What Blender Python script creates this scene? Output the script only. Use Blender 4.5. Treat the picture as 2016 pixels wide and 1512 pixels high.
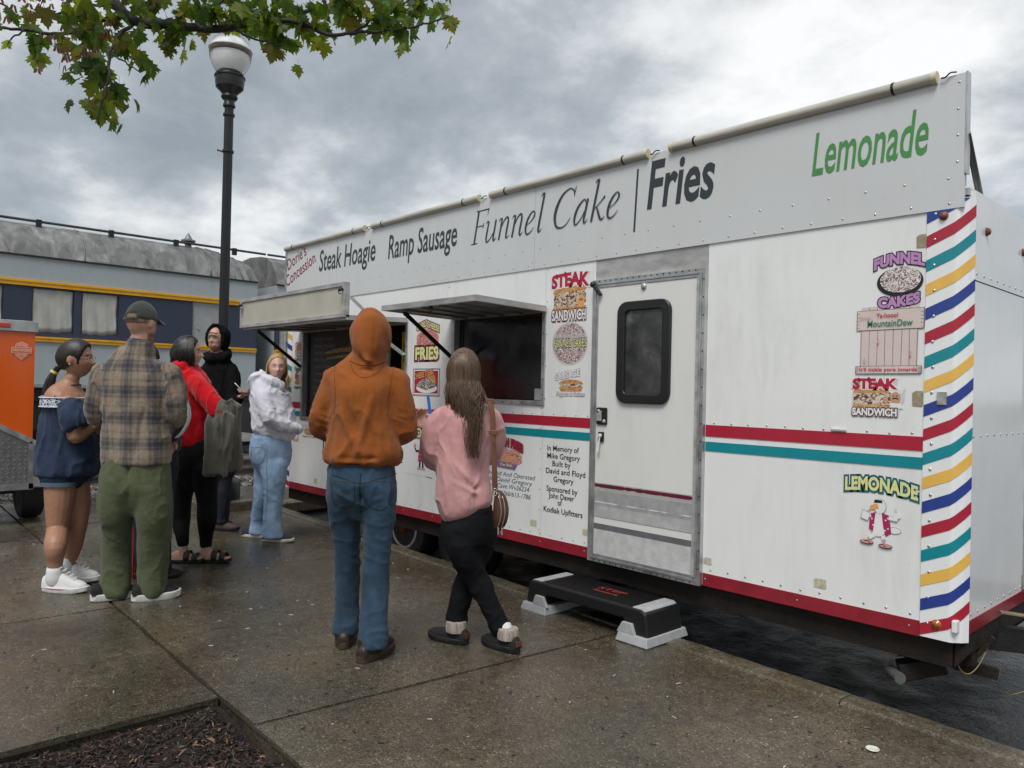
import bpy, bmesh, math, random
import numpy as np
from mathutils import Vector, Matrix, Quaternion

for o in list(bpy.data.objects):
    bpy.data.objects.remove(o)
scn = bpy.context.scene
COL = scn.collection
RAD = math.radians
PI = math.pi

# ------------------------------------------------------------------ camera
cam_d = bpy.data.cameras.new('camera')
cam = bpy.data.objects.new('camera', cam_d)
COL.objects.link(cam)
yaw, pitch, roll = math.atan(1383 / 1500), RAD(0.5), RAD(1.3)
fwd = Vector((-math.cos(yaw) * math.cos(pitch), math.sin(yaw) * math.cos(pitch), math.sin(pitch)))
rt0 = Vector((math.sin(yaw), math.cos(yaw), 0))
up0 = rt0.cross(fwd)
rgt = rt0 * math.cos(roll) + up0 * math.sin(roll)
upv = -rt0 * math.sin(roll) + up0 * math.cos(roll)
mw = Matrix((rgt, upv, -fwd)).transposed().to_4x4()
mw.translation = Vector((0, 0, 1.45))
cam.matrix_world = mw
cam_d.sensor_width = 36
cam_d.lens = 36 * 1500 / 2016
cam_d.clip_end = 3000
cam_d.clip_start = 0.05
scn.camera = cam
VIEW_ROT = math.atan2(rt0.y, rt0.x)

# ------------------------------------------------------------------ world, sun, exposure
SUN_EL, SUN_AZ = RAD(57), RAD(-60)          # direction the light comes from
wd = bpy.data.worlds.new('World'); scn.world = wd; wd.use_nodes = True
nt = wd.node_tree; N = nt.nodes; N.clear()
def _n(t, **k):
    n = N.new(t)
    for a, b in k.items(): setattr(n, a, b)
    return n
out = _n('ShaderNodeOutputWorld')
sky = _n('ShaderNodeTexSky', sky_type='NISHITA', sun_disc=False)
sky.sun_elevation = SUN_EL
sky.sun_rotation = math.atan2(math.cos(SUN_AZ), math.sin(SUN_AZ))
bg1 = _n('ShaderNodeBackground'); bg1.inputs['Strength'].default_value = 0.07
nt.links.new(sky.outputs[0], bg1.inputs['Color'])
tc = _n('ShaderNodeTexCoord')
sep = _n('ShaderNodeSeparateXYZ'); nt.links.new(tc.outputs['Generated'], sep.inputs[0])
mx = _n('ShaderNodeMath', operation='MAXIMUM'); mx.inputs[1].default_value = 0.0
nt.links.new(sep.outputs['Z'], mx.inputs[0])
ad = _n('ShaderNodeMath', operation='ADD'); ad.inputs[1].default_value = 0.34
nt.links.new(mx.outputs[0], ad.inputs[0])
dx = _n('ShaderNodeMath', operation='DIVIDE'); dy = _n('ShaderNodeMath', operation='DIVIDE')
nt.links.new(sep.outputs['X'], dx.inputs[0]); nt.links.new(ad.outputs[0], dx.inputs[1])
nt.links.new(sep.outputs['Y'], dy.inputs[0]); nt.links.new(ad.outputs[0], dy.inputs[1])
cmb = _n('ShaderNodeCombineXYZ')
nt.links.new(dx.outputs[0], cmb.inputs[0]); nt.links.new(dy.outputs[0], cmb.inputs[1])
cmb.inputs[2].default_value = 3.7
def wnoise(scale, detail, rough, dist=0.0, lac=2.1):
    t = _n('ShaderNodeTexNoise'); t.inputs['Scale'].default_value = scale
    t.inputs['Detail'].default_value = detail; t.inputs['Roughness'].default_value = rough
    t.inputs['Distortion'].default_value = dist; t.inputs['Lacunarity'].default_value = lac
    nt.links.new(cmb.outputs[0], t.inputs['Vector'])
    return t
n1 = wnoise(1.25, 9, 0.5, 0.15); n2 = wnoise(3.6, 8, 0.58, 0.15)
mixn = _n('ShaderNodeMix', data_type='FLOAT'); mixn.inputs[0].default_value = 0.40
nt.links.new(n1.outputs['Fac'], mixn.inputs[2]); nt.links.new(n2.outputs['Fac'], mixn.inputs[3])
rmp = _n('ShaderNodeValToRGB'); cr = rmp.color_ramp
cr.elements[0].position = 0.365; cr.elements[0].color = (0.175, 0.20, 0.222, 1)
cr.elements[1].position = 0.625; cr.elements[1].color = (0.575, 0.58, 0.58, 1)
for p_, c_ in ((0.43, (0.222, 0.247, 0.268)), (0.475, (0.272, 0.297, 0.317)), (0.515, (0.365, 0.384, 0.398)), (0.56, (0.475, 0.485, 0.49))):
    e = cr.elements.new(p_); e.color = (*c_, 1)
nt.links.new(mixn.outputs[0], rmp.inputs[0])
bg2 = _n('ShaderNodeBackground'); bg2.inputs['Strength'].default_value = 1.0
nt.links.new(rmp.outputs[0], bg2.inputs['Color'])
mxs = _n('ShaderNodeMixShader'); mxs.inputs[0].default_value = 0.93
nt.links.new(bg1.outputs[0], mxs.inputs[1]); nt.links.new(bg2.outputs[0], mxs.inputs[2])
nt.links.new(mxs.outputs[0], out.inputs['Surface'])

sd = bpy.data.lights.new('sun', 'SUN'); sun = bpy.data.objects.new('sun', sd); COL.objects.link(sun)
sd.energy = 1.5; sd.angle = RAD(26); sd.color = (1.0, 0.975, 0.94)
sdir = Vector((math.cos(SUN_AZ) * math.cos(SUN_EL), math.sin(SUN_AZ) * math.cos(SUN_EL), math.sin(SUN_EL)))
sun.rotation_euler = (-sdir).to_track_quat('-Z', 'Y').to_euler()
sun.location = (0, -6, 12)
scn.view_settings.view_transform = 'Standard'
scn.view_settings.look = 'None'
scn.view_settings.exposure = 0.84
scn.view_settings.gamma = 1.0
scn.render.engine = 'CYCLES'
scn.cycles.use_denoising = True
scn.cycles.max_bounces = 8
scn.cycles.transparent_max_bounces = 8

# ------------------------------------------------------------------ material helper
MATS = {}
def mat(name, col, rough=0.5, metal=0.0, var=0.12, vscale=6.0, bump=0.0, bscale=120.0, spec=0.5,
        coat=0.0, sheen=0.0, col2=None, stretch=(1, 1, 1), bdetail=4, rvar=0.0, detail=6, emit=None, trans=0.0, wr=None):
    if name in MATS: return MATS[name]
    m = bpy.data.materials.new(name); m.use_nodes = True
    t = m.node_tree; b = t.nodes['Principled BSDF']
    b.inputs['Roughness'].default_value = rough; b.inputs['Metallic'].default_value = metal
    b.inputs['Specular IOR Level'].default_value = spec
    b.inputs['Coat Weight'].default_value = coat; b.inputs['Coat Roughness'].default_value = 0.08
    b.inputs['Sheen Weight'].default_value = sheen
    b.inputs['Transmission Weight'].default_value = trans
    tcn = t.nodes.new('ShaderNodeTexCoord'); mp = t.nodes.new('ShaderNodeMapping')
    mp.inputs['Scale'].default_value = stretch
    t.links.new(tcn.outputs['Object'], mp.inputs[0])
    if var > 0:
        nz = t.nodes.new('ShaderNodeTexNoise'); nz.inputs['Scale'].default_value = vscale
        nz.inputs['Detail'].default_value = detail; nz.inputs['Roughness'].default_value = 0.6
        t.links.new(mp.outputs[0], nz.inputs['Vector'])
        r = t.nodes.new('ShaderNodeValToRGB'); r.color_ramp.elements[0].position = 0.3; r.color_ramp.elements[1].position = 0.7
        c2 = col2 or tuple(min(1, c * (1 + var)) for c in col)
        c1 = tuple(c * (1 - var) for c in col) if col2 is None else col
        r.color_ramp.elements[0].color = (*c1, 1); r.color_ramp.elements[1].color = (*c2, 1)
        t.links.new(nz.outputs['Fac'], r.inputs[0]); t.links.new(r.outputs[0], b.inputs['Base Color'])
        if rvar:
            mr = t.nodes.new('ShaderNodeMapRange'); mr.inputs[1].default_value = 0.35; mr.inputs[2].default_value = 0.65
            mr.inputs[3].default_value = max(0.02, rough - rvar); mr.inputs[4].default_value = min(1, rough + rvar)
            t.links.new(nz.outputs['Fac'], mr.inputs[0]); t.links.new(mr.outputs[0], b.inputs['Roughness'])
    else:
        b.inputs['Base Color'].default_value = (*col, 1)
    if bump > 0:
        nb = t.nodes.new('ShaderNodeTexNoise'); nb.inputs['Scale'].default_value = bscale; nb.inputs['Detail'].default_value = bdetail
        t.links.new(mp.outputs[0], nb.inputs['Vector'])
        bp = t.nodes.new('ShaderNodeBump'); bp.inputs['Strength'].default_value = min(1, bump); bp.inputs['Distance'].default_value = 0.01 * max(1, bump)
        t.links.new(nb.outputs['Fac'], bp.inputs['Height']); t.links.new(bp.outputs[0], b.inputs['Normal'])
        if wr:
            mp2 = t.nodes.new('ShaderNodeMapping'); mp2.inputs['Scale'].default_value = wr[3]; t.links.new(tcn.outputs['Object'], mp2.inputs[0])
            nw = t.nodes.new('ShaderNodeTexNoise'); nw.inputs['Scale'].default_value = wr[0]; nw.inputs['Detail'].default_value = 3; nw.inputs['Distortion'].default_value = .8; t.links.new(mp2.outputs[0], nw.inputs['Vector'])
            b2 = t.nodes.new('ShaderNodeBump'); b2.inputs['Strength'].default_value = wr[1]; b2.inputs['Distance'].default_value = wr[2]
            t.links.new(nw.outputs['Fac'], b2.inputs['Height']); t.links.new(b2.outputs[0], bp.inputs['Normal'])
    if emit:
        b.inputs['Emission Color'].default_value = (*emit[:3], 1); b.inputs['Emission Strength'].default_value = emit[3]
    MATS[name] = m
    return m
def flat(name, col, rough=0.45, **k):
    return mat(name, col, rough, var=k.pop('var', 0.06), vscale=k.pop('vscale', 9), **k)

# ------------------------------------------------------------------ mesh builder
class MB:
    def __init__(s): s.v = []; s.f = []; s.mi = []; s.m = 0
    def add(s, vs, fs):
        k = len(s.v); s.v.extend([tuple(map(float, p)) for p in vs])
        for f in fs: s.f.append(tuple(i + k for i in f)); s.mi.append(s.m)
        return s
    def box(s, a, b):
        x0, y0, z0 = a; x1, y1, z1 = b
        vs = [(x0, y0, z0), (x1, y0, z0), (x1, y1, z0), (x0, y1, z0), (x0, y0, z1), (x1, y0, z1), (x1, y1, z1), (x0, y1, z1)]
        return s.add(vs, [(0, 3, 2, 1), (4, 5, 6, 7), (0, 1, 5, 4), (1, 2, 6, 5), (2, 3, 7, 6), (3, 0, 4, 7)])
    def hexa(s, bot, top):          # two quads (4 points each, same order)
        return s.add(list(bot) + list(top), [(0, 3, 2, 1), (4, 5, 6, 7), (0, 1, 5, 4), (1, 2, 6, 5), (2, 3, 7, 6), (3, 0, 4, 7)])
    def prism(s, pts, axis, a, b):  # 2-D outline extruded along an axis from a to b
        def P(p, h):
            return {'x': (h, p[0], p[1]), 'y': (p[0], h, p[1]), 'z': (p[0], p[1], h)}[axis]
        n = len(pts)
        vs = [P(p, a) for p in pts] + [P(p, b) for p in pts]
        fs = [tuple(range(n)), tuple(reversed(range(n, 2 * n)))] + [(i, i + n, (i + 1) % n + n, (i + 1) % n) for i in range(n)]
        return s.add(vs, fs)
    def tube(s, pts, r, n=8, cap=True, ell=None, wdir=None):
        pts = [Vector(p) for p in pts]; rs = r if isinstance(r, (list, tuple)) else [r] * len(pts)
        vs = []; up = None
        for i, p in enumerate(pts):
            a = pts[max(i - 1, 0)]; b = pts[min(i + 1, len(pts) - 1)]
            t = (b - a).normalized()
            if up is None:
                up = Vector(wdir) if wdir else (Vector((0, 0, 1)) if abs(t.z) < 0.9 else Vector((1, 0, 0)))
            u = (up - t * up.dot(t)).normalized(); w = t.cross(u); up = u
            for k in range(n):
                th = 2 * PI * k / n
                ra = rs[i] if not isinstance(rs[i], tuple) else rs[i][0]; rb = rs[i] if not isinstance(rs[i], tuple) else rs[i][1]
                vs.append(p + u * (ra * math.cos(th)) + w * (rb * math.sin(th)))
        fs = []
        for i in range(len(pts) - 1):
            for k in range(n):
                a = i * n + k; b = i * n + (k + 1) % n
                fs.append((a, b, b + n, a + n))
        if cap:
            fs.append(tuple(reversed(range(n)))); fs.append(tuple(range((len(pts) - 1) * n, len(pts) * n)))
        return s.add(vs, fs)
    def lathe(s, prof, c=(0, 0, 0), n=24, axis='z'):
        vs = []
        for r, h in prof:
            for k in range(n):
                th = 2 * PI * k / n; a, b = r * math.cos(th), r * math.sin(th)
                vs.append({'z': (c[0] + a, c[1] + b, c[2] + h), 'y': (c[0] + a, c[1] + h, c[2] + b), 'x': (c[0] + h, c[1] + a, c[2] + b)}[axis])
        fs = []
        m = len(prof)
        for i in range(m - 1):
            for k in range(n):
                a = i * n + k; b = i * n + (k + 1) % n
                fs.append((a, b, b + n, a + n) if axis != 'y' else (a, a + n, b + n, b))
        fs.append(tuple(reversed(range(n)))); fs.append(tuple(range((m - 1) * n, m * n)))
        return s.add(vs, fs)
    def ball(s, c, r, nu=8, nv=5, sc=(1, 1, 1)):
        vs = [(c[0], c[1], c[2] - r * sc[2])]
        for j in range(1, nv):
            ph = -PI / 2 + PI * j / nv
            for i in range(nu):
                th = 2 * PI * i / nu
                vs.append((c[0] + r * sc[0] * math.cos(ph) * math.cos(th), c[1] + r * sc[1] * math.cos(ph) * math.sin(th), c[2] + r * sc[2] * math.sin(ph)))
        vs.append((c[0], c[1], c[2] + r * sc[2])); top = len(vs) - 1
        fs = [(0, 1 + (i + 1) % nu, 1 + i) for i in range(nu)]
        for j in range(nv - 2):
            for i in range(nu):
                a = 1 + j * nu + i; b = 1 + j * nu + (i + 1) % nu
                fs.append((a, b, b + nu, a + nu))
        k = 1 + (nv - 2) * nu
        fs += [(k + i, k + (i + 1) % nu, top) for i in range(nu)]
        return s.add(vs, fs)
    def build(s, name, mats, parent=None, smooth=False, bevel=0.0, seg=2):
        me = bpy.data.meshes.new(name)
        me.from_pydata(s.v, [], s.f)
        if not isinstance(mats, (list, tuple)): mats = [mats]
        for m in mats: me.materials.append(m)
        me.polygons.foreach_set('material_index', s.mi)
        if smooth is True: me.polygons.foreach_set('use_smooth', [True] * len(me.polygons))
        me.update()
        if isinstance(smooth, (int, float)) and smooth is not True and smooth is not False:
            me.polygons.foreach_set('use_smooth', [True] * len(me.polygons)); me.set_sharp_from_angle(angle=RAD(smooth))
        o = bpy.data.objects.new(name, me); COL.objects.link(o)
        if bevel > 0:
            bm = bmesh.new(); bm.from_mesh(me)
            bmesh.ops.bevel(bm, geom=[e for e in bm.edges if len(e.link_faces) == 2 and e.calc_face_angle(0) > 0.5], offset=bevel, segments=seg, affect='EDGES', profile=0.5)
            bm.to_mesh(me); bm.free()
        if parent is not None: adopt(o, parent)
        return o
def adopt(o, parent):               # parent while keeping world placement
    o.parent = parent
    w = Matrix.Identity(4); p = parent; chain = []
    o.matrix_parent_inverse = world_of(parent).inverted()
def world_of(o):
    m = o.matrix_basis.copy()
    if o.parent is not None: m = world_of(o.parent) @ o.matrix_parent_inverse @ m
    return m
def thing(name, label, cat, loc=(0, 0, 0), rotz=0.0, group=None):
    o = bpy.data.objects.new(name, None); COL.objects.link(o)
    o.location = loc; o.rotation_euler = (0, 0, rotz); o.empty_display_size = 0.1
    o['label'] = label; o['category'] = cat
    if group: o['group'] = group
    return o
def tag(o, label=None, cat=None, group=None, kind=None):
    if label: o['label'] = label
    if cat: o['category'] = cat
    if group: o['group'] = group
    if kind: o['kind'] = kind
    return o
def inst(o, name, loc, rot=(0, 0, 0), scale=(1, 1, 1), parent=None):
    c = o.copy(); c.name = name; COL.objects.link(c)
    c.parent = None; c.matrix_parent_inverse = Matrix.Identity(4)
    c.location = loc; c.rotation_euler = rot; c.scale = scale
    if parent is not None: adopt(c, parent)
    return c

# ------------------------------------------------------------------ vectorised value noise
_rng = np.random.RandomState(5)
_PT = _rng.rand(4096)
def vnoise(P):
    P = np.asarray(P, float); I = np.floor(P).astype(np.int64); Fr = P - I; Fr = Fr * Fr * (3 - 2 * Fr)
    def h(dx, dy, dz):
        return _PT[((I[:, 0] + dx) * 73 + (I[:, 1] + dy) * 179 + (I[:, 2] + dz) * 283 + ((I[:, 0] + dx) * (I[:, 1] + dy)) * 31) % 4096]
    x, y, z = Fr[:, 0], Fr[:, 1], Fr[:, 2]
    a = h(0, 0, 0) * (1 - x) + h(1, 0, 0) * x; b = h(0, 1, 0) * (1 - x) + h(1, 1, 0) * x
    c = h(0, 0, 1) * (1 - x) + h(1, 0, 1) * x; d = h(0, 1, 1) * (1 - x) + h(1, 1, 1) * x
    return ((a * (1 - y) + b * y) * (1 - z) + (c * (1 - y) + d * y) * z) * 2 - 1
def fbm(P, oct=3):
    s = 0; a = 1.0; P = np.asarray(P, float)
    for _ in range(oct): s = s + a * vnoise(P); P = P * 2.03 + 11.3; a *= 0.5
    return s

# ------------------------------------------------------------------ lettering
_CAP = {}
def text2d(s, shear=0.0, offset=0.0, spacing=1.0, res=3):
    cu = bpy.data.curves.new('t', 'FONT'); cu.body = s; cu.shear = shear; cu.offset = offset; cu.space_character = spacing
    cu.resolution_u = res; cu.fill_mode = 'FRONT'
    o = bpy.data.objects.new('t', cu); COL.objects.link(o)
    dg = bpy.context.evaluated_depsgraph_get(); dg.update()
    me = bpy.data.meshes.new_from_object(o.evaluated_get(dg))
    v = [(p.co.x, p.co.y) for p in me.vertices]; f = [tuple(p.vertices) for p in me.polygons]
    bpy.data.objects.remove(o); bpy.data.curves.remove(cu); bpy.data.meshes.remove(me)
    return v, f
def capheight():
    if 'c' not in _CAP:
        v, _ = text2d('H'); _CAP['c'] = max(p[1] for p in v)
    return _CAP['c']
def fit_text(s, x0, x1, base, cap, shear=0.0, offset=0.0, warp=None, rot=0.0, grow=0.0):
    v0, f = text2d(s, shear, offset)
    vr, _ = (v0, f) if offset == grow else text2d(s, shear, 0.0)
    a = min(p[0] for p in vr); b = max(p[0] for p in vr)
    sx = (x1 - x0) / (b - a); sz = cap / capheight()
    pts = [(x0 + (p[0] - a) * sx, base + p[1] * sz) for p in v0]
    if rot:
        c, s_ = math.cos(rot), math.sin(rot)
        pts = [(x0 + (px - x0) * c - (pz - base) * s_, base + (px - x0) * s_ + (pz - base) * c) for px, pz in pts]
    if warp: pts = [warp(p) for p in pts]
    return pts, f
class Decal:
    """flat print: coloured outlines stacked a fraction of a millimetre apart on a wall facing -y"""
    def __init__(s, y): s.mb = MB(); s.y = y; s.k = 0; s.mats = []
    def _m(s, m):
        if m not in s.mats: s.mats.append(m)
        s.mb.m = s.mats.index(m); s.k += 1
        return s.y - 0.00015 * s.k
    def poly(s, pts, m):
        y = s._m(m)
        a = sum(pts[i][0] * pts[(i + 1) % len(pts)][1] - pts[(i + 1) % len(pts)][0] * pts[i][1] for i in range(len(pts)))
        if a < 0: pts = pts[::-1]
        s.mb.add([(p[0], y, p[1]) for p in pts], [tuple(range(len(pts)))]); return s
    def rect(s, x0, z0, x1, z1, m): return s.poly([(x0, z0), (x1, z0), (x1, z1), (x0, z1)], m)
    def ell(s, cx, cz, rx, rz, m, n=28, a0=0, a1=2 * PI, rag=0.0, seed=1):
        rg = random.Random(seed)
        pts = [(cx + rx * math.cos(a0 + (a1 - a0) * i / n) * (1 + rg.uniform(-rag, rag)), cz + rz * math.sin(a0 + (a1 - a0) * i / n) * (1 + rg.uniform(-rag, rag))) for i in range(n + (0 if a1 - a0 > 6.2 else 1))]
        return s.poly(pts, m)
    def strip(s, pts, w, m):
        y = s._m(m); vs = []; fs = []
        for i, p in enumerate(pts):
            a = Vector(pts[max(i - 1, 0)][:2]); b = Vector(pts[min(i + 1, len(pts) - 1)][:2])
            t = (b - a).normalized(); nn = Vector((-t.y, t.x)); ww = (p[2] if len(p) > 2 else w) / 2
            vs += [(p[0] + nn.x * ww, y, p[1] + nn.y * ww), (p[0] - nn.x * ww, y, p[1] - nn.y * ww)]
        for i in range(len(pts) - 1): fs.append((2 * i, 2 * i + 1, 2 * i + 3, 2 * i + 2))
        s.mb.add(vs, fs); return s
    def text(s, t, x0, x1, base, cap, m, shear=0.0, bold=0.0, warp=None, outline=None, ow=0.03, rot=0.0):
        if outline is not None:
            p, f = fit_text(t, x0, x1, base, cap, shear, bold + ow, warp, rot)
            y = s._m(outline); s.mb.add([(q[0], y, q[1]) for q in p], f)
        p, f = fit_text(t, x0, x1, base, cap, shear, bold, warp, rot)
        y = s._m(m); s.mb.add([(q[0], y, q[1]) for q in p], f); return s
    def build(s, name, parent): return s.mb.build(name, s.mats, parent)
def catmull(pts, k=6):
    P = [np.array(p, float) for p in pts]; P = [2 * P[0] - P[1]] + P + [2 * P[-1] - P[-2]]; o = []
    for i in range(1, len(P) - 2):
        for j in range(k):
            t = j / k
            o.append(0.5 * (2 * P[i] + (P[i + 1] - P[i - 1]) * t + (2 * P[i - 1] - 5 * P[i] + 4 * P[i + 1] - P[i + 2]) * t * t + (3 * P[i] - P[i - 1] - 3 * P[i + 1] + P[i + 2]) * t ** 3))
    o.append(P[-2]); return o

# ================================================================== ground
def nodes_of(name):
    m = bpy.data.materials.new(name); m.use_nodes = True
    t = m.node_tree; b = t.nodes['Principled BSDF']
    def nd(ty, **k):
        n = t.nodes.new(ty)
        for a, v in k.items():
            if a in n.inputs.keys() if hasattr(n.inputs, 'keys') else False: n.inputs[a].default_value = v
            else: setattr(n, a, v)
        return n
    tcn = nd('ShaderNodeTexCoord')
    return m, t, b, nd, tcn.outputs['Object']
def ramp(t, nd, src, stops):
    r = nd('ShaderNodeValToRGB'); e = r.color_ramp.elements
    e[0].position, e[0].color = stops[0][0], (*stops[0][1], 1); e[1].position, e[1].color = stops[-1][0], (*stops[-1][1], 1)
    for p, c in stops[1:-1]:
        x = e.new(p); x.color = (*c, 1)
    t.links.new(src, r.inputs[0]); return r.outputs[0]
def mixc(t, nd, fac, a, b, mode='MIX'):
    m = nd('ShaderNodeMix', data_type='RGBA', blend_type=mode)
    if isinstance(fac, float): m.inputs[0].default_value = fac
    else: t.links.new(fac, m.inputs[0])
    for s, i in ((a, 6), (b, 7)):
        if isinstance(s, tuple): m.inputs[i].default_value = (*s, 1)
        else: t.links.new(s, m.inputs[i])
    return m.outputs[2]
def noise(t, nd, vec, scale, detail=4, rough=0.55, dist=0.0):
    n = nd('ShaderNodeTexNoise'); n.inputs['Scale'].default_value = scale; n.inputs['Detail'].default_value = detail
    n.inputs['Roughness'].default_value = rough; n.inputs['Distortion'].default_value = dist
    t.links.new(vec, n.inputs['Vector']); return n.outputs['Fac']
def voro(t, nd, vec, scale, feature='F1', out='Color'):
    n = nd('ShaderNodeTexVoronoi', feature=feature); n.inputs['Scale'].default_value = scale
    t.links.new(vec, n.inputs['Vector']); return n.outputs[out]
def maprange(t, nd, src, a, b, c, d):
    n = nd('ShaderNodeMapRange'); n.inputs[1].default_value = a; n.inputs[2].default_value = b
    n.inputs[3].default_value = c; n.inputs[4].default_value = d; t.links.new(src, n.inputs[0]); return n.outputs[0]
def bumpn(t, nd, h, strength, dist, prev=None):
    n = nd('ShaderNodeBump'); n.inputs['Strength'].default_value = strength; n.inputs['Distance'].default_value = dist
    t.links.new(h, n.inputs['Height'])
    if prev is not None: t.links.new(prev, n.inputs['Normal'])
    return n.outputs[0]

def wet_concrete(name, tint=1.0, k=(0.094, 0.081, 0.060)):
    m, t, b, nd, vec = nodes_of(name)
    cell = voro(t, nd, vec, 165.0)
    sc = nd('ShaderNodeSeparateColor'); t.links.new(cell, sc.inputs[0])
    spk = ramp(t, nd, sc.outputs[0], [(0.0, (0.35, 0.35, 0.35)), (0.3, (0.8, 0.79, 0.77)), (0.8, (1.1, 1.09, 1.05)), (0.965, (1.45, 1.42, 1.35)), (1.0, (3.2, 3.1, 3.0))])
    big = noise(t, nd, vec, 1.1, 5, 0.6, 0.4)
    base = ramp(t, nd, big, [(0.3, tuple(c * 0.55 * tint for c in k)), (0.5, tuple(c * 0.9 * tint for c in k)), (0.7, tuple(c * 1.3 * tint for c in k))])
    med = noise(t, nd, vec, 14.0, 5, 0.65)
    base2 = mixc(t, nd, 1.0, base, ramp(t, nd, med, [(0.3, (0.7, 0.68, 0.66)), (0.7, (1.25, 1.24, 1.2))]), 'MULTIPLY')
    rust = noise(t, nd, vec, 2.3, 3, 0.5)
    base3 = mixc(t, nd, maprange(t, nd, rust, 0.56, 0.75, 0.0, 0.55), base2, (0.10, 0.068, 0.035))
    oi = nd('ShaderNodeObjectInfo')
    base4 = mixc(t, nd, 1.0, base3, spk, 'MULTIPLY')
    hs = nd('ShaderNodeHueSaturation'); t.links.new(base4, hs.inputs['Color'])
    t.links.new(maprange(t, nd, oi.outputs['Random'], 0, 1, 0.86, 1.14), hs.inputs['Value'])
    t.links.new(hs.outputs[0], b.inputs['Base Color'])
    wet = noise(t, nd, vec, 0.75, 4, 0.5, 0.3)
    rf = nd('ShaderNodeMath', operation='ADD'); t.links.new(maprange(t, nd, wet, 0.38, 0.62, 0.10, 0.36), rf.inputs[0])
    t.links.new(maprange(t, nd, med, 0.3, 0.7, -0.05, 0.1), rf.inputs[1]); t.links.new(rf.outputs[0], b.inputs['Roughness'])
    b.inputs['Specular IOR Level'].default_value = 0.5
    d1 = voro(t, nd, vec, 210.0, 'F1', 'Distance')
    nb = bumpn(t, nd, d1, 0.25, 0.003)
    nb = bumpn(t, nd, med, 0.15, 0.005, nb)
    t.links.new(nb, b.inputs['Normal'])
    return m
M_CONC = wet_concrete('wet_concrete')
M_KERB = wet_concrete('kerb_concrete', 0.95, (0.125, 0.11, 0.082))
M_DARKJOINT = mat('joint_dirt', (0.018, 0.015, 0.012), 0.6, var=0.4, vscale=30)

def asphalt(name):
    m, t, b, nd, vec = nodes_of(name)
    cell = voro(t, nd, vec, 95.0); sc = nd('ShaderNodeSeparateColor'); t.links.new(cell, sc.inputs[0])
    base = ramp(t, nd, sc.outputs[0], [(0, (0.003, 0.003, 0.0035)), (0.6, (0.006, 0.006, 0.007)), (1.0, (0.02, 0.02, 0.021))])
    big = noise(t, nd, vec, 0.6, 4, 0.6)
    t.links.new(mixc(t, nd, 1.0, base, ramp(t, nd, big, [(0.3, (0.7, 0.7, 0.7)), (0.7, (1.25, 1.25, 1.25))]), 'MULTIPLY'), b.inputs['Base Color'])
    med = noise(t, nd, vec, 5, 3, 0.5)
    t.links.new(maprange(t, nd, med, 0.3, 0.7, 0.10, 0.24), b.inputs['Roughness'])
    nb = bumpn(t, nd, noise(t, nd, vec, 75, 4, 0.65), 0.6, 0.012)
    nb = bumpn(t, nd, noise(t, nd, vec, 14, 4, 0.6), 0.5, 0.02, nb)
    b.inputs['Specular IOR Level'].default_value = 0.4
    t.links.new(nb, b.inputs['Normal'])
    return m
M_ASPH = asphalt('wet_asphalt')
def gravelmat(name):
    m, t, b, nd, vec = nodes_of(name)
    cell = voro(t, nd, vec, 26.0); sc = nd('ShaderNodeSeparateColor'); t.links.new(cell, sc.inputs[0])
    base = ramp(t, nd, sc.outputs[0], [(0, (0.05, 0.048, 0.044)), (0.6, (0.13, 0.122, 0.11)), (1.0, (0.26, 0.25, 0.23))])
    big = noise(t, nd, vec, 0.5, 4, 0.6)
    t.links.new(mixc(t, nd, 1.0, base, ramp(t, nd, big, [(0.3, (0.6, 0.6, 0.6)), (0.7, (1.2, 1.2, 1.2))]), 'MULTIPLY'), b.inputs['Base Color'])
    b.inputs['Roughness'].default_value = 0.55
    t.links.new(bumpn(t, nd, voro(t, nd, vec, 26.0, 'F1', 'Distance'), 1.0, 0.03), b.inputs['Normal'])
    return m
M_GRAV = gravelmat('gravel')

ROAD_Z = -0.16
def sheet(name, x0, x1, y0, y1, z, m, n=1):
    mb = MB(); vs = []; fs = []
    for j in range(n + 1):
        for i in range(n + 1): vs.append((x0 + (x1 - x0) * i / n, y0 + (y1 - y0) * j / n, z))
    for j in range(n):
        for i in range(n): a = j * (n + 1) + i; fs.append((a, a + 1, a + n + 2, a + n + 1))
    mb.add(vs, fs); o = mb.build(name, m); tag(o, kind='structure'); return o
sheet('ground', -900, 900, -900, 900, ROAD_Z - 0.012, M_GRAV)
def road_sheet():
    mb = MB(); mb.add([(-9.0, 4.0, ROAD_Z), (60, 0.6, ROAD_Z), (60, 60, ROAD_Z), (-9.0, 60, ROAD_Z)], [(0, 1, 2, 3)])
    o = mb.build('road', M_ASPH); tag(o, kind='structure')
road_sheet()

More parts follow.
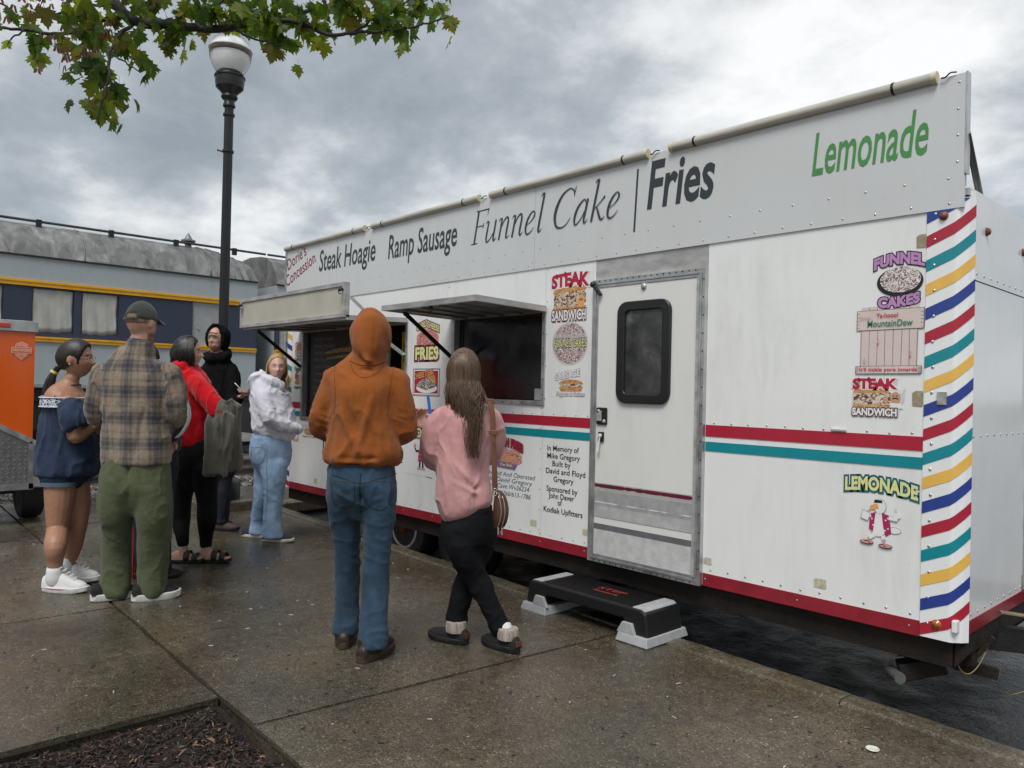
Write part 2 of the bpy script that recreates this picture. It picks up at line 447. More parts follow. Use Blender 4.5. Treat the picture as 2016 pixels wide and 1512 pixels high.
# sidewalk: slabs with open joints, in two rows along the kerb
def kerb_y(x): return 3.60 - 0.0553 * (x + 0.85)
def L1(x): return 1.415 - 0.030 * (x + 3.0)
side = bpy.data.objects.new('sidewalk', None); COL.objects.link(side); tag(side, kind='structure')
GAP = 0.007
def slab(c, name='slab', z=0.0, th=0.11, m=None, parent=None, wob=0):
    cx = sum(p[0] for p in c) / 4; cy = sum(p[1] for p in c) / 4
    rg = random.Random(int(cx * 100 + cy * 1000)); dz = rg.uniform(-0.004, 0.003)
    # subdivided top with worn edge
    mb = MB(); n = 14
    vs = []
    for j in range(n + 1):
        for i in range(n + 1):
            u, v = i / n, j / n
            x = (c[0][0] * (1 - u) + c[1][0] * u) * (1 - v) + (c[3][0] * (1 - u) + c[2][0] * u) * v
            y = (c[0][1] * (1 - u) + c[1][1] * u) * (1 - v) + (c[3][1] * (1 - u) + c[2][1] * u) * v
            edge = min(u, 1 - u, v, 1 - v)
            if edge == 0: x += rg.uniform(-.005, .005); y += rg.uniform(-.005, .005)
            vs.append((x, y, z + dz - (0.004 if edge == 0 else 0) + rg.uniform(-.0012, .0012)))
    fs = [(j * (n + 1) + i, j * (n + 1) + i + 1, (j + 1) * (n + 1) + i + 1, (j + 1) * (n + 1) + i) for j in range(n) for i in range(n)]
    rim = [i for i in range(n + 1)] + [(j) * (n + 1) + n for j in range(1, n + 1)] + [n * (n + 1) + i for i in range(n - 1, -1, -1)] + [j * (n + 1) for j in range(n - 1, 0, -1)]
    k = len(vs)
    for i in rim: vs.append((vs[i][0], vs[i][1], z - th))
    L = len(rim)
    for i in range(L): fs.append((rim[(i + 1) % L], rim[i], k + i, k + (i + 1) % L))
    mb.add(vs, fs)
    return mb.build(name, m or M_CONC, parent, smooth=35)
XR = [-10.55, -8.72, -5.93, -3.12, -0.35, 2.45, 5.3, 8.2]
for i in range(len(XR) - 1):
    a, b = XR[i] + GAP, XR[i + 1] - GAP
    def q(x, y): return (x + 0.085 * (y - 1.5), y)
    slab([q(a, L1(a) + GAP + .005), q(b, L1(b) + GAP + .005), q(b, kerb_y(b) - 0.02), q(a, kerb_y(a) - 0.02)], parent=side)
XL = [-13.0, -10.55, -8.05, -5.33]
for i in range(len(XL) - 1):
    a, b = XL[i] + GAP, XL[i + 1] - GAP
    slab([(a - 0.12, -0.9), (b - 0.12, -0.9), (b, L1(b) - GAP), (a, L1(a) - GAP)], parent=side)
    slab([(a - 0.25, -3.6), (b - 0.25, -3.6), (b - 0.12, -0.92), (a - 0.12, -0.92)], parent=side)
PX0, PX1, PY0 = -3.50, -1.55, -0.45
slab([(-5.32 - 0.12, -0.9), (PX0 - .04, -0.9), (PX0 - 0.008, L1(PX0) - GAP), (-5.32, L1(-5.32) - GAP)], parent=side)
slab([(-5.32 - 0.25, -3.6), (PX0 - .1, -3.6), (PX0 - .04, -0.92), (-5.32 - 0.12, -0.92)], parent=side)
slab([(PX0, -0.9), (PX1, -0.9), (PX1, PY0), (PX0, PY0)], parent=side)
slab([(PX0 - .06, -3.6), (PX1, -3.6), (PX1, -0.92), (PX0 - 0.03, -0.92)], parent=side)
for a, b in ((PX1 + .01, 1.2), (1.21, 4.0), (4.01, 8.2)):
    slab([(a, -0.9), (b, -0.9), (b, L1(b) - GAP), (a, L1(a) - GAP)], parent=side)
    slab([(a, -3.6), (b, -3.6), (b, -0.92), (a, -0.92)], parent=side)
# bed under the joints
mb = MB()
for a, b, c, d in ((-13, 8.2, L1(0) + .05, None), (-13, PX0, -3.6, L1(0) + .05), (PX1, 8.2, -3.6, L1(0) + .05)):
    if d is None: mb.add([(-10.5, L1(-10.5) + .005, -0.018), (8.2, L1(8.2) + .005, -0.018), (8.2, kerb_y(8.2), -0.018), (-10.5, kerb_y(-10.5), -0.018)], [(0, 1, 2, 3)])
    else: mb.add([(a, c, -0.02), (b, c, -0.02), (b, d, -0.02), (a, d, -0.02)], [(0, 1, 2, 3)])
o = mb.build('joint_sand', M_DARKJOINT, side)
# kerb stones
kerb = bpy.data.objects.new('kerb', None); COL.objects.link(kerb); tag(kerb, kind='structure')
kx = [-8.62, -6.9, -5.15, -3.35, -1.60, 0.2, 2.0, 3.9, 5.8, 7.7]
for i in range(len(kx) - 1):
    a, b = kx[i] + 0.004, kx[i + 1] - 0.004
    rg = random.Random(i); dz = rg.uniform(0.0, 0.006); w = 0.165
    mb = MB(); vs = []; fs = []; n = 16
    for k in range(n + 1):
        x = a + (b - a) * k / n; y = kerb_y(x); j = rg.uniform(-0.005, 0.004)
        vs += [(x, y, -0.25), (x, y + .002, -0.01 + dz), (x, y + .012, 0.004 + dz), (x, y + w * .55, 0.006 + dz + rg.uniform(-.002, .002)), (x, y + w - 0.02 + j, dz), (x, y + w + j, -0.025 + dz), (x, y + w + 0.02, ROAD_Z - 0.05)]
    for k in range(n):
        for q_ in range(6): aa = k * 7 + q_; fs.append((aa, aa + 7, aa + 8, aa + 1))
    fs += [tuple(range(7)), tuple(reversed(range(n * 7, n * 7 + 7)))]
    mb.add(vs, fs); mb.build('kerb_stone', M_KERB, kerb, smooth=40)
# far end kerb, running away from the lamp and round to the rail yard
mb = MB()
arc = [(-8.62, 4.03), (-8.75, 4.12), (-8.95, 4.3), (-9.15, 4.6), (-9.25, 5.2), (-9.3, 9)]
for i in range(len(arc) - 1):
    (x0, y0), (x1, y1) = arc[i], arc[i + 1]
    d = Vector((x1 - x0, y1 - y0)).normalized(); nx, ny = d.y * 0.16, -d.x * 0.16
    mb.hexa([(x0, y0, -.25), (x1, y1, -.25), (x1 + nx, y1 + ny, -.25), (x0 + nx, y0 + ny, -.25)], [(x0, y0, .004), (x1, y1, .004), (x1 + nx, y1 + ny, .004), (x0 + nx, y0 + ny, .004)])
mb.build('kerb_stone', M_KERB, kerb)
slab([(-10.6, kerb_y(-10.6) + .005), (-8.74, kerb_y(-8.74) + .02), (-9.28, 9), (-10.6, 9)], parent=side)

# small stones loose on the ballast at the yard edge
def chips(name, mats, pts, size, seed, flatn=0.5, lab=None):
    rg = np.random.RandomState(seed); n = len(pts)
    base = np.array([(-1, -1, -1), (1, -1, -1), (1, 1, -1), (-1, 1, -1), (-.7, -.7, 1), (.7, -.7, 1), (.7, .7, 1), (-.7, .7, 1)], float)
    V = []; F = []; MI = []
    fb = np.array([(0, 3, 2, 1), (4, 5, 6, 7), (0, 1, 5, 4), (1, 2, 6, 5), (2, 3, 7, 6), (3, 0, 4, 7)])
    for i in range(n):
        s = size(rg); b = base * rg.uniform(0.75, 1.2, (8, 3)) * s
        a = rg.uniform(0, 2 * PI); tx, ty = rg.normal(0, flatn, 2)
        R = Matrix.Rotation(a, 3, 'Z') @ Matrix.Rotation(tx, 3, 'X') @ Matrix.Rotation(ty, 3, 'Y')
        V.append(b @ np.array(R).T + pts[i]); F.append(fb + 8 * i); MI += [rg.choice(len(mats), p=MATP)] * 6
    me = bpy.data.meshes.new(name); me.from_pydata(np.concatenate(V).tolist(), [], np.concatenate(F).tolist())
    for m in mats: me.materials.append(m)
    me.polygons.foreach_set('material_index', MI)
    o = bpy.data.objects.new(name, me); COL.objects.link(o); tag(o, lab[0] if lab else None, lab[1] if lab else None, kind='stuff'); return o
# yard surface and ballast
sheet('rail_yard', -60, -10.6, -40, 60, ROAD_Z + 0.03, M_GRAV)
rgn = np.random.RandomState(8)
pts = np.stack([rgn.uniform(-13.6, -10.7, 5200), rgn.uniform(-0.5, 8.5, 5200), np.full(5200, ROAD_Z + 0.05)], 1)
MATP = [0.4, 0.35, 0.25]
stone_m = [mat('ballast_a', (0.10, 0.095, 0.088), 0.6, var=.3), mat('ballast_b', (0.19, 0.18, 0.165), 0.6, var=.3), mat('ballast_c', (0.055, 0.052, 0.05), 0.5, var=.3)]
chips('ballast_gravel', stone_m, pts, lambda r: np.array([1, .8, .6]) * r.uniform(.012, .034), 4, 0.6, ('grey crushed stone ballast strewn beside the railway track', 'gravel'))

# mulch bed in the tree pit
MULCH = mat('mulch_soil', (0.012, 0.008, 0.006), 0.8, var=.4, vscale=25, bump=.8, bscale=60)
mb = MB(); n = 26; vs = []; fs = []
for j in range(n + 1):
    for i in range(n + 1):
        x = PX0 + (PX1 - PX0) * i / n; y = PY0 + (L1(x) - 0.004 - PY0) * j / n
        e_ = min(i, j, n - i, n - j) / n
        vs.append((x, y, -0.050 + 0.03 * min(1, e_ * 6) + 0.012 * math.sin(x * 9 + y * 5) + random.Random(i * 99 + j).uniform(-.006, .006)))
fs = [(j * (n + 1) + i, j * (n + 1) + i + 1, (j + 1) * (n + 1) + i + 1, (j + 1) * (n + 1) + i) for j in range(n) for i in range(n)]
mb.add(vs, fs); o = mb.build('mulch_bed', MULCH, smooth=True); tag(o, kind='structure')
nm = 17000
rgn = np.random.RandomState(3)
mx_ = rgn.uniform(PX0 + .02, PX1 - .02, nm); my_ = PY0 + rgn.uniform(0.01, .985, nm) * (1.41 - PY0)
mz = -0.022 + 0.010 * np.sin(mx_ * 9 + my_ * 5) + rgn.uniform(-.004, .016, nm)
ed = np.minimum(np.minimum(mx_ - PX0, PX1 - mx_), np.minimum(my_ - PY0, 1.415 - my_)); mz -= 0.028 * np.clip(1 - ed / .10, 0, 1)
MATP = [0.52, 0.32, 0.11, 0.035, 0.015]
mm = [mat('bark_dark', (0.016, 0.010, 0.007), 0.5, var=.4), mat('bark_mid', (0.034, 0.019, 0.012), 0.5, var=.4), mat('bark_red', (0.065, 0.03, 0.018), 0.5, var=.3), mat('bark_tan', (0.2, 0.12, 0.06), 0.6, var=.3), mat('dead_petal', (0.28, 0.15, 0.12), 0.6, var=.3)]
chips('bark_mulch', mm, np.stack([mx_, my_, mz], 1), lambda r: np.array([r.uniform(.004, .021), r.uniform(.0015, .005), r.uniform(.001, .0028)]), 6, 0.28, ('dark wet bark mulch filling the tree pit', 'mulch'))
# litter of seeds and twigs on the slabs
rgn = np.random.RandomState(21); nl = 750
lx = rgn.uniform(-8.2, -0.6, nl); ly = rgn.uniform(0.2, 3.6, nl)
ok = ~((lx > PX0 - .03) & (lx < PX1 + .03) & (ly < 1.45)) & (ly < 3.55 - 0.055 * (lx + .85))
lx, ly = lx[ok], ly[ok]
MATP = [0.6, 0.25, 0.15]
chips('ground_litter', [mat('twig', (0.02, 0.014, 0.01), 0.6, var=.3), mat('seed_tan', (0.17, 0.12, 0.06), 0.6, var=.3), mat('chip_pale', (0.42, 0.40, 0.35), 0.6, var=.2)],
      np.stack([lx, ly, np.full(len(lx), 0.004)], 1), lambda r: np.array([r.uniform(.003, .016) ** 1.0, r.uniform(.0015, .004), .0015]), 12, 0.05, ('tiny twigs and seed husks scattered over the wet sidewalk', 'litter'))
# flattened paper disc near the kerb
mb = MB(); mb.lathe([(0.0, 0.0), (0.019, 0.001), (0.025, 0.004), (0.027, 0.002), (0.025, 0.0)], (-1.29, 3.26, 0.005), 20)
o = mb.build('bottle_cap_lid', mat('pale_lid', (0.62, 0.62, 0.55), 0.4, var=.15, vscale=60), smooth=40)
tag(o, 'small pale round lid lying flat on the sidewalk near the kerb', 'lid')

# ================================================================== concession trailer
def painted(name, col, rough=0.22, dirt=0.25, dirtcol=(0.30, 0.29, 0.26), wave=0.25, coat=0.4):
    m, t, b, nd, vec = nodes_of(name)
    mp = nd('ShaderNodeMapping'); mp.inputs['Scale'].default_value = (3.0, 3.0, 0.45); t.links.new(vec, mp.inputs[0])
    streak = noise(t, nd, mp.outputs[0], 3.0, 7, 0.65, 0.4)
    blot = noise(t, nd, vec, 1.3, 6, 0.65, 0.6)
    mu = nd('ShaderNodeMath', operation='MULTIPLY'); t.links.new(maprange(t, nd, streak, 0.45, 0.8, 0, 1), mu.inputs[0]); t.links.new(maprange(t, nd, blot, 0.42, 0.7, 0, dirt * 2.4), mu.inputs[1])
    c = mixc(t, nd, mu.outputs[0], col, dirtcol)
    fine = noise(t, nd, vec, 40, 5, 0.7)
    c = mixc(t, nd, maprange(t, nd, fine, 0.6, 0.9, 0.0, 0.25), c, dirtcol)
    t.links.new(c, b.inputs['Base Color'])
    t.links.new(maprange(t, nd, blot, 0.3, 0.7, rough * 0.7, rough * 1.5), b.inputs['Roughness'])
    b.inputs['Coat Weight'].default_value = coat; b.inputs['Coat Roughness'].default_value = 0.1
    t.links.new(bumpn(t, nd, noise(t, nd, vec, 1.7, 2, 0.4), wave, 0.02), b.inputs['Normal'])
    return m
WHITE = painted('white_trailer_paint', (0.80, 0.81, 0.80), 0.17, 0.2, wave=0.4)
WHITE_UP = painted('reflection_greyed_fascia', (0.60, 0.615, 0.62), 0.22, 0.12)  # white fascia; its darker reflection is put into the grey base colour
WHITE_FR = painted('white_front_paint', (0.82, 0.83, 0.84), 0.2, 0.06, wave=0.5, coat=0.5)
RED = flat('stripe_red', (0.40, 0.012, 0.035), 0.35, coat=.3)
REDD = flat('skirt_red', (0.26, 0.012, 0.025), 0.35, coat=.3, var=.2)
TEAL = flat('stripe_teal', (0.0, 0.235, 0.28), 0.35, coat=.3)
BLUE = flat('stripe_blue', (0.018, 0.045, 0.26), 0.35, coat=.3)
YEL = flat('stripe_yellow', (0.78, 0.47, 0.09), 0.35, coat=.3)
ALU = mat('aluminium', (0.52, 0.53, 0.53), 0.38, 0.85, var=.25, vscale=8, bump=.08, bscale=300, rvar=.1)
ALU_D = mat('dull_aluminium', (0.46, 0.46, 0.45), 0.5, 0.4, var=.3, vscale=5, bump=.15, bscale=90, stretch=(1, 1, 3))
STEEL_B = mat('black_steel', (0.010, 0.010, 0.010), 0.5, 0.0, var=.4, vscale=10, bump=.2, bscale=80)
RUSTB = mat('rusty_chassis', (0.010, 0.008, 0.007), 0.7, 0.0, var=.5, vscale=9, bump=.4, bscale=70, col2=(0.024, 0.016, 0.011), spec=.3)
BLACKR = mat('black_rubber', (0.018, 0.018, 0.018), 0.55, var=.25, vscale=30, bump=.15, bscale=200)
DARKIN = mat('dark_interior', (0.025, 0.026, 0.028), 0.6, var=.3)
TUBE = mat('cream_tube', (0.38, 0.36, 0.31), 0.4, var=.3, vscale=4, stretch=(1, 8, 8), col2=(0.56, 0.54, 0.48))
TANDIRT = mat('taped_patch', (0.50, 0.47, 0.36), 0.6, var=.25, vscale=40)
CHAR = flat('lettering_charcoal', (0.035, 0.045, 0.055), 0.4)
BLACK = flat('lettering_black', (0.012, 0.012, 0.013), 0.4)

TX0, TX1 = -7.96, -1.15; TY, TY1 = 3.90, 6.32; TZ0, TZ1 = 0.335, 2.43
CXW = -1.335                     # wall sheet ends here and the corner trim starts
tr = thing('concession_trailer', 'long white food concession trailer with candy-stripe corners parked along the kerb', 'trailer', (-4.6, 5.1, ROAD_Z))
W1 = (-7.55, -5.63, 1.115, 2.035); W2 = (-4.94, -3.905, 1.375, 2.035); DR = (-3.415, -2.535, 0.325, 2.205)
def panel(name, x0, x1, z0, z1, y0, y1, m, holes=()):
    xs = sorted({x0, x1} | {h[0] for h in holes} | {h[1] for h in holes}); zs = sorted({z0, z1} | {h[2] for h in holes} | {h[3] for h in holes})
    mb = MB()
    def inside(cx, cz): return any(h[0] < cx < h[1] and h[2] < cz < h[3] for h in holes)
    # front and back skins, then reveal faces
    for yy, fl in ((y0, False), (y1, True)):
        for i in range(len(xs) - 1):
            for j in range(len(zs) - 1):
                if inside((xs[i] + xs[i + 1]) / 2, (zs[j] + zs[j + 1]) / 2): continue
                q = [(xs[i], yy, zs[j]), (xs[i + 1], yy, zs[j]), (xs[i + 1], yy, zs[j + 1]), (xs[i], yy, zs[j + 1])]
                mb.add(q if not fl else q[::-1], [(0, 1, 2, 3)])
    for (a, b, c, d), s in [((x0, x1, z0, z1), 1)] + [(h, -1) for h in holes]:
        for q in ([(a, y0, c), (a, y1, c), (b, y1, c), (b, y0, c)], [(a, y0, d), (b, y0, d), (b, y1, d), (a, y1, d)], [(a, y0, c), (a, y0, d), (a, y1, d), (a, y1, c)], [(b, y0, c), (b, y1, c), (b, y1, d), (b, y0, d)]):
            mb.add(q, [(0, 1, 2, 3)])
    o = mb.build(name, m, tr); return o
panel('wall_panel', -7.80, -3.893, TZ0, 2.352, TY, TY + .035, WHITE, (W1, W2))
panel('wall_panel', -3.890, DR[0], TZ0, 2.352, TY, TY + .035, WHITE)
panel('wall_panel', DR[1], CXW, TZ0, 2.352, TY + .001, TY + .035, WHITE)
panel('header_plate', DR[0] + .002, DR[1] - .002, DR[3] - .01, 2.352, TY + .002, TY + .035, ALU_D)
# far side, ends, roof, floor
mb = MB(); mb.box((TX0 + .01, TY1 - .03, TZ0), (TX1 - .01, TY1, TZ1)); mb.build('rear_wall', WHITE, tr)
mb = MB(); mb.box((TX1 - .03, TY + .062, 2.015), (TX1, TY1 - .04, TZ1)); mb.build('front_panel', WHITE_FR, tr)
mb = MB(); mb.box((TX1 - .03, TY + .062, TZ0 + .05), (TX1 - .0025, TY1 - .04, 2.010)); mb.build('front_panel', WHITE_FR, tr)
mb = MB(); mb.box((TX0, TY + .06, TZ0), (TX0 + .03, TY1, TZ1)); mb.build('end_wall', WHITE, tr)
mb = MB(); mb.box((TX0 + .02, TY + .04, TZ1 - .02), (TX1 - .02, TY1 - .01, TZ1 + .012)); mb.build('roof', mat('roof_sheet', (0.55, 0.55, 0.54), .4, .2, var=.2), tr)
mb = MB(); mb.box((TX0 + .02, TY + .04, TZ0 + .005), (TX1 - .02, TY1 - .03, TZ0 + .05)); mb.build('floor', DARKIN, tr)
# inside lining so that the openings look into a dim galley
mb = MB(); mb.box((TX0 + .04, TY1 - .25, TZ0 + .05), (TX1 - .04, TY1 - .20, TZ1 - .03)); mb.build('galley_back_wall', mat('galley_wall', (0.42, 0.43, 0.44), .4, var=.2), tr)
mb = MB(); mb.box((-4.75, 5.2, 0.4), (-4.05, 5.85, 1.95)); mb.box((-4.73, 5.19, 1.0), (-4.07, 5.195, 1.9)); mb.build('fridge', mat('fridge_grey', (0.45, 0.47, 0.5), .25, .5, var=.15), tr, bevel=.01)
mb = MB(); mb.box((-5.4, 5.5, 1.72), (-3.6, 5.85, 1.74)); mb.build('galley_shelf', ALU_D, tr)
mb = MB(); mb.box((-5.4, 4.1, 1.05), (-3.6, 4.5, 1.09)); mb.build('galley_counter', ALU_D, tr)

mb = MB(); mb.box((-5.3, 5.2, 1.95), (-3.7, 5.95, 2.25)); mb.prism([(5.1, 1.9), (5.9, 1.9), (5.9, 2.3), (5.4, 2.3)], 'x', -3.7, -2.6); mb.build('extractor_hood', ALU, tr)
for i in range(7):
    mb = MB(); x = -5.3 + i * .24; mb.lathe([(.05, 0), (.055, .02), (.055, .14 + .05 * (i % 3)), (.03, .17 + .05 * (i % 3)), (.02, .2 + .05 * (i % 3))], (x, 5.66, 1.742), 12); mb.build('sauce_bottle', mat('bottle_%d' % (i % 3), ((.5, .05, .04), (.55, .4, .05), (.5, .5, .48))[i % 3], .4), tr, smooth=40)
mb = MB(); mb.box((-4.6, 4.12, 1.091), (-4.25, 4.4, 1.30)); mb.build('napkin_dispenser', ALU, tr, bevel=.02)
# fascia: three sign panels standing above the roof line
FY = TY - 0.008
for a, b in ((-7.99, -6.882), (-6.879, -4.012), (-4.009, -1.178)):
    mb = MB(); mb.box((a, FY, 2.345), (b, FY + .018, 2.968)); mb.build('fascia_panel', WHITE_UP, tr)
mb = MB(); mb.box((-7.97, FY + .02, 2.45), (-1.182, FY + .045, 2.962)); mb.build('fascia_back_frame', mat('fascia_frame', (.42, .42, .41), .5, .4, var=.2), tr)
mb = MB(); mb.box((-1.177, FY - .002, 2.50), (-1.169, FY + .045, 2.972)); mb.build('fascia_edge_trim', ALU, tr)
def bar(mb, a, b, w, h, up=(0, 0, 1)):
    a, b = Vector(a), Vector(b); d = (b - a).normalized(); u = Vector(up); u = (u - d * u.dot(d)).normalized(); s = d.cross(u)
    q = lambda p: [tuple(p + s * w * i + u * h * j) for i, j in ((-.5, -.5), (.5, -.5), (.5, .5), (-.5, .5))]
    return mb.hexa(q(a), q(b))
mb = MB(); bar(mb, (-1.178, 3.935, 2.70), (-1.168, 4.10, 2.435), .006, .055, (0, 1, .3)); bar(mb, (-1.178, 3.925, 2.69), (-1.168, 4.09, 2.425), .03, .006, (0, 1, .3)); mb.build('fascia_brace', mat('brace_grey', (.16, .165, .16), .45, .6, var=.2), tr)
for x in (-7.2, -5.6, -4.0, -2.5):
    mb = MB(); bar(mb, (x, 3.94, 2.8), (x, 4.3, 2.44), .03, .03); mb.build('fascia_brace', ALU_D, tr)
# light tubes along the top edge
for a, b in ((-7.985, -6.34), (-6.205, -4.64), (-4.50, -2.985), (-2.81, -1.30)):
    zc = 2.975; mb = MB()
    mb.tube([(a, FY - .008, zc), (b, FY - .008, zc)], .028, 14); o = mb.build('light_tube', TUBE, tr, smooth=40)
    for x0 in (a - .004, b - .02): mb = MB(); mb.tube([(x0, FY - .008, zc), (x0 + .024, FY - .008, zc)], .030, 14); mb.build('end_cap', mat('tube_cap', (.58, .52, .36), .45, var=.2), o, smooth=40)
    for x0 in (a + .17, b - .2): mb = MB(); mb.tube([(x0, FY - .008, zc), (x0 + .012, FY - .008, zc)], .0305, 14); mb.build('clamp', STEEL_B, o, smooth=40)
    mb = MB(); cpts = [(b + .02, FY - .012, zc - .01), (b + .04, FY - .015, zc - .012), (b + .06, FY - .012, zc + .004), (b + .085, FY - .004, zc + .003)]
    mb.tube([tuple(p) for p in catmull(cpts, 4)], .004, 6); mb.build('cable', STEEL_B, o, smooth=True)

# horizontal stripes
def wallstrip(name, x0, x1, z0, z1, m, y=TY - .0025):
    mb = MB(); mb.box((x0, y, z0), (x1, TY + .004, z1)); return mb.build(name, m, tr)
for x0, x1 in ((-7.80, W1[0] - .03), (W1[1] + .03, DR[0] - .004), (DR[1] + .004, CXW - .002)):
    wallstrip('red_stripe', x0, x1, 1.207, 1.275, RED); wallstrip('teal_stripe', x0, x1, 1.121, 1.176, TEAL)
for x0, x1 in ((-7.80, DR[0] - .004), (DR[1] + .004, CXW - .002)):
    wallstrip('red_skirt', x0, x1, TZ0 - .006, 0.402, REDD, TY - .004)
mb = MB(); mb.box((TX1 - .028, TY + .064, TZ0 + .035), (TX1 + .003, TY1 - .04, .432)); mb.build('red_skirt', REDD, tr)

# corner trims carrying slanted bands: profile (x, y) with arc length
def corner(prof, rise, name):
    L = [0.0]
    for i in range(len(prof) - 1): L.append(L[-1] + math.dist(prof[i], prof[i + 1]))
    mb = MB(); z0, z1 = TZ0 - .002, 2.395
    vs = []; fs = []
    for (x, y) in prof: vs += [(x, y, z0), (x, y, z1)]
    for i in range(len(prof) - 1): fs.append((2 * i, 2 * i + 2, 2 * i + 3, 2 * i + 1))
    nb = len(vs); cx = sum(p[0] for p in prof) / len(prof)
    mb.add(vs, fs)
    o = mb.build(name, WHITE_FR, tr); sm = o.modifiers.new('s', 'SOLIDIFY'); sm.thickness = .004; sm.offset = 0
    cols = [RED, BLUE, YEL, TEAL]
    nrm = []
    for i in range(len(prof)):
        a = Vector(prof[max(i - 1, 0)]); b = Vector(prof[min(i + 1, len(prof) - 1)]); d = (b - a).normalized()
        nrm.append(Vector((d.y, -d.x)) * 1.0)
    for k in range(19):
        zb = .338 + .1147 * k
        mb = MB(); vs = []; fs = []
        for i, (x, y) in enumerate(prof):
            r = rise(i, L[i]); n_ = nrm[i]
            if n_.y > 0 and abs(n_.y) > .5: n_ = -n_
            px, py = x + n_.x * .004, y + n_.y * .004
            lo = max(z0 + .001, min(zb + r, 2.392)); hi = max(z0 + .001, min(zb + .055 + r, 2.392))
            vs += [(px, py, lo), (px, py, hi)]
        for i in range(len(prof) - 1):
            if vs[2 * i + 1][2] - vs[2 * i][2] < .001 and vs[2 * i + 3][2] - vs[2 * i + 2][2] < .001: continue
            fs.append((2 * i, 2 * i + 2, 2 * i + 3, 2 * i + 1))
        if not fs: continue
        mb.add(vs, fs); mb.build('slanted_band', cols[k % 4], tr, smooth=40)
    return o
pr = [(CXW, TY - .003), (-1.215, TY - .003)] + [(-1.215 + .03 * math.sin(a), TY - .003 + .03 - .03 * math.cos(a)) for a in (RAD(18), RAD(36), RAD(55))] + [(-1.165, TY + .035), (-1.148, TY + .062)]
corner(pr, lambda i, l: .052 * l / .12 if l < .12 else .052 + (l - .12) * .85, 'corner_trim')
pl_ = [(-7.80, TY - .003), (-7.90, TY - .003), (-7.93, TY + .003), (-7.955, TY + .025), (-7.962, TY + .06)]
corner(pl_[::-1], lambda i, l: .085 - .075 * min(l, .17) / .15 - (0), 'corner_trim')
mb = MB(); mb.box((-8.01, FY - .004, 2.33), (-7.965, FY + .05, 2.96)); mb.tube([(-8.0, FY + .02, .8), (-8.0, FY + .02, 2.95)], .022, 10); mb.build('corner_post', ALU, tr, smooth=40)

# ---- rivets: one joined part
mb = MB()
def rivet(x, z, y, r=.0085): mb.ball((x, y, z), r * .85, 8, 4, (1, .45, 1))
rg = random.Random(2)
def rrow(x0, x1, z, y, step=.155, r=.0075):
    n = max(1, int(abs(x1 - x0) / step))
    for i in range(n + 1): rivet(x0 + (x1 - x0) * i / n + rg.uniform(-.006, .006), z + rg.uniform(-.003, .003), y, r)
def rcol(x, z0, z1, y, step=.15, r=.0075):
    n = max(1, int(abs(z1 - z0) / step))
    for i in range(n + 1): rivet(x + rg.uniform(-.003, .003), z0 + (z1 - z0) * i / n, y, r)
rrow(-7.9, -1.24, 2.372, FY, .165); rrow(-7.8, -1.24, 2.49, FY, .19)
rcol(-1.205, 2.56, 2.93, FY, .12); rcol(-4.03, 2.40, 2.92, FY, .3)
rrow(-7.75, DR[0] - .05, 1.287, TY, .105); rrow(DR[1] + .06, CXW - .05, 1.287, TY, .105)
rrow(-7.75, DR[0] - .05, .425, TY, .105); rrow(DR[1] + .06, CXW - .05, .428, TY, .105)
rrow(-7.75, DR[0] - .05, .37, TY - .005, .4, .006); rrow(DR[1] + .02, CXW - .05, .37, TY - .005, .42, .006)
rcol(-3.91, .45, 1.33, TY, .145); rcol(-3.872, 1.4, 2.33, TY, .2); rcol(-5.35, .45, 1.1, TY, .145); rcol(-7.62, .45, 1.05, TY, .145)
rcol(-5.02, 1.3, 2.3, TY, .2); pass
rcol(CXW + .035, .40, 2.33, TY - .007, .1147, .0085)
o = mb.build('rivets', ALU, tr, smooth=True); o['kind'] = 'stuff'
mb = MB()
for z, y0 in ((2.045, 4.0), (1.285, 4.0), (.455, 4.0)):
    for i in range(22): mb.ball((TX1 + (0 if z > 2.012 else -.0025), y0 + i * .105, z), .0075, 8, 4, (.45, 1, 1))
for i in range(18): mb.ball((-1.163, TY + .045, .4 + i * .112), .006, 8, 4)
o = mb.build('rivets', ALU, tr, smooth=True); o['kind'] = 'stuff'

# ---- marker lamps
AMB = mat('amber_lens', (0.35, 0.10, 0.015), 0.2, var=.3, vscale=60, coat=.6); AMBD = mat('weathered_lens', (0.16, 0.06, 0.035), 0.5, var=.5, vscale=80)
def mlamp(c, axis, m=AMB, r=.02):
    mb = MB(); mb.lathe([(r * 1.15, 0), (r * 1.15, -.006 if axis == 'y' else .006), (r, -.007 if axis == 'y' else .007), (r * .8, -.016 if axis == 'y' else .016), (r * .3, -.02 if axis == 'y' else .02)], c, 16, axis)
    mb.build('marker_lamp', m, tr, smooth=50)
mlamp((-1.262, TY - .003, .405), 'y', AMB, .019); mlamp((-1.262, TY - .003, 2.315), 'y', AMBD, .018)
mlamp((TX1, 4.13, 2.262), 'x', AMBD, .018); mlamp((TX1, 4.75, 2.25), 'x', AMBD, .018); mlamp((TX1, 5.4, 2.25), 'x', AMBD, .018)
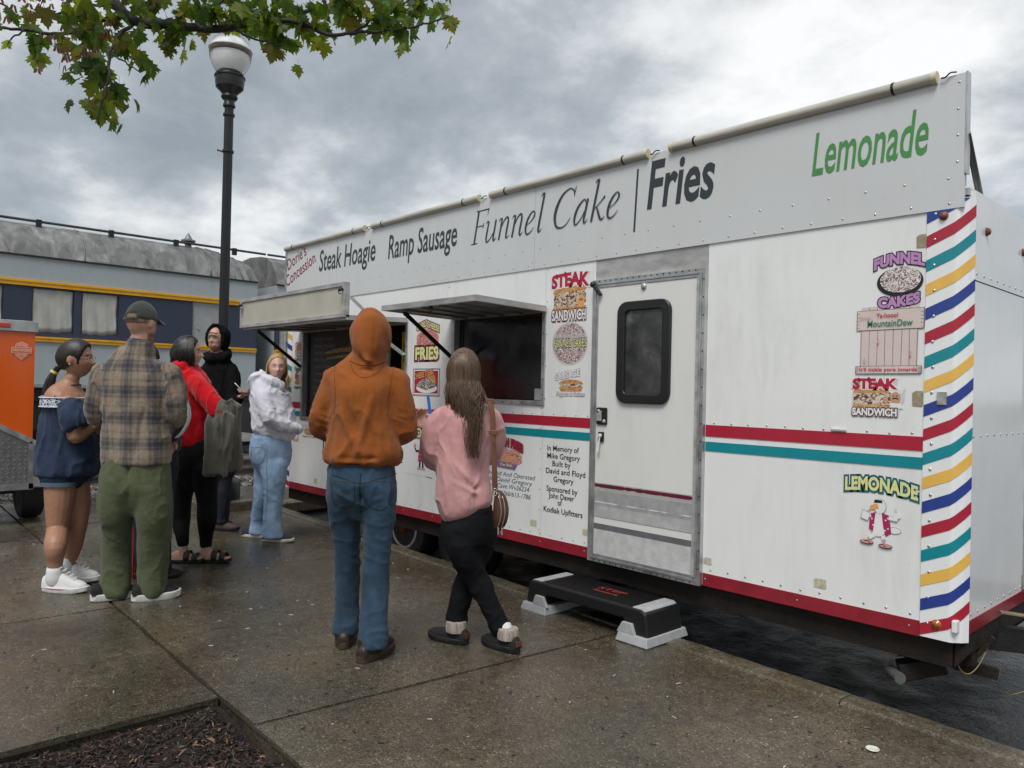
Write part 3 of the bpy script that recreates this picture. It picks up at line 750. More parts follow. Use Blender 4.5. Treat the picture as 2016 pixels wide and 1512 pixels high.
# ---- taped patches and small fittings on the wall
for x0, z0, x1, z1 in ((-1.857, .457, -1.79, .505), (-1.388, 1.42, -1.339, 1.492), (-1.381, 2.18, -1.338, 2.242), (-4.0, .466, -3.932, .513), (-3.488, .476, -3.427, .52), (-2.53, .457, -2.474, .495), (-7.25, .44, -7.18, .49), (-1.475, 1.208, -1.445, 1.222)):
    d = Decal(TY - .001); w, h = x1 - x0, z1 - z0
    d.poly([(x0, z0), (x1 - .1 * w, z0 - .04 * h), (x1, z0 + .1 * h), (x1 - .03 * w, z1), (x0 + .3 * w, z1 + .02 * h), (x0 - .02 * w, z1 - .15 * h)], TANDIRT if z0 < 1.2 else mat('bare_patch', (.30, .26, .17), .6, var=.3, vscale=40))
    d.build('taped_patch', tr)
mb = MB(); mb.box((-1.245 - .03, TY - .014, 1.43), (-1.245 + .01, TY - .004, 1.49)); mb.build('patch_plate', mat('patch_grey', (.36, .36, .33), .5, .3, var=.4, vscale=40), tr)
mb = MB(); mb.box((-1.78, TY - .012, 1.279), (-1.7, TY, 1.292)); mb.build('clip_bracket', ALU_D, tr, bevel=.003)
mb = MB(); mb.box((-1.195, TY - .02, .385), (-1.172, TY + .02, .44)); mb.build('corner_reflector', mat('reflector_white', (.75, .75, .72), .25, var=.1), tr, bevel=.004)

# ---- entry door
door = MB(); door.box((DR[0] + .05, TY - .028, DR[2] + .05), (DR[1] - .055, TY + .01, DR[3] - .05))
DOORM = painted('door_paint', (0.72, 0.72, 0.70), 0.4, 0.45, (0.56, 0.55, 0.52), .1, .1)
do = door.build('entry_door', DOORM, tr)
fr = MB()
def frame(mb, x0, x1, z0, z1, w, y0, y1):
    mb.box((x0, y0, z0), (x0 + w, y1, z1)); mb.box((x1 - w, y0, z0), (x1, y1, z1)); mb.box((x0 + w, y0, z0), (x1 - w, y1, z0 + w)); mb.box((x0 + w, y0, z1 - w), (x1 - w, y1, z1)); return mb
frame(fr, DR[0], DR[1], DR[2], DR[3], .022, TY - .03, TY + .002); frame(fr, DR[0] + .0225, DR[1] - .0225, DR[2] + .0225, DR[3] - .0225, .014, TY - .037, TY + .002); frame(fr, DR[0] + .037, DR[1] - .037, DR[2] + .037, DR[3] - .037, .018, TY - .033, TY + .002)
fr.build('door_frame', ALU, do, bevel=.002)
mb = MB(); mb.box((DR[1] - .05, TY - .044, DR[2] + .05), (DR[1] - .034, TY - .0375, DR[3] - .06)); o = mb.build('piano_hinge', ALU_D, do)
mb = MB()
for i in range(17): mb.ball((DR[1] - .011, TY - .031, DR[2] + .1 + i * .107), .005, 6, 4); mb.ball((DR[0] + .06 + i * .047, TY - .031, DR[3] - .011), .005, 6, 4); mb.ball((DR[0] + .06 + i * .047, TY - .031, DR[2] + .011), .005, 6, 4)
o = mb.build('frame_screws', STEEL_B, do); o['kind'] = 'stuff'
def rrect(x0, x1, z0, z1, r, n=6):
    p = []
    for cx, cz, a in ((x1 - r, z1 - r, 0), (x0 + r, z1 - r, 90), (x0 + r, z0 + r, 180), (x1 - r, z0 + r, 270)):
        for i in range(n + 1): t = RAD(a + 90 * i / n); p.append((cx + r * math.cos(t), cz + r * math.sin(t)))
    return p
def ringprism(mb, outer, inner, y0, y1):
    n = len(outer); vs = [(p[0], y0, p[1]) for p in outer] + [(p[0], y0, p[1]) for p in inner] + [(p[0], y1, p[1]) for p in outer] + [(p[0], y1, p[1]) for p in inner]
    fs = []
    for i in range(n):
        j = (i + 1) % n
        fs += [(i, j, n + j, n + i), (2 * n + i, 3 * n + i, 3 * n + j, 2 * n + j), (i, 2 * n + i, 2 * n + j, j), (n + i, n + j, 3 * n + j, 3 * n + i)]
    return mb.add(vs, fs)
mb = MB(); ringprism(mb, rrect(-3.185, -2.768, 1.385, 2.04, .075), rrect(-3.122, -2.828, 1.445, 1.98, .03), TY - .05, TY - .02)
wf = mb.build('window_frame', mat('black_gasket', (.012, .012, .013), .35, var=.2), do, smooth=35, bevel=.006)
m_, t_, b_, nd_, vec_ = nodes_of('door_glass')
gl = noise(t_, nd_, vec_, 6, 5, .6, .5); t_.links.new(ramp(t_, nd_, gl, [(.35, (.022, .023, .023)), (.6, (.06, .062, .06)), (.75, (.16, .16, .15))]), b_.inputs['Base Color'])
b_.inputs['Roughness'].default_value = .16; t_.links.new(bumpn(t_, nd_, noise(t_, nd_, vec_, 45, 2), .08, .005), b_.inputs['Normal'])
mb = MB(); mb.box((-3.125, TY - .034, 1.44), (-2.825, TY - .03, 1.985)); mb.build('pane', m_, wf)
# worn bands on the lower door
for z0, z1, c, nm in ((.805, .852, (.42, .41, .39), 'a'), (.822, .846, (.12, .012, .035), 'b'), (.700, .802, (.34, .34, .345), 'c'), (.722, .728, (.75, .75, .73), 'd'), (.628, .700, (.43, .43, .43), 'e'), (.545, .583, (.13, .135, .14), 'f'), (.38, .545, (.52, .525, .52), 'g')):
    mb = MB(); y = TY - .029 - .0006 * 'abcdefg'.index(nm)
    vs = []; fs = []; rg = random.Random(nm); n = 30
    for i in range(n + 1):
        x = DR[0] + .056 + (DR[1] - DR[0] - .117) * i / n
        j = rg.uniform(0, .006) if nm in 'bd' and rg.random() < .5 else 0
        vs += [(x, y, z0 + j), (x, y, z1 - (j * .5))]
    for i in range(n): fs.append((2 * i, 2 * i + 2, 2 * i + 3, 2 * i + 1))
    mb.add(vs, fs); mb.build('door_band', mat('door_band_' + nm, c, .4, var=.15, vscale=20), do)
mb = MB(); mb.box((-3.352, TY - .042, 1.238), (-3.262, TY - .027, 1.352)); hd = mb.build('door_handle', STEEL_B, do, bevel=.008)
mb = MB(); mb.box((-3.342, TY - .052, 1.262), (-3.30, TY - .0425, 1.33)); mb.lathe([(.012, 0), (.012, -.006), (.006, -.008)], (-3.33, TY - .044, 1.325), 12, 'y'); mb.lathe([(.01, 0), (.01, -.006), (.005, -.008)], (-3.282, TY - .0425, 1.262), 12, 'y'); mb.build('lock_cylinder', ALU_D, hd, bevel=.003)
mb = MB(); mb.box((-3.335, TY - .04, 1.125), (-3.288, TY - .027, 1.19)); o = mb.build('latch', STEEL_B, do, bevel=.004)
mb = MB(); mb.lathe([(.014, 0), (.014, -.012), (.008, -.014)], (-3.312, TY - .04, 1.165), 12, 'y'); mb.tube([(-3.312, TY - .046, 1.16), (-3.316, TY - .052, 1.10), (-3.322, TY - .054, 1.062)], [.006, .006, .009], 8); mb.build('latch_key', mat('key_white', (.7, .7, .68), .4), o, smooth=50)
mb = MB(); bar(mb, (-3.395, TY - .042, 2.17), (-3.33, TY - .05, 2.10), .016, .03, (0, 1, 0)); mb.ball((-3.4, TY - .045, 2.175), .022, 10, 6); mb.build('door_holder', STEEL_B, do, smooth=40)
mb = MB(); mb.lathe([(.02, 0), (.02, -.008), (.01, -.014)], (-2.985, TY - .03, 2.13), 12, 'y'); mb.build('door_latch', ALU, do, smooth=40)

# ---- serving windows with lift-up awnings
def win(W, name):
    mb = MB(); x0, x1, z0, z1 = W
    frame(mb, x0 - .028, x1 + .028, z0 - .028, z1 + .02, .034, TY - .012, TY + .05)
    return mb.build(name, ALU, tr, bevel=.002)
sw1 = win(W1, 'serving_window'); sw2 = win(W2, 'serving_window')
SCREEN = mat('smoked_screen', (0.010, 0.011, 0.013), 0.14, var=.5, vscale=5, col2=(.022, .023, .025), bump=.05, bscale=3, rvar=.08)
for a in (W2[0] + .01, W2[1] - .04):
    mb = MB(); mb.box((a, TY + .055, W2[2] + .01), (a + .03, TY + .07, W2[3])); mb.build('window_jamb', STEEL_B, sw2)
mb = MB(); mb.box((-4.045, TY + .058, 1.385), (-3.975, TY + .06, 1.47)); mb.build('taped_note', mat('clear_note', (.3, .3, .29), .4), sw2)
mb = MB(); mb.box((W2[0] + .04, TY + .062, W2[2] + .012), (W2[1] - .04, TY + .066, W2[3])); mb.build('smoked_pane', SCREEN, sw2)
# chalkboard menu standing in the first window
BRD = mat('chalkboard', (0.022, 0.023, 0.024), 0.5, var=.4, vscale=5, col2=(.045, .046, .047))
mb = MB(); mb.box((-7.50, TY + .06, 1.13), (-6.05, TY + .075, 2.02)); cb = mb.build('menu_board', BRD, sw1)
CH = mat('chalk', (0.20, 0.20, 0.195), .8, var=.3, vscale=60)
d = Decal(TY + .06)
for i, (s, w) in enumerate((('Steak Hoagie', .40), ('Ramp Sausage', .42), ('Hamburger', .33), ('Hot Dog', .26), ('Chili Cheese', .40), ('Cheese Fries', .38), ('Fries', .17), ('Funnel Cake', .36), ('Nachos', .22), ('Lemonade', .30), ('Drinks', .20))):
    d.text(s, -7.42, -7.42 + w, 1.935 - i * .073, .032, CH, shear=.15)
    d.text(('8.00', '8.00', '6.00', '4.00', '7.00', '6.00', '5.00', '7.00', '6.00', '4.00', '2.00')[i], -6.72, -6.62, 1.935 - i * .073, .032, CH, shear=.15)
d.build('chalk_lettering', cb)['kind'] = 'stuff'
d = Decal(TY + .058); OCH = mat('ochre_print', (.30, .19, .06), .6, var=.5, vscale=30)
d.strip([(-7.18, 1.80, .02), (-6.95, 1.82, .04), (-6.6, 1.83, .05), (-6.3, 1.80, .05), (-6.1, 1.79, .02)], .04, OCH); d.strip([(-7.15, 1.74, .02), (-6.8, 1.76, .03), (-6.4, 1.76, .04), (-6.15, 1.74, .02)], .03, OCH)
d.build('painted_swash', cb)
mb = MB(); mb.box((-5.99, TY + .20, 1.28), (-5.72, TY + .215, 1.98)); yb = mb.build('yellow_sign', mat('sign_yellow', (.75, .52, .03), .5, var=.15), sw1)
d = Decal(TY + .198); d.text('M', -5.95, -5.76, 1.70, .17, BLACK, bold=.03); d.build('sign_letter', yb)
for a, b in ((-6.02, -6.0), (-5.68, -5.645)):
    mb = MB(); mb.box((a, TY + .05, 1.13), (b, TY + .08, 2.02)); mb.build('window_jamb', ALU_D, sw1)
def awning(x0, x1, zh, yo, zo, name):
    mb = MB()
    th = .03
    mb.hexa([(x0, TY - .012, zh), (x1, TY - .012, zh), (x1, yo, zo), (x0, yo, zo)], [(x0, TY - .012, zh + th), (x1, TY - .012, zh + th), (x1, yo, zo + th), (x0, yo, zo + th)])
    o = mb.build(name, mat('awning_underside', (.20, .20, .19), .55, .3, var=.4, vscale=4), tr)
    mb = MB()
    e = .004
    for a, b in (((x0, TY - .014, zh + th / 2), (x0, yo, zo + th / 2)), ((x1, TY - .014, zh + th / 2), (x1, yo, zo + th / 2)), ((x0 - .02, yo - .003, zo + th / 2), (x1 + .02, yo - .003, zo + th / 2))):
        bar(mb, a, b, .035, .04)
    mb.build('awning_frame', ALU_D, o)
    n = 5
    for i in range(1, n):
        mb = MB(); x = x0 + (x1 - x0) * i / n; bar(mb, (x, TY - .03, zh - .006), (x, yo + .03, zo - .006), .025, .014)
        mb.build('awning_rib', mat('rib_grey', (.14, .14, .135), .5, .3, var=.3), o)
    mb = MB(); mb.tube([(x0 + .02, TY - .02, zh + .018), (x1 - .02, TY - .02, zh + .018)], .012, 8); mb.build('awning_hinge', ALU, o, smooth=40)
    return o
aw1 = awning(-7.62, -5.62, 2.04, 3.29, 2.015, 'awning'); aw2 = awning(-4.97, -3.885, 2.03, 3.24, 2.045, 'awning')
# struts propping the awnings
for ob, a, b in ((aw2, (-4.93, 3.40, 2.03), (-4.93, TY - .02, 1.70)), (aw2, (-3.93, 3.40, 2.03), (-3.93, TY - .02, 1.70)), (aw1, (-7.60, 3.42, 2.0), (-7.58, TY - .02, 1.66)), (aw1, (-5.66, 3.46, 2.0), (-5.64, TY - .02, 1.75))):
    if a[0] == -3.93: continue
    mb = MB(); bar(mb, a, b, .012, .032); mb.ball(a, .02, 8, 5); mb.ball(b, .016, 8, 5); mb.build('awning_strut', STEEL_B if a[0] != -5.66 else ALU_D, ob)
# upright light box along the lip of the first awning
mb = MB(); frame(mb, -7.68, -5.60, 2.03, 2.325, .035, 3.245, 3.30); lb = mb.build('sign_box', ALU_D, aw1, bevel=.002)
mb = MB(); mb.box((-7.645, 3.258, 2.065), (-5.635, 3.29, 2.29)); mb.build('sign_face', mat('cream_panel', (.40, .385, .32), .45, var=.2, vscale=2.5, col2=(.50, .48, .41)), lb)
for x in (-7.62, -5.62):
    mb = MB(); mb.tube([(x, 3.242, 2.26), (x, 3.215, 2.262)], .012, 8); mb.ball((x, 3.215, 2.255), .016, 8, 5); mb.tube([(x + .03 * math.cos(a), 3.22, 2.245 + .025 * math.sin(a)) for a in np.linspace(1.5, 5.5, 9)], .004, 6); mb.build('hook', STEEL_B, lb, smooth=True)
mb = MB(); bar(mb, (-5.60, 3.31, 2.20), (-5.60, 3.50, 2.06), .008, .025); mb.build('box_bracket', ALU, lb)
mb = MB(); mb.tube([(-4.4, 3.27, 2.05), (-4.4, 3.25, 2.03)], .01, 8); mb.tube([(-4.4 + .02 * math.cos(a), 3.25, 2.02 + .02 * math.sin(a)) for a in np.linspace(0, 6.2, 10)], .004, 6); mb.build('hook', STEEL_B, aw2, smooth=True)
for W, par in ((W1, sw1), (W2, sw2)):
    mb = MB()
    for i in range(9):
        mb.ball((W[0] + .1 + (W[1] - W[0] - .2) * i / 8, TY - .013, W[2] - .012), .005, 6, 4)
    for i in range(6): mb.ball((W[1] + .012, TY - .013, W[2] + .05 + i * (W[3] - W[2] - .1) / 5), .005, 6, 4)
    o = mb.build('frame_screws', STEEL_B, par); o['kind'] = 'stuff'

# ---- chassis, wheels, jacks, hitch
mb = MB(); mb.box((TX0 + .05, TY + .05, .20), (TX1 - .06, TY + .12, .333)); mb.build('chassis_rail', RUSTB, tr)
mb = MB(); mb.box((TX0 + .05, TY1 - .15, .20), (TX1 - .06, TY1 - .08, .333)); mb.build('chassis_rail', RUSTB, tr)
for i in range(9):
    x = TX0 + .3 + i * .78; mb = MB(); mb.box((x, TY + .12, .22), (x + .06, TY1 - .15, .332)); mb.build('cross_member', RUSTB, tr)
mb = MB(); mb.prism([(TX1 - .055, .20), (TX1 - .004, .27), (TX1 - .004, .40), (TX1 - .05, .40)], 'y', TY + .06, TY1 - .08); mb.build('front_beam', RUSTB, tr)
def wheel(x, y, z):
    R = .33
    mb = MB(); prof = [(.20, 0), (.235, -.012), (.29, -.02), (.318, -.008), (.33, .02), (.33, .17), (.318, .2), (.29, .21), (.2, .19)]
    mb.lathe(prof, (x, y, z), 40, 'y'); w = mb.build('wheel', BLACKR, tr, smooth=35)
    mb = MB(); mb.lathe([(.04, .05), (.06, .015), (.10, .02), (.13, .055), (.165, .06), (.172, .03), (.178, -.005), (.196, -.008), (.203, .0), (.203, .01), (.18, .02), (.17, .1)], (x, y, z), 40, 'y')
    rm = mb.build('rim', mat('rim_steel', (.58, .57, .55), .38, .55, var=.35, vscale=25), w, smooth=40)
    mb = MB()
    for k in range(5):
        a = k * PI * .4; p = [(x + r * math.cos(a + t), z + r * math.sin(a + t)) for r, t in ((.095, -.22), (.14, -.28), (.15, 0), (.14, .28), (.095, .22))]
        mb.prism(p, 'y', y + .012, y + .05)
    mb.build('rim_slots', mat('slot_dark', (.015, .014, .013), .6), w)
    mb = MB(); mb.lathe([(.052, .03), (.052, -.02), (.04, -.035), (.01, -.04)], (x, y, z), 20, 'y')
    for k in range(5): a = k * 2 * PI / 5; mb.lathe([(.011, .02), (.011, 0), (.006, -.005)], (x + .075 * math.cos(a), y + .01, z + .075 * math.sin(a)), 6, 'y')
    mb.build('hub', mat('hub_rust', (.16, .03, .02), .55, .2, var=.4), w, smooth=40)
    mb = MB(); mb.tube([(x, y + .1, z), (x, y + .6, z)], .035, 8); mb.build('axle', RUSTB, tr)
wheel(-5.87, 4.09, ROAD_Z + .325); wheel(-5.02, 4.09, ROAD_Z + .325)
wheel(-5.87, 6.0, ROAD_Z + .325); wheel(-5.02, 6.0, ROAD_Z + .325)
# stowed stabiliser near the front corner
j = MB(); bar(j, (-1.30, 4.12, .165), (-1.47, 4.02, .10), .10, .085); bar(j, (-1.30, 4.12, .19), (-1.22, 4.14, .23), .14, .06); ja = j.build('stabiliser_jack', RUSTB, tr, bevel=.006)
mb = MB(); mb.tube([(-1.52, 4.04, .085), (-1.44, 3.955, .085)], .028, 12); mb.build('jack_foot', mat('jack_roller', (.16, .16, .155), .5, .5, var=.3), ja, smooth=40)
mb = MB(); bar(mb, (-1.28, 4.2, .15), (-1.12, 4.3, .12), .05, .05); bar(mb, (-1.22, 4.13, .14), (-1.10, 4.16, .33), .03, .02); mb.build('jack_arm', RUSTB, ja)
mb = MB(); bar(mb, (-1.5, 4.1, .2), (-1.16, 4.1, .24), .06, .09); mb.build('jack_mount', RUSTB, ja)
# scissor jack at the rear
sj = MB(); z0 = ROAD_Z + .005
sj.box((-7.0, 4.15, z0), (-6.7, 4.4, z0 + .02)); bar(sj, (-7.3, 4.2, .21), (-6.85, 4.2, .06), .05, .035); bar(sj, (-6.4, 4.2, .21), (-6.85, 4.2, .06), .05, .03); bar(sj, (-7.25, 4.25, .0), (-6.5, 4.25, .12), .06, .04); bar(sj, (-6.85, 4.22, -.14), (-7.25, 4.22, .02), .05, .03); bar(sj, (-6.85, 4.22, -.14), (-6.45, 4.22, .02), .05, .03)
sj.build('scissor_jack', STEEL_B, tr)
# A-frame hitch
mb = MB(); bar(mb, (-1.22, 4.45, .25), (-.05, 5.05, .25), .06, .12); bar(mb, (-1.22, 5.75, .25), (-.05, 5.12, .25), .06, .12); bar(mb, (-.12, 5.08, .25), (.2, 5.08, .27), .1, .1); mb.build('hitch_frame', STEEL_B, tr)
mb = MB(); mb.box((-1.0, 4.5, .29), (-.75, 4.7, .315)); bar(mb, (-1.14, 4.42, .395), (-.9, 4.55, .38), .05, .006); mb.build('hitch_plate', mat('worn_wood', (.20, .15, .09), .6, var=.4, vscale=20), tr)
mb = MB(); mb.tube([(-.0, 5.08, ROAD_Z + .01), (-.0, 5.08, .75)], .035, 10); mb.lathe([(.09, 0), (.08, .02)], (0, 5.08, ROAD_Z), 12); mb.build('tongue_jack', STEEL_B, tr)
mb = MB(); mb.tube([tuple(p) for p in catmull([(-1.19, 4.0, .33), (-1.2, 3.99, .22), (-1.17, 4.02, .17), (-1.14, 4.08, .2), (-1.12, 4.2, .3)], 6)], .003, 6); mb.tube([tuple(p) for p in catmull([(-1.0, 4.55, .3), (-.98, 4.4, .1), (-1.05, 4.3, .04), (-1.1, 4.35, .03)], 6)], .0025, 6)
mb.build('trailing_wire', mat('wire_yellow', (.18, .15, .06), .5), tr, smooth=True)
mb = MB(); mb.box((TX1 - .002, 4.86, .42), (TX1 + .012, 4.87, 2.02)); mb.box((TX1, 4.845, .44), (TX1 + .02, 4.90, .52)); mb.build('front_seam_strip', ALU, tr)
for a, b in ((-7.5, -6.6), (-4.5, -3.2)):
    mb = MB(); mb.box((a, 4.7, .03), (b, 5.7, .2)); mb.build('added_dark_box', STEEL_B, tr, bevel=.02)  # dark boxes added below the floor to blacken the space underneath
mb = MB(); mb.box((TX0 + .05, TY1 - .06, ROAD_Z + .06), (TX1 - .5, TY1 - .03, .335)); mb.build('added_shade_panel', STEEL_B, tr)  # unseen far-side panel, added to keep the road under the trailer dark

# ================================================================== writing and stickers on the trailer
YF = FY - .0015; YW = TY - .0015
GREEN = flat('lettering_green', (0.07, 0.27, 0.075), .4); CRIM = flat('lettering_crimson', (0.23, 0.012, 0.03), .4); NAVYL = flat('lettering_navy', (0.05, 0.09, 0.14), .4)
def sign(name, y, draw, parent=tr, label=None):
    d = Decal(y); draw(d); o = d.build(name, parent)
    if label: o['label'] = label
    return o
sign('lettering', YF, lambda d: d.text('Lemonade', -1.905, -1.335, 2.628, .218, GREEN, shear=.22, bold=.012), label='green painted word Lemonade')
sign('lettering', YF, lambda d: d.text('Fries', -2.985, -2.505, 2.628, .285, CHAR, shear=.18, bold=.022), label='dark painted word Fries')
sign('divider_bar', YF, lambda d: d.poly([(-3.098, 2.492), (-3.083, 2.492), (-3.062, 2.895), (-3.077, 2.895)], CHAR))
sign('lettering', YF, lambda d: d.text('Ramp Sausage', -5.94, -4.93, 2.638, .21, CHAR, shear=.14, bold=.012), label='dark painted words Ramp Sausage')
sign('lettering', YF, lambda d: d.text('Steak Hoagie', -7.235, -6.16, 2.652, .21, CHAR, shear=.14, bold=.012), label='dark painted words Steak Hoagie')
def dories(d):
    d.text("Dorie's", -7.94, -7.50, 2.73, .125, CRIM, rot=.30, bold=.004)
    d.text('Concession', -7.965, -7.28, 2.548, .125, CRIM, rot=.315, bold=.004)
sign('lettering', YF, dories, label="slanting red words Dorie's Concession")
# serif italic drawn with a broad pen
GL = {
 'F': (.47, [[(.115, 0, .075), (.115, .36, .07), (.115, .72, .075)], [(.03, .708, .028), (.25, .708, .03), (.50, .708, .034)], [(.49, .72, .035), (.475, .64, .022), (.47, .57, .008)], [(.12, .375, .026), (.25, .375, .026), (.37, .375, .03)], [(.372, .44, .012), (.368, .375, .03), (.36, .31, .012)], [(.0, .012, .02), (.115, .012, .028), (.24, .012, .02)]]),
 'u': (.47, [[(.0, .40, .02), (.04, .44, .03), (.085, .43, .05)], [(.09, .44, .05), (.08, .25, .06), (.075, .1, .06), (.10, .02, .055), (.16, .01, .035), (.24, .08, .025), (.325, .2, .022)], [(.345, .445, .06), (.34, .25, .06), (.335, .08, .06), (.36, .01, .05), (.42, .04, .02), (.445, .07, .012)]]),
 'n': (.46, [[(.0, .39, .016), (.04, .44, .03), (.085, .43, .05)], [(.095, .445, .055), (.09, .2, .06), (.08, 0, .06)], [(.095, .22, .022), (.15, .34, .028), (.23, .435, .04), (.30, .43, .055), (.325, .33, .062), (.315, .12, .06), (.335, .02, .05), (.39, .035, .022), (.425, .07, .012)]]),
 'e': (.38, [[(.055, .19, .018), (.17, .235, .022), (.26, .32, .035), (.275, .40, .05), (.21, .445, .03), (.12, .38, .045), (.055, .25, .06), (.05, .10, .062), (.10, .015, .05), (.18, .01, .032), (.26, .06, .022), (.31, .12, .014)]]),
 'l': (.22, [[(.02, .70, .014), (.06, .745, .03), (.11, .75, .05)], [(.115, .76, .06), (.10, .4, .064), (.09, .1, .064), (.11, .01, .05), (.165, .03, .024), (.20, .07, .012)]]),
 'C': (.62, [[(.565, .56, .012), (.55, .63, .04), (.48, .70, .032), (.36, .71, .03), (.2, .62, .055), (.09, .42, .082), (.075, .22, .084), (.16, .05, .062), (.30, .0, .038), (.43, .03, .026), (.53, .13, .018), (.55, .17, .01)], [(.578, .735, .02), (.567, .65, .022), (.565, .55, .01)]]),
 'a': (.48, [[(.335, .36, .02), (.29, .435, .03), (.22, .43, .035), (.11, .32, .058), (.06, .15, .066), (.09, .02, .05), (.15, .01, .03), (.25, .10, .024), (.33, .24, .022)], [(.36, .45, .058), (.345, .22, .06), (.335, .08, .058), (.36, .01, .048), (.41, .03, .022), (.45, .07, .012)]]),
 'k': (.45, [[(.02, .70, .014), (.06, .745, .03), (.11, .75, .05)], [(.11, .76, .06), (.095, .4, .062), (.08, 0, .06)], [(.095, .22, .02), (.2, .29, .024), (.30, .38, .03), (.35, .43, .05)], [(.16, .27, .03), (.23, .16, .058), (.30, .05, .06), (.36, .01, .04), (.43, .06, .012)]]),
 ' ': (.27, []),
}
def funnel(d):
    s = 'Funnel Cake'; adv = sum(GL[c][0] for c in s); X0, X1, B, CAPH = -4.745, -3.155, 2.612, .265
    sx = (X1 - X0 - .06) / adv; sz = CAPH / .72; x = X0
    for c in s:
        for st in GL[c][1]:
            pts = [(x + p[0] * sx + (p[1] * sz) * .21, B + p[1] * sz, p[2] * sx * .88) for p in catmull(st, 6)]
            d.strip(pts, .02, CHAR)
        x += GL[c][0] * sx
sign('lettering', YF, funnel, label='dark italic serif words Funnel Cake')
def memory(d):
    for s, x0, x1, z in (('In Memory of', -3.838, -3.535, 1.03), ('Mike Gregory', -3.838, -3.525, .975), ('Built by', -3.785, -3.61, .922), ('David and Floyd', -3.848, -3.472, .868), ('Gregory', -3.77, -3.58, .812), ('Sponsored by', -3.838, -3.54, .742), ('John Dever', -3.815, -3.57, .694), ('of', -3.725, -3.685, .65), ('Kodiak Upfitters', -3.862, -3.488, .592)):
        d.text(s, x0, x1, z, .037, BLACK, bold=.008)
sign('lettering', YW, memory, label='black memorial lettering beside the door')['kind'] = 'stuff'
def owned(d):
    for s, x0, x1, z in (('Owned And Operated', -4.50, -3.955, .80), ('by David Gregory', -4.46, -3.985, .755), ('Cool Cave Wv26234', -4.50, -4.015, .708), ('304-613-1766/613-1786', -4.53, -4.0, .655)):
        d.text(s, x0, x1, z, .034, NAVYL, shear=.25, bold=-.004)
sign('lettering', YW, owned, label='grey italic owner lettering')['kind'] = 'stuff'

# food prints
def foodmat(name, stops, scale, dist=1.0, rough=.4):
    m, t, b, nd, vec = nodes_of(name)
    mp = nd('ShaderNodeMapping'); mp.inputs['Scale'].default_value = (1, .001, 1.4); t.links.new(vec, mp.inputs[0])
    n_ = noise(t, nd, mp.outputs[0], scale, 3, .55, dist); t.links.new(ramp(t, nd, n_, stops), b.inputs['Base Color']); b.inputs['Roughness'].default_value = rough
    return m
F_FILL = foodmat('print_steak_filling', [(.32, (.05, .015, .01)), (.45, (.18, .06, .04)), (.52, (.62, .5, .38)), (.62, (.75, .7, .6)), (.7, (.2, .25, .05))], 38, 1.5)
F_BUN = foodmat('print_bun', [(.3, (.35, .14, .04)), (.6, (.62, .33, .12)), (.75, (.75, .5, .25))], 20, .4)
F_FUN = foodmat('print_funnel', [(.40, (.10, .05, .045)), (.46, (.32, .2, .18)), (.52, (.66, .60, .59)), (.60, (.82, .80, .80))], 42, 3.2)
F_FUN2 = foodmat('print_funnel_dark', [(.38, (.07, .03, .03)), (.47, (.3, .15, .14)), (.55, (.7, .62, .6)), (.7, (.85, .82, .82))], 60, 2.2)
F_FRY = foodmat('print_chili_fries', [(.35, (.15, .02, .03)), (.47, (.45, .12, .12)), (.58, (.7, .35, .3)), (.7, (.8, .6, .5))], 60, 2)
F_STK = foodmat('print_cheese_steak', [(.35, (.03, .015, .012)), (.5, (.1, .06, .05)), (.56, (.6, .58, .52)), (.7, (.75, .74, .7))], 60, 1.5)
F_FF = foodmat('print_french_fries', [(.35, (.35, .08, .08)), (.5, (.62, .25, .22)), (.65, (.78, .45, .4))], 50, .5)
cW = flat('print_white', (.78, .78, .78)); cK = flat('print_black', (.015, .013, .014)); cR = flat('print_red', (.44, .012, .04)); cP = flat('print_mauve', (.48, .25, .5)); cPD = flat('print_plum', (.035, .012, .03))
cY = flat('print_pale_yellow', (.72, .72, .33)); cG = flat('print_green', (.03, .16, .07)); cGB = flat('print_board', (.66, .55, .52)); cTq = flat('print_teal', (.015, .12, .13)); cSk = flat('print_skin', (.55, .3, .2)); cOr = flat('print_orange', (.75, .35, .12)); cMag = flat('print_magenta', (.38, .02, .10)); cGr = flat('print_grey', (.3, .3, .3)); cLg = flat('print_soft_grey', (.6, .61, .62)); cMint = flat('print_mint_text', (.03, .22, .12)); cPk = flat('print_pink', (.62, .3, .3)); cPur = flat('print_purple', (.22, .12, .3)); cWine = flat('print_wine', (.14, .02, .04))
cOl = flat('print_outline', (.34, .36, .42))
def arch(xc, k): return lambda p: (p[0], p[1] - k * (p[0] - xc) ** 2)
def sub(d, x0, z0, x1, z1, nlett=1):
    d.poly([(x0, z0 + .35 * (z1 - z0)), (x0 + .03 * (x1 - x0), z0), (x1, z0), (x1 + .01, z0 + .5 * (z1 - z0)), (x1 - .02, z1), (x0 + .05 * (x1 - x0), z1)], F_BUN)
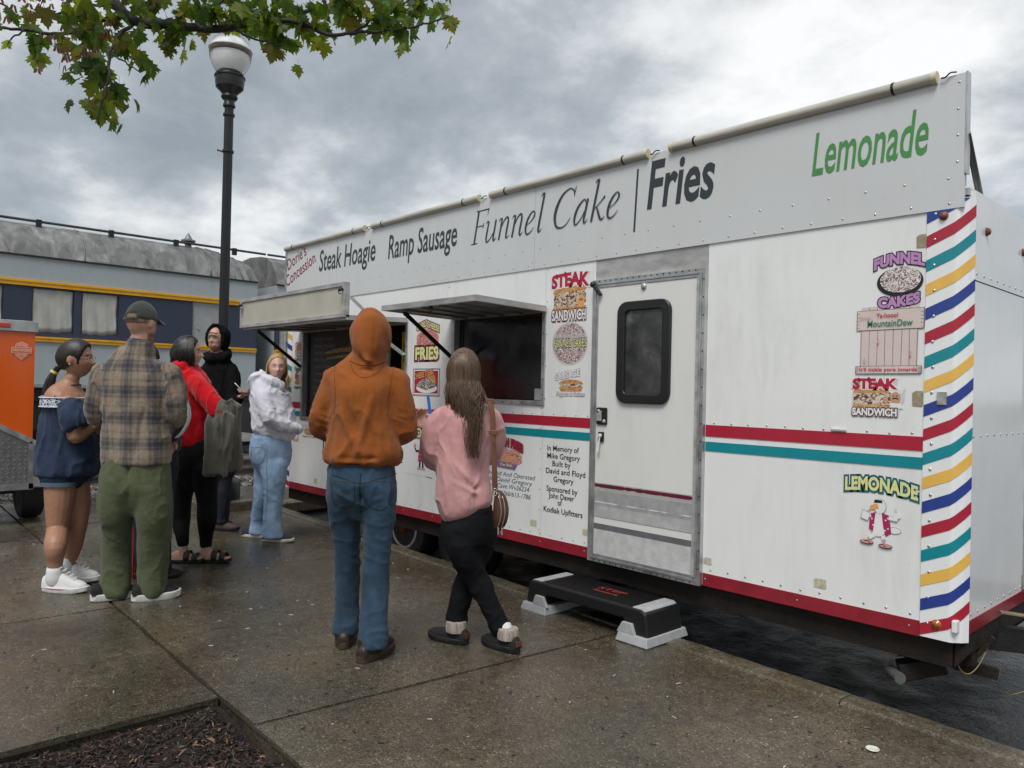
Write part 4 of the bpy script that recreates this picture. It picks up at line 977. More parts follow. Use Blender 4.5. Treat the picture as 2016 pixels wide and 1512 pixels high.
def steak1(d):
    d.poly([(-3.83, 1.95), (-3.495, 1.94), (-3.483, 2.07), (-3.475, 2.28), (-3.51, 2.295), (-3.63, 2.27), (-3.73, 2.27), (-3.825, 2.235), (-3.835, 2.15), (-3.815, 2.05)], cW)
    d.poly([(-3.815, 2.155), (-3.80, 2.175), (-3.72, 2.185), (-3.60, 2.19), (-3.51, 2.195), (-3.49, 2.17), (-3.52, 2.14), (-3.80, 2.12)], F_BUN)
    d.poly([(-3.81, 2.14), (-3.70, 2.15), (-3.57, 2.155), (-3.50, 2.14), (-3.50, 2.07), (-3.58, 2.04), (-3.80, 2.03)], F_FILL)
    d.poly([(-3.815, 2.045), (-3.50, 2.05), (-3.505, 2.02), (-3.80, 2.01)], F_BUN)
    d.ell(-3.545, 2.075, .035, .045, cOr, 14, rag=.12); d.ell(-3.553, 2.09, .006, .008, cK, 8); d.ell(-3.537, 2.09, .006, .008, cK, 8)
    d.text('STEAK', -3.825, -3.485, 2.185, .085, cR, bold=.055, outline=cW, ow=0.061, warp=lambda p: (p[0], p[1] + .012 * math.sin((p[0] + 3.83) * 9)))
    d.text('SANDWICH', -3.82, -3.50, 1.955, .068, cW, bold=.03, outline=cWine, ow=0.088)
sign('sticker', YW, steak1, label='steak sandwich sticker beside the second window')
def circ(d):
    d.ell(-3.643, 1.790, .172, .152, cLg, 44); d.ell(-3.643, 1.790, .160, .142, F_FUN2, 44)
    d.text('Powdered Sugar', -3.79, -3.50, 1.822, .036, cGr, bold=.01, outline=cW, ow=0.035)
    d.text('FUNNEL CAKES', -3.795, -3.488, 1.765, .055, cY, bold=.01, outline=cK, ow=0.061)
sign('sticker', YW, circ, label='round powdered sugar funnel cakes sticker')
def saus(d):
    d.text('SAUSAGE', -3.775, -3.545, 1.53, .045, cW, bold=.03, outline=cGr, ow=0.052, warp=lambda p: (p[0], p[1] + .15 * (p[0] + 3.775)))
    d.ell(-3.625, 1.505, .115, .032, F_BUN, 22, 0, PI); d.poly([(-3.73, 1.507), (-3.52, 1.505), (-3.525, 1.48), (-3.73, 1.475)], F_FILL); d.poly([(-3.74, 1.482), (-3.51, 1.486), (-3.53, 1.458), (-3.72, 1.455)], F_BUN)
    d.text('Peppers & Onions', -3.76, -3.495, 1.422, .027, cW, bold=.02, outline=cWine, ow=0.052, shear=.1)
sign('sticker', YW, saus, label='small sausage sandwich sticker')
def fcakes(d):
    d.text('FUNNEL', -1.575, -1.345, 2.115, .05, cP, bold=.055, outline=cPD, ow=0.079, warp=arch(-1.46, 1.6))
    d.ell(-1.455, 2.025, .108, .072, cK, 36); d.ell(-1.453, 2.035, .095, .063, F_FUN, 36)
    d.text('CAKES', -1.553, -1.365, 1.905, .046, cP, bold=.055, outline=cPD, ow=0.079, warp=lambda p: (p[0], p[1] + .9 * (p[0] + 1.46) ** 2 + .08 * (p[0] + 1.46)))
sign('sticker', YW, fcakes, label='funnel cakes sticker with mauve lettering')
def dew(d):
    x0, x1, z0, z1 = -1.655, -1.342, 1.578, 1.908; w = x1 - x0
    d.poly([(x0 + .018, z0), (x0 + .02, z1 - .02), (x0 + .02, z1), (x1 - .02, z1 + .006), (x1 - .03, z0)], cGB)
    for i in range(1, 7):
        xx = x0 + .02 + (w - .045) * i / 7; d.strip([(xx, z0 + .03), (xx + .002 * (i % 3), z1 - .11)], .0018, cK); d.strip([(xx, z1 - .016), (xx, z1 - .002)], .0018, cK)
    for k, (a, b, c, e) in enumerate(((x0, x1, z1 - .115, z1 - .018), (x0 - .002, x1 - .008, z0 - .002, z0 + .034))):
        d.poly([(a - .003, c - .002), (b + .003, c), (b + .003, e + .003), (a - .002, e + .001)], cK); d.poly([(a, c), (b, c + .002), (b, e + .001), (a, e - .001)], cGB)
        for i in range(5): zz = c + (e - c) * (i + .6) / 5.5; d.strip([(a, zz), (a + .012, zz + .001)], .0014, cK); d.strip([(b - .014, zz), (b, zz - .001)], .0014, cK)
    for a in ((x0 + .02, z0 + .03), (x1 - .027, z0 + .03)): d.strip([a, (a[0] + .002, z1 - .115)], .002, cK)
    d.text('Drink', x0 + .016, x0 + .068, 1.846, .016, cPk); d.text('Ya-hooo!', x0 + .095, x0 + .197, 1.853, .022, cR, bold=.015)
    d.text('MountainDew', x0 + .052, x1 - .048, 1.81, .03, cMint, bold=.018, shear=.05)
    d.text("It'll tickle yore innards", x0 + .016, x1 - .024, 1.588, .017, cR, bold=.014)
    for (xx, zz) in ((x0 + .105, 1.735), (x0 + .04, 1.64), (x1 - .055, 1.67)): d.ell(xx, zz, .004, .014, cPk, 10); d.ell(xx, zz, .002, .007, cGB, 8)
sign('sticker', YW, dew, label='drink poster sticker painted like a pale plank sign')
def chef(d):
    x0, z0 = -1.677, 1.36
    d.poly([(x0, z0), (x0 + .225, z0 + .004), (x0 + .235, z0 + .05), (x0 + .255, z0 + .09), (x0 + .258, z0 + .14), (x0 + .22, z0 + .152), (x0 + .22, z0 + .19), (x0 + .18, z0 + .197), (x0 + .01, z0 + .192), (x0 + .004, z0 + .13)], cLg)
    d.poly([(x0 + .008, z0 + .05), (x0 + .21, z0 + .055), (x0 + .21, z0 + .138), (x0 + .01, z0 + .134)], F_FILL)
    d.poly([(x0 + .006, z0 + .118), (x0 + .20, z0 + .12), (x0 + .2, z0 + .138), (x0 + .1, z0 + .144), (x0 + .012, z0 + .136)], F_BUN); d.poly([(x0 + .006, z0 + .045), (x0 + .21, z0 + .05), (x0 + .21, z0 + .062), (x0 + .008, z0 + .06)], F_BUN)
    d.ell(x0 + .215, z0 + .135, .036, .02, cW, 16, rag=.1); d.poly([(x0 + .19, z0 + .12), (x0 + .242, z0 + .118), (x0 + .246, z0 + .135), (x0 + .19, z0 + .138)], cW)
    d.ell(x0 + .212, z0 + .095, .024, .032, cSk, 16); d.ell(x0 + .165, z0 + .088, .013, .018, cSk, 12); d.strip([(x0 + .198, z0 + .092), (x0 + .212, z0 + .096), (x0 + .226, z0 + .091)], .006, cK)
    d.ell(x0 + .204, z0 + .106, .003, .004, cK, 8); d.ell(x0 + .219, z0 + .106, .003, .004, cK, 8); d.poly([(x0 + .185, z0 + .045), (x0 + .25, z0 + .045), (x0 + .24, z0 + .07), (x0 + .19, z0 + .072)], cW)
    d.text('STEAK', x0 + .008, x0 + .212, z0 + .142, .046, cR, bold=.06, outline=cW, ow=0.070)
    d.text('SANDWICH', x0 + .006, x0 + .218, z0 + .008, .034, cW, bold=.045, outline=cWine, ow=0.105)
sign('sticker', YW, chef, label='steak sandwich sticker with a cook in a white hat')
def lemonade(d):
    d.text('LEMONADE', -1.70, -1.357, .978, .062, cY, bold=.04, outline=cTq, ow=0.120, warp=lambda p: (p[0], p[1] + .018 - .6 * (p[0] + 1.53) ** 2 - .04 * (p[0] + 1.53)))
    X, Z = -1.53, .835
    d.ell(X + .07, Z - .025, .034, .017, cOl, 14); d.ell(X + .07, Z - .025, .031, .014, cW, 14); d.ell(X - .005, Z - .005, .044, .062, cOl, 22); d.ell(X + .002, Z + .085, .0305, .0385, cOl, 18); d.ell(X - .005, Z - .005, .041, .059, cW, 22)     # tail, belly
    d.poly([(X - .045, Z + .045), (X - .018, Z + .055), (X - .022, Z + .02), (X - .03, Z - .045), (X - .05, Z - .03)], cMag); d.poly([(X + .01, Z + .055), (X + .045, Z + .045), (X + .058, Z - .04), (X + .03, Z - .06), (X + .018, Z - .01)], cMag)
    for a, b in ((-.036, .02), (-.03, -.01), (.03, .02), (.042, -.02), (.028, -.03), (.04, .03)): d.ell(X + a, Z + b, .004, .004, cW, 7)
    d.ell(X + .002, Z + .085, .028, .036, cW, 18); d.poly([(X - .012, Z + .098), (X - .045, Z + .085), (X - .048, Z + .062), (X - .03, Z + .066), (X - .002, Z + .072)], cOr); d.poly([(X - .026, Z + .1), (X + .014, Z + .102), (X + .012, Z + .116), (X - .024, Z + .116)], cK)
    d.strip([(X - .04, Z + .038), (X - .075, Z + .03), (X - .07, Z + .06)], .024, cOl); d.strip([(X - .04, Z + .038), (X - .074, Z + .031), (X - .07, Z + .058)], .019, cW); d.poly([(X - .092, Z + .018), (X - .054, Z + .006), (X - .042, Z + .046), (X - .082, Z + .058)], cOl); d.poly([(X - .088, Z + .02), (X - .055, Z + .01), (X - .045, Z + .045), (X - .08, Z + .055)], cW); d.strip([(X - .06, Z + .05), (X - .04, Z + .07)], .005, cOr)
    d.strip([(X + .045, Z + .035), (X + .08, Z + .03), (X + .082, Z + .055)], .024, cOl); d.strip([(X + .045, Z + .035), (X + .079, Z + .031), (X + .082, Z + .053)], .019, cW); d.ell(X + .085, Z + .05, .018, .016, cW, 12); d.strip([(X + .08, Z + .06), (X + .076, Z + .085)], .009, cLg)
    for sx in (-1, 1):
        fx = X + (.008 if sx > 0 else -.03) + sx * .018; fz = Z - .098 - (.008 if sx > 0 else 0)
        d.strip([(X + sx * .02, Z - .055), (fx, Z - .075)], .02, cW); d.strip([(fx, Z - .072), (fx, fz)], .008, cPk); d.ell(fx + (.006 if sx > 0 else -.01), fz, .034, .012, cK, 16); d.ell(fx + (.006 if sx > 0 else -.01), fz + .002, .031, .009, cPk, 16); d.strip([(fx - .022, fz + .004), (fx - .006, fz + .007), (fx + .008, fz - .004)], .004, cK)
sign('sticker', YW, lemonade, label='lemonade sticker with a white bird in a red shirt')
def chili(d):
    d.ell(-5.315, 1.865, .165, .105, cPk, 26, rag=.05); d.ell(-5.315, 1.865, .15, .092, F_FRY, 26, rag=.08)
    d.text('CHILI', -5.475, -5.33, 1.955, .05, cY, bold=.03, outline=cWine, ow=0.120, warp=lambda p: (p[0], p[1] + .25 * (p[0] + 5.475))); d.text('CHEESE', -5.325, -5.15, 1.985, .05, cY, bold=.03, outline=cWine, ow=0.120, warp=lambda p: (p[0], p[1] - .3 * (p[0] + 5.325)))
    d.text('FRIES', -5.48, -5.16, 1.705, .10, cY, bold=.04, outline=cWine, ow=0.120)
sign('sticker', YW, chili, label='chili cheese fries sticker between the serving windows')
def chst(d):
    d.rect(-5.515, 1.385, -5.125, 1.625, cGr); d.rect(-5.50, 1.40, -5.14, 1.612, cW); d.rect(-5.49, 1.41, -5.15, 1.604, cR)
    d.ell(-5.31, 1.455, .15, .042, cW, 24); d.poly([(-5.47, 1.47), (-5.40, 1.52), (-5.27, 1.555), (-5.2, 1.52), (-5.17, 1.47), (-5.31, 1.435)], F_STK); d.poly([(-5.30, 1.55), (-5.27, 1.60), (-5.21, 1.585), (-5.17, 1.50), (-5.22, 1.50)], F_BUN)
    d.text('CHEESE STEAK', -5.485, -5.21, 1.53, .045, cOr, bold=.03, outline=cK, ow=0.070, rot=.16)
sign('sticker', YW, chst, label='square framed cheese steak sticker')
def lemon2(d):
    d.text('LEMONADE', -5.62, -5.10, 1.03, .075, cY, bold=.035, outline=cTq, ow=0.120, warp=arch(-5.36, .35))
    d.ell(-5.29, .995, .055, .022, cTq, 14); d.text('ICE COLD', -5.33, -5.25, .985, .018, cY)
    X, Z = -5.36, .85
    d.strip([(X - .03, Z + .06), (X - .08, Z + .055), (X - .095, Z + .08)], .018, cK); d.ell(X - .10, Z + .10, .018, .022, cPk, 10)
    d.ell(X, Z + .09, .032, .04, cK, 14); d.ell(X, Z + .08, .018, .02, cLg, 10); d.poly([(X - .04, Z + .06), (X + .04, Z + .06), (X + .055, Z - .03), (X - .05, Z - .03)], cMag)
    for a, b in ((-.02, .03), (.02, .02), (0, 0), (-.03, -.01), (.03, -.015)): d.ell(X + a, Z + b, .007, .007, cPk, 7)
    for sx in (-1, 1): d.strip([(X + sx * .02, Z - .03), (X + sx * .025, Z - .085)], .02, cK); d.ell(X + sx * .03, Z - .09, .028, .009, cPk, 10)
sign('sticker', YW, lemon2, label='lemonade sticker under the stripes with a small figure')
def ffries(d):
    for i in range(9): a = RAD(20 + i * 17); d.strip([(-4.27 + .1 * math.cos(a), .955 + .06 * math.sin(a)), (-4.27 + .16 * math.cos(a), .955 + .11 * math.sin(a))], .006, cLg)
    d.ell(-4.265, .945, .165, .065, F_FF, 26, rag=.1)
    rg = random.Random(4)
    for i in range(26): a = rg.uniform(-.5, .5) + (PI if rg.random() < .5 else 0); x, z = -4.265 + rg.uniform(-.12, .12), .95 + rg.uniform(-.04, .05); d.strip([(x - .05 * math.cos(a), z - .03 * math.sin(a)), (x + .05 * math.cos(a), z + .03 * math.sin(a))], .012, cPk if i % 2 else cOr)
    d.poly([(-4.39, .915), (-4.15, .895), (-4.175, .86), (-4.37, .868)], cPur); d.text('The Best', -4.34, -4.20, .878, .02, cY, bold=.02)
    d.text('FRENCH FRIES', -4.46, -4.09, 1.03, .055, cR, bold=.04, outline=cWine, ow=0.070, warp=arch(-4.275, 1.1))
sign('sticker', YW, ffries, label='french fries sticker above the owner lettering')
def lsteak(d):
    d.rect(-7.74, 1.71, -7.60, 1.925, cW); d.rect(-7.735, 1.76, -7.605, 1.875, F_FILL); d.ell(-7.67, 1.86, .065, .03, F_BUN, 16); d.text('STEAK', -7.735, -7.605, 1.88, .04, cR, bold=.05); d.text('SANDWICH', -7.738, -7.602, 1.72, .03, cK, bold=.03)
sign('sticker', YW, lsteak, label='narrow steak sandwich sticker left of the chalkboard window')
def lveg(d):
    d.text('Veggie', -7.745, -7.60, 1.61, .05, cG, bold=.03, shear=.2); d.ell(-7.67, 1.535, .06, .05, F_FILL, 16, rag=.15); d.ell(-7.67, 1.485, .062, .025, F_BUN, 16); d.text('6', -7.72, -7.67, 1.53, .07, cR, bold=.06); d.text('& peppers', -7.745, -7.6, 1.42, .035, cG, bold=.03, shear=.15)
sign('sticker', YW, lveg, label='green lettered peppers sticker left of the chalkboard window')
def lbur(d):
    d.text('SAUSAGE', -7.53, -7.25, 1.005, .03, cW, bold=.02, outline=cGr, ow=0.052, warp=lambda p: (p[0], p[1] + .1 * (p[0] + 7.5))); d.ell(-7.38, .975, .11, .03, F_BUN, 18, 0, PI); d.rect(-7.48, .95, -7.28, .975, F_FILL); d.ell(-7.38, .95, .1, .02, F_BUN, 18, PI, 2 * PI); d.text('Peppers & Onions', -7.52, -7.22, .905, .02, cWine)
sign('sticker', YW, lbur, label='sausage sandwich sticker under the chalkboard window')
def lround(d): d.ell(-6.98, .86, .10, .13, cK, 24); d.ell(-6.975, .86, .085, .11, cLg, 24); d.ell(-6.97, .86, .06, .08, F_FUN2, 20)
sign('sticker', YW, lround, label='dark oval funnel cake sticker')
sign('sticker', YW, lambda d: (d.rect(-7.735, .845, -7.615, .945, cPk), d.ell(-7.67, .90, .035, .03, cW, 12)), label='small pink square sticker')
d = Decal(YW - .0); d.strip([(-5.60, .70), (-5.2, .695)], .003, cLg); d.strip([(-5.28, .695), (-5.2, .692)], .006, cK); d.build('scratch_mark', tr)

# ================================================================== aerobic step used as door step
stp = thing('step_platform', 'black plastic exercise step with grey feet on the kerb below the trailer door', 'step', (-3.14, 3.70, 0))
SX0, SX1, SY0, SY1, SZ = -3.685, -2.635, 3.515, 3.92, .20
PLB = mat('step_black_plastic', (.007, .007, .0075), .42, var=.3, vscale=30, bump=.25, bscale=260); PLG = mat('step_grey_plastic', (.36, .37, .38), .5, var=.12, vscale=20, bump=.1, bscale=200)
def tap(mb, x0, x1, y0, y1, z0, z1, dx, dy):
    return mb.hexa([(x0, y0, z0), (x1, y0, z0), (x1, y1, z0), (x0, y1, z0)], [(x0 + dx, y0 + dy, z1), (x1 - dx, y0 + dy, z1), (x1 - dx, y1 - dy, z1), (x0 + dx, y1 - dy, z1)])
mb = MB(); mb.prism([(SX0 + .02, .03), (SX0 + .045, SZ - .02), (SX0 + .075, SZ), (SX1 - .075, SZ), (SX1 - .045, SZ - .02), (SX1 - .02, .03), (SX1 - .17, .03), (SX1 - .205, .125), (SX0 + .205, .125), (SX0 + .17, .03)], 'y', SY0 + .035, SY1 - .03)
tp = mb.build('platform', PLB, stp, bevel=.012)
mb = MB()
for i in range(26):
    y = SY0 + .06 + i * .0118; mb.box((SX0 + .17, y, SZ - .001), (SX1 - .17, y + .005, SZ + .0025))
o = mb.build('tread_ribs', PLB, tp); o['kind'] = 'stuff'
for x0, x1 in ((SX0 + .05, SX0 + .15), (SX1 - .15, SX1 - .05)):
    mb = MB(); lo = x0 if x0 < -3.2 else x1; s = 1 if x0 < -3.2 else -1
    mb.prism([(lo - s * .006, SZ - .045), (lo + s * .012, SZ - .005), (lo + s * .03, SZ + .005), (lo + s * .10, SZ + .005), (lo + s * .1, SZ - .01), (lo + s * .02, SZ - .05)], 'y', SY0 + .05, SY1 - .045); mb.build('end_cap', PLG, stp, bevel=.004)
for x0, x1 in ((SX0 + .002, SX0 + .235), (SX1 - .235, SX1 - .002)):
    mb = MB(); tap(mb, x0, x1, SY0, SY1, 0.002, .052, .012, .012)
    c = (x0 if x0 < -3.2 else x1); s = 1 if x0 < -3.2 else -1
    mb.prism([(c + s * .10, .05), (c + s * .235, .05), (c + s * .195, .115), (c + s * .125, .115)], 'y', SY0 + .012, SY0 + .034)
    mb.prism([(c + s * .10, .05), (c + s * .235, .05), (c + s * .195, .115), (c + s * .125, .115)], 'y', SY1 - .029, SY1 - .01)
    mb.build('riser', PLG, stp, bevel=.004)
dm = MB(); RS = mat('step_red_print', (.30, .035, .025), .5)
for s, x0, x1, y, h in (('STEP', -3.20, -2.985, 3.735, .045), ('Reebok', -3.19, -2.995, 3.675, .03)):
    p, f = fit_text(s, x0, x1, y, h, .1, .02); dm.add([(q[0], q[1], SZ + .0032) for q in p], f)
dm.build('printed_lettering', RS, tp)

# ================================================================== street lamp
LPM = mat('lamp_black_paint', (.008, .0085, .009), .42, .0, var=.3, vscale=10, bump=.05, bscale=100)
LX, LY = -8.87, 3.555
lamp = thing('street_lamp', 'tall fluted black street lamp post with a clear acorn globe beside the trailer', 'street lamp', (LX, LY, 0))
mb = MB(); mb.prism([(LX - .32, LY - .32), (LX + .32, LY - .32), (LX + .32, LY + .32), (LX - .32, LY + .32)], 'z', -.05, .11); mb.build('concrete_pad', M_KERB, lamp, bevel=.02)
mb = MB(); mb.lathe([(.23, .11), (.235, .13), (.235, .30), (.22, .33), (.17, .36), (.13, .46), (.12, .75), (.125, .78), (.125, .82), (.085, .86), (.07, .9)], (LX, LY, 0), 28); mb.build('base', LPM, lamp, smooth=35)
mb = MB(); vs = []; fs = []; n = 48
for r0, z in ((.058, .88), (.051, 4.73)):
    for k in range(n): r = r0 * (1 - .07 * (k % 4 in (0,))); a = 2 * PI * k / n; vs.append((LX + r * math.cos(a), LY + r * math.sin(a), z))
for k in range(n): fs.append((k, (k + 1) % n, n + (k + 1) % n, n + k))
mb.add(vs, fs); mb.build('fluted_pole', LPM, lamp, smooth=25)
mb = MB(); mb.lathe([(.058, 4.70), (.07, 4.71), (.07, 4.73), (.06, 4.75), (.06, 4.78), (.085, 4.80), (.095, 4.82), (.085, 4.85), (.095, 4.87), (.155, 4.93), (.165, 5.0), (.165, 5.045), (.175, 5.05), (.175, 5.065), (.155, 5.07), (.14, 5.10), (.13, 5.12)], (LX, LY, 0), 28); cpz = mb.build('capital', LPM, lamp, smooth=35)
for k in range(4):
    a = k * PI / 2 + .4; mb = MB(); mb.tube([(LX + .16 * math.cos(a), LY + .16 * math.sin(a), 5.058), (LX + .20 * math.cos(a), LY + .20 * math.sin(a), 5.058)], .008, 8); mb.build('thumb_screw', LPM, cpz, smooth=40)
for z in (4.60, 4.17):
    mb = MB(); mb.lathe([(.066, z), (.066, z + .025)], (LX, LY, 0), 24); o = mb.build('pole_band', LPM, lamp, smooth=40)
mb = MB(); bar(mb, (LX - .04, LY - .05, 4.18), (LX - .09, LY - .09, 4.20), .02, .015); mb.build('banner_clip', LPM, lamp)
gm = bpy.data.materials.new('lamp_acrylic'); gm.use_nodes = True; b_ = gm.node_tree.nodes['Principled BSDF']
b_.inputs['Base Color'].default_value = (.95, .95, .95, 1); b_.inputs['Roughness'].default_value = .32; b_.inputs['Transmission Weight'].default_value = 1.0; b_.inputs['IOR'].default_value = 1.2
mb = MB(); prof = [(.13, 5.085), (.165, 5.12), (.205, 5.19), (.23, 5.27), (.24, 5.34), (.24, 5.37)]
mb.lathe(prof, (LX, LY, 0), 36); gl_ = mb.build('globe', gm, lamp, smooth=60)
mb = MB(); mb.lathe([(.24, 5.374), (.23, 5.42), (.20, 5.48), (.14, 5.54), (.08, 5.58), (.03, 5.60), (.02, 5.64), (.005, 5.66)], (LX, LY, 0), 36); mb.build('globe_top', gm, lamp, smooth=60)
mb = MB(); mb.lathe([(.242, 5.362), (.246, 5.366), (.246, 5.376), (.242, 5.38)], (LX, LY, 0), 36); mb.build('globe_ring', mat('ring_rust', (.30, .22, .17), .6, var=.5, vscale=14, col2=(.5, .48, .45)), gl_, smooth=60)
mb = MB(); prof2 = [(.085, 5.09)]
for i in range(22): z = 5.10 + i * .011; prof2.append((.085 + .10 * math.sin(min(1, i / 18) * 1.45) + (.0015 if i % 2 else 0), z))
prof2.append((.12, 5.345)); mb.lathe(prof2, (LX, LY, 0), 32); mb.build('refractor', mat('refractor_white', (.90, .90, .89), .35, var=.03), gl_, smooth=25)

# ================================================================== orange cargo trailer
orr = thing('cargo_trailer', 'small orange enclosed cargo trailer with chequer-plate nose and silver edging', 'trailer', (-9.6, .9, 0))
ORG = painted('orange_paint', (.72, .105, .004), .28, .06, (.35, .08, .02), .1, .5)
OX = -8.86; OY = 1.66      # near right-hand corner seen past the people
mb = MB(); mb.box((OX - 2.2, OY - 1.5, .40), (OX - .004, OY - .004, 1.98)); mb.build('body', ORG, orr)
mb = MB()
for a, b in (((OX - 2.2, OY + .004, 1.98), (OX + .004, OY + .004, 1.98)), ((OX + .004, OY, 1.98), (OX + .004, OY - 1.5, 1.98))): bar(mb, a, b, .03, .11)
mb.build('top_edging', ALU, orr, bevel=.004)
mb = MB(); mb.box((OX - 2.2, OY - 1.5, 1.985), (OX + .01, OY + .01, 2.035)); mb.build('roof', ALU, orr, bevel=.01)
mb = MB(); mb.box((OX + .0, OY - .03, .36), (OX + .016, OY + .012, .83)); bar(mb, (OX + .008, OY, .83), (OX + .008, OY - .75, 1.24), .016, .05); bar(mb, (OX + .008, OY + .01, .385), (OX + .008, OY - 1.5, .385), .016, .06); mb.build('corner_edging', ALU, orr)
cp = MB(); cp.add([(OX + .004, OY - 1.5, .41), (OX + .004, OY - .03, .41), (OX + .004, OY - .03, .83), (OX + .004, OY - .75, 1.22), (OX + .004, OY - 1.5, 1.22)], [(0, 1, 2, 3, 4)])
CPM = mat('chequer_alu', (.33, .34, .35), .35, .8, var=.2, vscale=20)
cpo = cp.build('chequer_plate', CPM, orr)
tm = MB()
for i in range(14):
    for j in range(20):
        y = OY - .06 - i * .048 + (0); z = .44 + j * .042
        lim = .80 + (OY - .03 - y) * .54
        if z > min(lim, 1.2) - .03: continue
        a = .8 if (i + j) % 2 else -.8
        bar(tm, (OX + .006, y - .014 * math.cos(a), z - .014 * math.sin(a)), (OX + .006, y + .014 * math.cos(a), z + .014 * math.sin(a)), .006, .008)
o = tm.build('plate_studs', mat('stud_alu', (.62, .63, .64), .25, .85, var=.1), cpo); o['kind'] = 'stuff'
mb = MB(); mb.box((OX + .018, OY - .42, 1.955), (OX + .035, OY - .22, 2.0)); mb.build('marker_lamp', mat('red_lens', (.45, .03, .01), .2, var=.2, coat=.5), orr, bevel=.006)
LOGO = flat('logo_pale', (.80, .55, .45), .4); d = Decal(0)
# shield-and-bar emblem, drawn flat then laid on the orange side facing +x
lg = MB()
def on_side(pts, k, mi): lg.m = mi; lg.add([(OX + .002 + .0006 * k, OY - .12 + p[0], 1.74 + p[1]) for p in pts], [tuple(range(len(pts)))])
sh = [(-.055, .028), (-.05, .06), (0, .085), (.05, .06), (.055, .028), (.055, -.028), (.05, -.05), (.03, -.068), (0, -.095), (-.03, -.068), (-.05, -.05), (-.055, -.028)]
on_side(sh, 1, 0); on_side([(a * .9, b * .9) for a, b in sh], 2, 1); on_side([(a * .8, b * .8) for a, b in sh], 3, 0); on_side([(a * .74, b * .74) for a, b in sh], 4, 1)
on_side([(-.085, -.03), (.085, -.03), (.085, .03), (-.085, .03)], 5, 0); on_side([(-.08, -.025), (.08, -.025), (.08, .025), (-.08, .025)], 6, 1)
for s, a, b, c, h in (('HARLEY-DAVIDSON', -.074, .074, -.012, .026), ('MOTOR', -.034, .034, .036, .018), ('CYCLES', -.034, .034, -.052, .016)):
    p, f = fit_text(s, a, b, c, h, 0, .03); lg.m = 0; lg.add([(OX + .0068, OY - .12 + q[0], 1.74 + q[1]) for q in p], f)
lg.build('emblem', [LOGO, ORG], orr)
mb = MB(); mb.lathe([(.2, 0), (.27, -.015), (.31, 0), (.325, .03), (.325, .15), (.31, .18), (.2, .17)], (-9.35, OY - .02, .327), 32, 'y'); w_ = mb.build('wheel', BLACKR, orr, smooth=35)
mb = MB(); mb.lathe([(.03, .02), (.19, .03), (.2, .01), (.2, .05)], (-9.35, OY + .14, .327), 24, 'y'); mb.build('rim', ALU, w_, smooth=35)
mb = MB(); mb.lathe([(.2, 0), (.27, -.015), (.31, 0), (.325, .03), (.325, .15), (.31, .18), (.2, .17)], (-9.35, OY - 1.6, .327), 32, 'y'); mb.build('wheel', BLACKR, orr, smooth=35)
fp = [( -9.35 + .40 * math.cos(a), .36 + .40 * math.sin(a)) for a in np.linspace(0.0, PI, 13)]
mb = MB()
for i in range(12):
    (a, b), (c, e_) = fp[i], fp[i + 1]; mb.hexa([(a, OY, b), (c, OY, e_), (c, OY + .2, e_), (a, OY + .2, b)], [(a * 1 + (a + 9.35) * .03, OY, b + .012), (c + (c + 9.35) * .03, OY, e_ + .012), (c + (c + 9.35) * .03, OY + .2, e_ + .012), (a + (a + 9.35) * .03, OY + .2, b + .012)])
mb.build('fender', mat('fender_white', (.72, .73, .73), .3, .1), orr, smooth=40)
mb = MB(); bar(mb, (OX - .3, OY - .1, .33), (OX - .3, OY - 1.4, .33), .06, .08); bar(mb, (OX - 2.1, OY - .05, .36), (OX - .02, OY - .05, .36), .05, .08); bar(mb, (OX - .02, OY - .75, .36), (OX + 1.0 - 1.4, OY - .75, .36), .06, .06); mb.tube([(-9.35, OY - 1.5, .327), (-9.35, OY, .327)], .03, 8); mb.build('chassis', STEEL_B, orr)

# ================================================================== railway coaches
TRX = -16.37
GREY = painted('coach_grey', (.34, .385, .40), .5, .25, (.22, .24, .24), .15, .0)
NAVY = painted('coach_navy', (.026, .036, .068), .5, .25, (.05, .055, .065), .1, .0)
GOLD = mat('coach_gold', (.72, .36, .008), .45, var=.12, vscale=6)
m_, t_, b_, nd_, vec_ = nodes_of('coach_roof_metal')
mp_ = nd_('ShaderNodeMapping'); mp_.inputs['Scale'].default_value = (1, 1.6, .8); t_.links.new(vec_, mp_.inputs[0])
a_ = noise(t_, nd_, mp_.outputs[0], 2.2, 8, .68, .6)
c_ = ramp(t_, nd_, a_, [(.3, (.085, .085, .086)), (.45, (.16, .16, .16)), (.55, (.215, .213, .21)), (.68, (.33, .325, .32))])
v_ = voro(t_, nd_, mp_.outputs[0], 2.6); sc_ = nd_('ShaderNodeSeparateColor'); t_.links.new(v_, sc_.inputs[0])
c_ = mixc(t_, nd_, 1.0, c_, ramp(t_, nd_, sc_.outputs[0], [(0, (.75, .75, .75)), (1, (1.15, 1.15, 1.15))]), 'MULTIPLY')
t_.links.new(c_, b_.inputs['Base Color']); b_.inputs['Roughness'].default_value = .6; b_.inputs['Metallic'].default_value = .2
t_.links.new(bumpn(t_, nd_, a_, .35, .03), b_.inputs['Normal'])
ROOFM = m_
CURT = mat('curtain_cloth', (.36, .36, .33), .8, var=.18, vscale=3, stretch=(1, 2, 1), col2=(.47, .465, .43))
GLASSD = mat('coach_glass', (.05, .055, .06), .12, var=.3, vscale=2)
